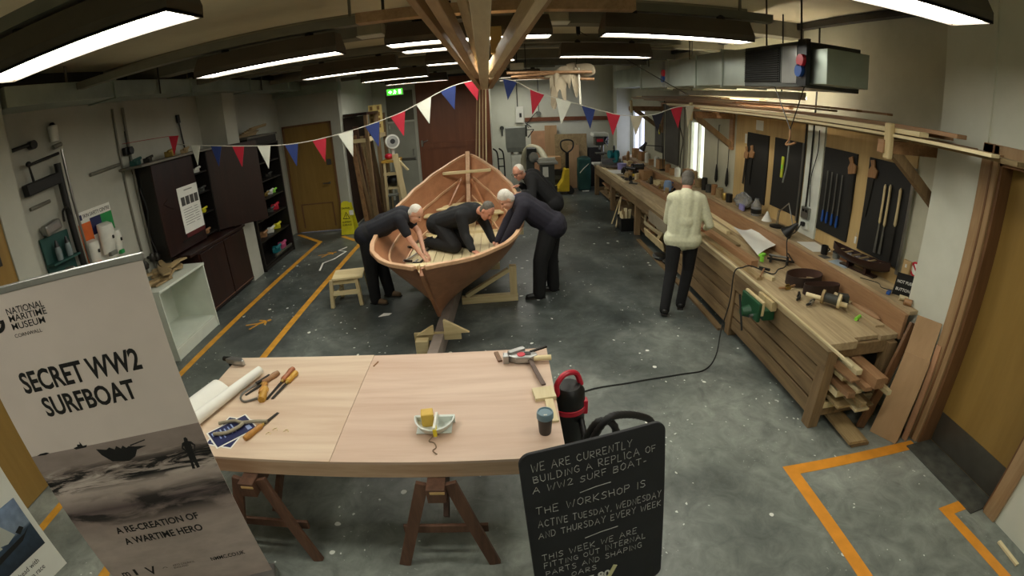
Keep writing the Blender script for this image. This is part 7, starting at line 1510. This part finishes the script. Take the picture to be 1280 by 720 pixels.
t = thing('dark_crate', 'dark crate under the brown carton by the back wall', 'crate', (1.42, 12.9, 0)); part('box', B().bb((1.2, 12.72, 0.004), (1.66, 13.1, .6)), M['black'], t, bev=.006)
for z in (.15, .35): part('slat', B().bb((1.19, 12.7, z), (1.67, 12.72, z+.1)), M['dgrey'], t)
t = thing('pallet_truck', 'yellow pallet truck with a black loop handle near the back wall', 'pallet truck', (1.7, 12.4, 0))
part('mast', B().prism([(0, .08), (.3, .08), (.3, .68), (.18, .68), (.12, .4), (0, .22)], (1.48, 12.3, 0), (1, 0, 0), (0, 0, 1), (0, .32, 0)), M['yel2'], t, bev=.02); part('fork', B().bb((.98, 12.22, .1), (1.5, 12.36, .2)), M['yel2'], t, bev=.01); part('fork', B().bb((.98, 12.56, .1), (1.5, 12.7, .2)), M['yel2'], t, bev=.01)
dbr = part('drawbar', B().bar((1.74, 12.46, .45), (1.74, 12.42, 1.1), .09, .07, up=(0, 1, 0)), M['black'], t, bev=.01)
part('loop_handle', B().tube(spline([(1.74, 12.42, 1.08), (1.6, 12.41, 1.2), (1.58, 12.41, 1.36), (1.66, 12.41, 1.42), (1.82, 12.41, 1.42), (1.9, 12.41, 1.36), (1.88, 12.41, 1.2), (1.74, 12.42, 1.08)], 5), .02, 8), M['black'], dbr, smooth=True)
for y in (12.34, 12.58): part('wheel', B().cyl((1.8, y-.03, .1), (1.8, y+.03, .1), .1, n=20), M['rubber'], t, smooth=True)
for y in (12.29, 12.63): part('roller', B().cyl((1.05, y-.05, .05), (1.05, y+.05, .05), .05, n=14), M['rubber'], t, smooth=True)
t = thing('green_sack', 'dark green upright canvas bag between the pallet truck and the workbench', 'bag', (2.26, 12.9, 0)); part('body', organic(B().box((2.26, 12.9, .45), (.34, .3, .88)).ell((2.26, 12.9, .5), (.2, .18, .45)), .02, 8), M['green2'], t, smooth='all', fix=False); part('strap', B().tube(spline([(2.12, 12.72, .5), (2.22, 12.7, .62), (2.36, 12.72, .74)], 5), .01, 6), M['cord'], t); part('top_flap', B().ell((2.26, 12.9, .88), (.16, .14, .06)), mk('darker_green_canvas', '#17352f', .7), t, smooth=True)
solo('paper_strip', B().bb((2.18, 12.66, .004), (2.36, 12.7, .02)), M['paper'], 'pale strip on the floor at the foot of the green canvas bag', 'strip')
# electrics on the back wall
t = thing('isolator_box', 'white electrical isolator box with a dark switch on the back wall', 'switch box', (.6, 13.65, 1.85)); part('box', B().bb((.5, 13.6, 1.85), (.72, 13.7, 2.3)), M['offwhite'], t, bev=.008); part('switch', B().bb((.6, 13.59, 2.0), (.66, 13.6, 2.12)), M['black'], t); part('conduit', B().cyl((.56, 13.67, 2.3), (.56, 13.67, H), .012), M['iron'], t)
t = thing('junction_box', 'small grey round junction box hanging on conduit on the back wall', 'junction box', (1.14, 13.65, 2.0)); part('box', B().cyl((1.14, 13.695, 2.08), (1.14, 13.62, 2.08), .07), M['grey'], t, smooth=True); part('conduit', B().cyl((1.14, 13.67, 2.15), (1.14, 13.67, H), .012), M['grey'], t); part('flex', B().tube(spline([(1.1, 13.64, 2.15), (.95, 13.6, 2.0), (.8, 13.62, 1.8), (.85, 13.6, 1.7)], 5), .01, 6), M['rubber'], t)
t = thing('swing_arm', 'black folding bracket on the side of the grey extractor box', 'bracket', (.8, 12.6, 1.5))
for a, c in (((.68, 12.4, 1.72), (.9, 12.45, 1.72)), ((.9, 12.45, 1.72), (.74, 12.4, 1.52)), ((.68, 12.4, 1.9), (.84, 12.5, 1.78))): part('link', B().bar(a, c, .02, .02), M['black'], t)
part('pivot', B().box((.7, 12.4, 1.7), (.05, .05, .3)), M['dgrey'], t)
t = thing('fire_bracket', 'small dark gauge on the wall between the timbers and the extractor box', 'gauge', (.12, 13.66, 1.65)); part('dial', B().cyl((.1, 13.7, 1.72), (.1, 13.64, 1.72), .06), M['dgrey'], t, smooth=True); part('stem', B().cyl((.1, 13.67, 1.66), (.1, 13.67, 1.5), .02), M['dgrey'], t)

# ------------------------------------------------------------------ ceiling: heater duct, timber frame, canvas, bunting
t = thing('heater_duct', 'galvanised rectangular air duct with a louvred heater hanging over the workbench side', 'duct', (2.6, 6.0, 2.66))
part('duct_run', B().bb((2.42, 5.0, 2.67), (2.95, 8.1, 3.04)), M['ductpaint'], t, bev=.004); part('duct_run', B().bb((2.42, 3.18, 2.68), (2.84, 3.5, 2.95)), M['duct'], t, bev=.004); part('duct_run', B().bb((2.42, 4.4, 2.66), (2.95, 5.0, 3.03)), M['ductpaint'], t, bev=.004); part('duct_run', B().bb((2.45, 8.1, 2.7), (2.9, 10.2, 3.05)), M['duct'], t, bev=.004)
for y in (5.0, 5.74, 6.75, 8.08): part('flange', B().bb((2.4, y-.02, 2.645 if y > 3.2 else 2.66), (2.97, y+.02, 3.06 if y > 3.2 else 2.95)), M['ductpaint'], t)
hcs = part('heater_case', B().bb((2.38, 3.45, 2.65), (2.98, 4.42, 3.02)), M['dgrey'], t, bev=.006)
part('louvre_back', B().bb((2.372, 3.78, 2.69), (2.382, 4.4, 2.99)), M['black'], hcs)
for i in range(15): part('louvre', B().bar((2.366, 3.79, 2.7+.0195*i), (2.366, 4.39, 2.7+.0195*i), .016, .006, up=(.6, 0, 1)), M['iron'], hcs)
part('case_panel', B().bb((2.37, 3.52, 2.68), (2.382, 3.74, 2.99)), M['steel'], hcs, bev=.003)
for i, (y, m_) in enumerate(((3.43, 'black'), (6.77, 'alu'))):
    dmp = part('damper_plate', B().bb((2.36, y-.06, 2.66), (2.4, y+.06, 3.03)), M[m_], t)
    part('control_knob', B().cyl((2.33, y-.01, 2.86), (2.37, y-.01, 2.86), .05), M['redp'], dmp, 'red knob', smooth=True); part('control_knob', B().cyl((2.33, y+.01, 2.78), (2.37, y+.01, 2.78), .05), M['blue2'], dmp, 'blue knob', smooth=True)
for y in (3.5, 4.05, 5.9, 7.6): part('hanger_rod', B().cyl((2.4, y, 3.0), (2.4, y, H), .008), M['iron'], t)
t = thing('pull_cord_hook', 'dark rope triangle with an iron hook and cord hanging below the louvred heater', 'hook', (2.4, 3.6, 2.2))
for y in (3.9, 3.44): part('rope', B().cyl((2.4, y, 2.66), (2.4, 3.61, 2.3), .005, n=6), M['iron'], t)
part('hook', B().tube(spline([(2.4, 3.61, 2.3), (2.4, 3.61, 2.22), (2.4, 3.66, 2.17), (2.4, 3.58, 2.18), (2.4, 3.52, 2.2)], 5), .01, 6), M['saww'], t, smooth=True); part('cord', B().tube(spline([(2.4, 3.61, 2.2), (2.4, 3.62, 2.0), (2.4, 3.66, 1.84)], 5), .007, 6), M['grey'], t, smooth=True)
t = thing('hanging_timber_frame', 'tapering timber frame hung from the ceiling over the surfboat', 'timber frame', (-.08, 3.2, 2.65))
part('spine', B().bar((-.03, 1.3, 2.875), (-.115, 4.8, 2.66), .07, .09), M['jig'], t, bev=.004)
E_ = V((-.115, 4.8, 2.66))
for p, q, w, h, m_ in (((-.06, 4.75, 2.67), (.3, 2.2, 3.08), .045, .11, 'jigdark'), ((-.15, 4.75, 2.67), (-.4, 2.3, 3.1), .045, .11, 'jigdark'), ((-.05, 4.3, 2.75), (.2, 1.9, 2.95), .05, .1, 'jig'), ((-.16, 4.3, 2.75), (-.23, 1.9, 2.96), .05, .1, 'jigdark'), ((-.13, 4.3, 2.78), (-.15, 2.2, 3.06), .05, .03, 'jig')): part('rail', B().bar(p, q, w, h), M[m_], t, bev=.004)
part('crossbar', B().bb((-1.0, 3.6, 3.16), (1.05, 3.72, 3.24)), M['jigdark'], t, bev=.004); part('spreader_board', B().bb((-.25, 1.75, 2.99), (.22, 1.95, 3.02)), M['jig'], t, bev=.003)
part('nose_block', B().box((-.105, 4.83, 2.66), (.12, .08, .06)), M['jig'], t, bev=.004); part('wood_block', B().bb((-.025, 3.5, 2.84), (.055, 3.62, 3.03)), mk('yellow_pine_block', '#cfae6c', .6), t, 'pale yellow block on its flank', bev=.004)
for x in (-.2, .18): part('hanging_rod', B().cyl((x, 1.85, 3.02), (x, 1.85, H), .012), M['iron'], t)
for x in (-.8, .85): part('hanging_rod', B().cyl((x, 3.66, 3.24), (x, 3.66, H), .012), M['iron'], t)
t2 = thing('sash_clamp', 'thin steel clamp gripping the side of the hanging timber frame', 'clamp', (-.2, 3.0, 2.98)); part('bar', B().cyl((-.33, 2.98, 2.99), (-.05, 3.0, 3.01), .012), M['alu'], t2, smooth=True); part('knob', B().ell((-.335, 2.98, 2.99), .02), M['alu'], t2, smooth=True); part('tommy_bar', B().cyl((-.26, 2.98, 2.94), (-.26, 2.98, 3.05), .007), M['alu'], t2)
# canvas bundle
t = thing('canvas_bundle', 'old canvas sail and spars bundled in ropes below the ceiling', 'canvas', (1.0, 6.5, 2.3))
for a, c, r in (((.15, 6.6, 2.86), (1.25, 6.4, 2.84), .02), ((.2, 6.5, 2.8), (1.2, 6.5, 2.86), .017), ((.3, 6.7, 2.8), (1.3, 6.5, 2.75), .02)): part('spar', B().cyl(a, c, r), M['rackw'], t, smooth=True)
def drape(pts, label=None):
    b = B(); front = []; q = spline([(x, 6.5+.06*sin(23*x+9*z), z) for x, z in pts]+[(pts[0][0], 6.5+.06*sin(23*pts[0][0]+9*pts[0][1]), pts[0][1])], 3)[:-1]
    for yy in (-.01, .01): front.append([p+V((0, yy, 0)) for p in q])
    b.loft([front[0], front[1]], caps=True); return b
for pts in ([(.7, 2.76), (.80, 2.88), (.92, 2.93), (.98, 2.80), (.97, 2.62), (.93, 2.70), (.9, 2.31), (.86, 2.5), (.82, 2.62), (.78, 2.45), (.75, 2.34), (.72, 2.5)], [(.92, 2.95), (1.06, 2.97), (1.10, 2.85), (1.06, 2.5), (1.0, 2.69), (.98, 2.78)], [(1.04, 2.95), (1.25, 2.95), (1.3, 2.83), (1.2, 2.78), (1.1, 2.8)], [(.74, 2.7), (.8, 2.55), (.78, 2.36), (.71, 2.42)]):
    part('canvas_fold', drape(pts), M['canvas'], t, smooth=True)
part('furled_roll', organic(B().cap((.66, 6.55, 2.8), (1.28, 6.5, 2.87), .035, .03).cap((.8, 6.5, 2.84), (.78, 6.5, 2.6), .035, .03).cap((1.04, 6.5, 2.88), (1.0, 6.5, 2.75), .035, .02), .012, 3), M['canvas'], t, smooth='all', fix=False)
part('hanging_strap', B().tube([(1.09, 6.48, 2.9), (1.09, 6.46, 2.7), (1.1, 6.46, 2.42)], .014, 6), M['cord'], t)
for a, c in (((1.1, 6.5, 3.4), (1.05, 6.5, 2.84)), ((1.1, 6.5, 3.4), (2.6, 6.4, 2.55)), ((.4, 6.6, H), (.4, 6.6, 2.82))): part('rope', B().tube(rope(a, c, .03), .006, 5), M['iron'], t)
part('pulley', B().box((1.1, 6.5, 3.4), (.05, .05, .12)), M['blackpipe'], t, bev=.01)
# bunting
def bunting(name, label, path, flags, fw=.165, fh=.23, endpts=None):
    t = thing(name, label, 'bunting', tuple(path[0])[:2]+(0,)); sp = spline(path, 10); part('string', B().tube(sp, .005, 6), M['cord'], t)
    cum = [0]
    for a, c in zip(sp, sp[1:]): cum.append(cum[-1]+(c-a).length)
    def at(x):                                                         # point of the string over world x
        for a, c in zip(sp, sp[1:]):
            if (a.x-x)*(c.x-x) <= 0 and a.x != c.x: return a.lerp(c, (x-a.x)/(c.x-a.x))
        return sp[-1]
    for x, m_, l, w_, h_, lean_ in flags:
        a, c = at(x-w_/2), at(x+w_/2); mid = (a+c)/2; tip = mid+V((lean_, .02, -h_)); yv = V((0, .0025, 0))
        b = B().add([a-yv, c-yv, tip-yv, a+yv, c+yv, tip+yv], [(0, 1, 2), (3, 5, 4), (0, 3, 4, 1), (1, 4, 5, 2), (2, 5, 3, 0)])
        part('pennant', b, M[m_], t, l)
    return t
bunting('bunting', 'string of red, white and blue pennants from the dark cupboard to the timber frame', [V((-3.95, 5.25, 2.47)), V((-3.56, 5.1, 2.41)), V((-2.86, 5.0, 2.31)), V((-2.22, 5.0, 2.25)), V((-1.62, 5.0, 2.3)), V((-1.01, 5.0, 2.44)), V((-.47, 4.95, 2.66)), V((-.16, 4.85, 2.72))],
        [(-3.52, 'whitef', 'white pennant', .15, .24, -.03), (-3.2, 'blue', 'blue pennant', .16, .24, -.02), (-2.89, 'red', 'red pennant', .16, .24, 0), (-2.56, 'whitef', 'white pennant', .16, .26, .01), (-2.23, 'blue', 'blue pennant', .16, .25, .02), (-1.9, 'red', 'red pennant', .16, .25, .03), (-1.6, 'whitef', 'white pennant', .17, .27, .05), (-1.3, 'blue', 'blue pennant', .16, .25, .04), (-1.02, 'red', 'red pennant', .16, .24, .04), (-.74, 'whitef', 'white pennant', .16, .24, .04), (-.48, 'blue', 'blue pennant', .16, .22, .05), (-.24, 'red', 'red pennant', .16, .2, .05)])
bunting('bunting', 'string of pennants from the timber frame across to the rack above the workbench', [V((-.08, 4.85, 2.72)), V((.16, 5.0, 2.7)), V((.42, 5.1, 2.57)), V((.8, 5.2, 2.45)), V((1.12, 5.3, 2.36)), V((1.42, 5.35, 2.3)), V((1.75, 5.4, 2.31)), V((2.05, 5.45, 2.4)), V((2.3, 5.5, 2.42))],
        [(.14, 'blue', 'blue pennant', .14, .2, -.03), (.42, 'red', 'red pennant', .15, .24, -.06), (.7, 'whitef', 'white pennant', .17, .26, -.03), (.98, 'blue', 'blue pennant', .16, .24, .02), (1.27, 'red', 'red pennant', .17, .25, .0), (1.55, 'creamf', 'off-white pennant', .16, .22, 0), (1.82, 'navyk', 'dark blue pennant', .16, .22, 0), (2.06, 'red', 'red pennant', .16, .24, .03), (2.25, 'creamf', 'off-white pennant', .13, .26, -.02)])
b = B().add([V((-3.95, 5.17, 2.57)), V((-3.8, 5.17, 2.555)), V((-3.93, 5.19, 2.33)), V((-3.95, 5.174, 2.57)), V((-3.8, 5.174, 2.555)), V((-3.93, 5.194, 2.33))], [(0, 1, 2), (3, 5, 4), (0, 3, 4, 1), (1, 4, 5, 2), (2, 5, 3, 0)]); b.cyl((-3.95, 5.17, 2.57), (-4.66, 5.1, 2.6), .003, n=5)
solo('single_pennant', b, M['red'], 'single dark red pennant hanging by itself over the dark cupboard', 'pennant')
# smaller ceiling fittings
for i, (x, y, l) in enumerate(((.6, 4.9, 'between the middle lights'), (2.0, 5.05, 'beside the heater hangers'), (-1.2, 4.95, 'behind the second row light on the cupboard side'))):
    t = thing('ceiling_box', 'beige junction box under the ceiling trunking %s' % l, 'ceiling box', (x, y, 3.28)); part('box', B().box((x, y-.06, 3.31), (.24, .2, .12)), M['trunk'], t, bev=.006); part('cover', B().box((x, y-.06, 3.247), (.26, .22, .01)), M['ceilw'], t)
t = thing('smoke_detector', 'small white emergency light box hanging near the far middle ceiling lights', 'emergency light', (.35, 7.4, 2.95)); part('box', B().box((.32, 7.4, 3.0), (.2, .1, .1)), M['ceilw'], t, bev=.008); part('rod', B().cyl((.32, 7.4, 3.05), (.32, 7.4, H), .008), M['iron'], t)
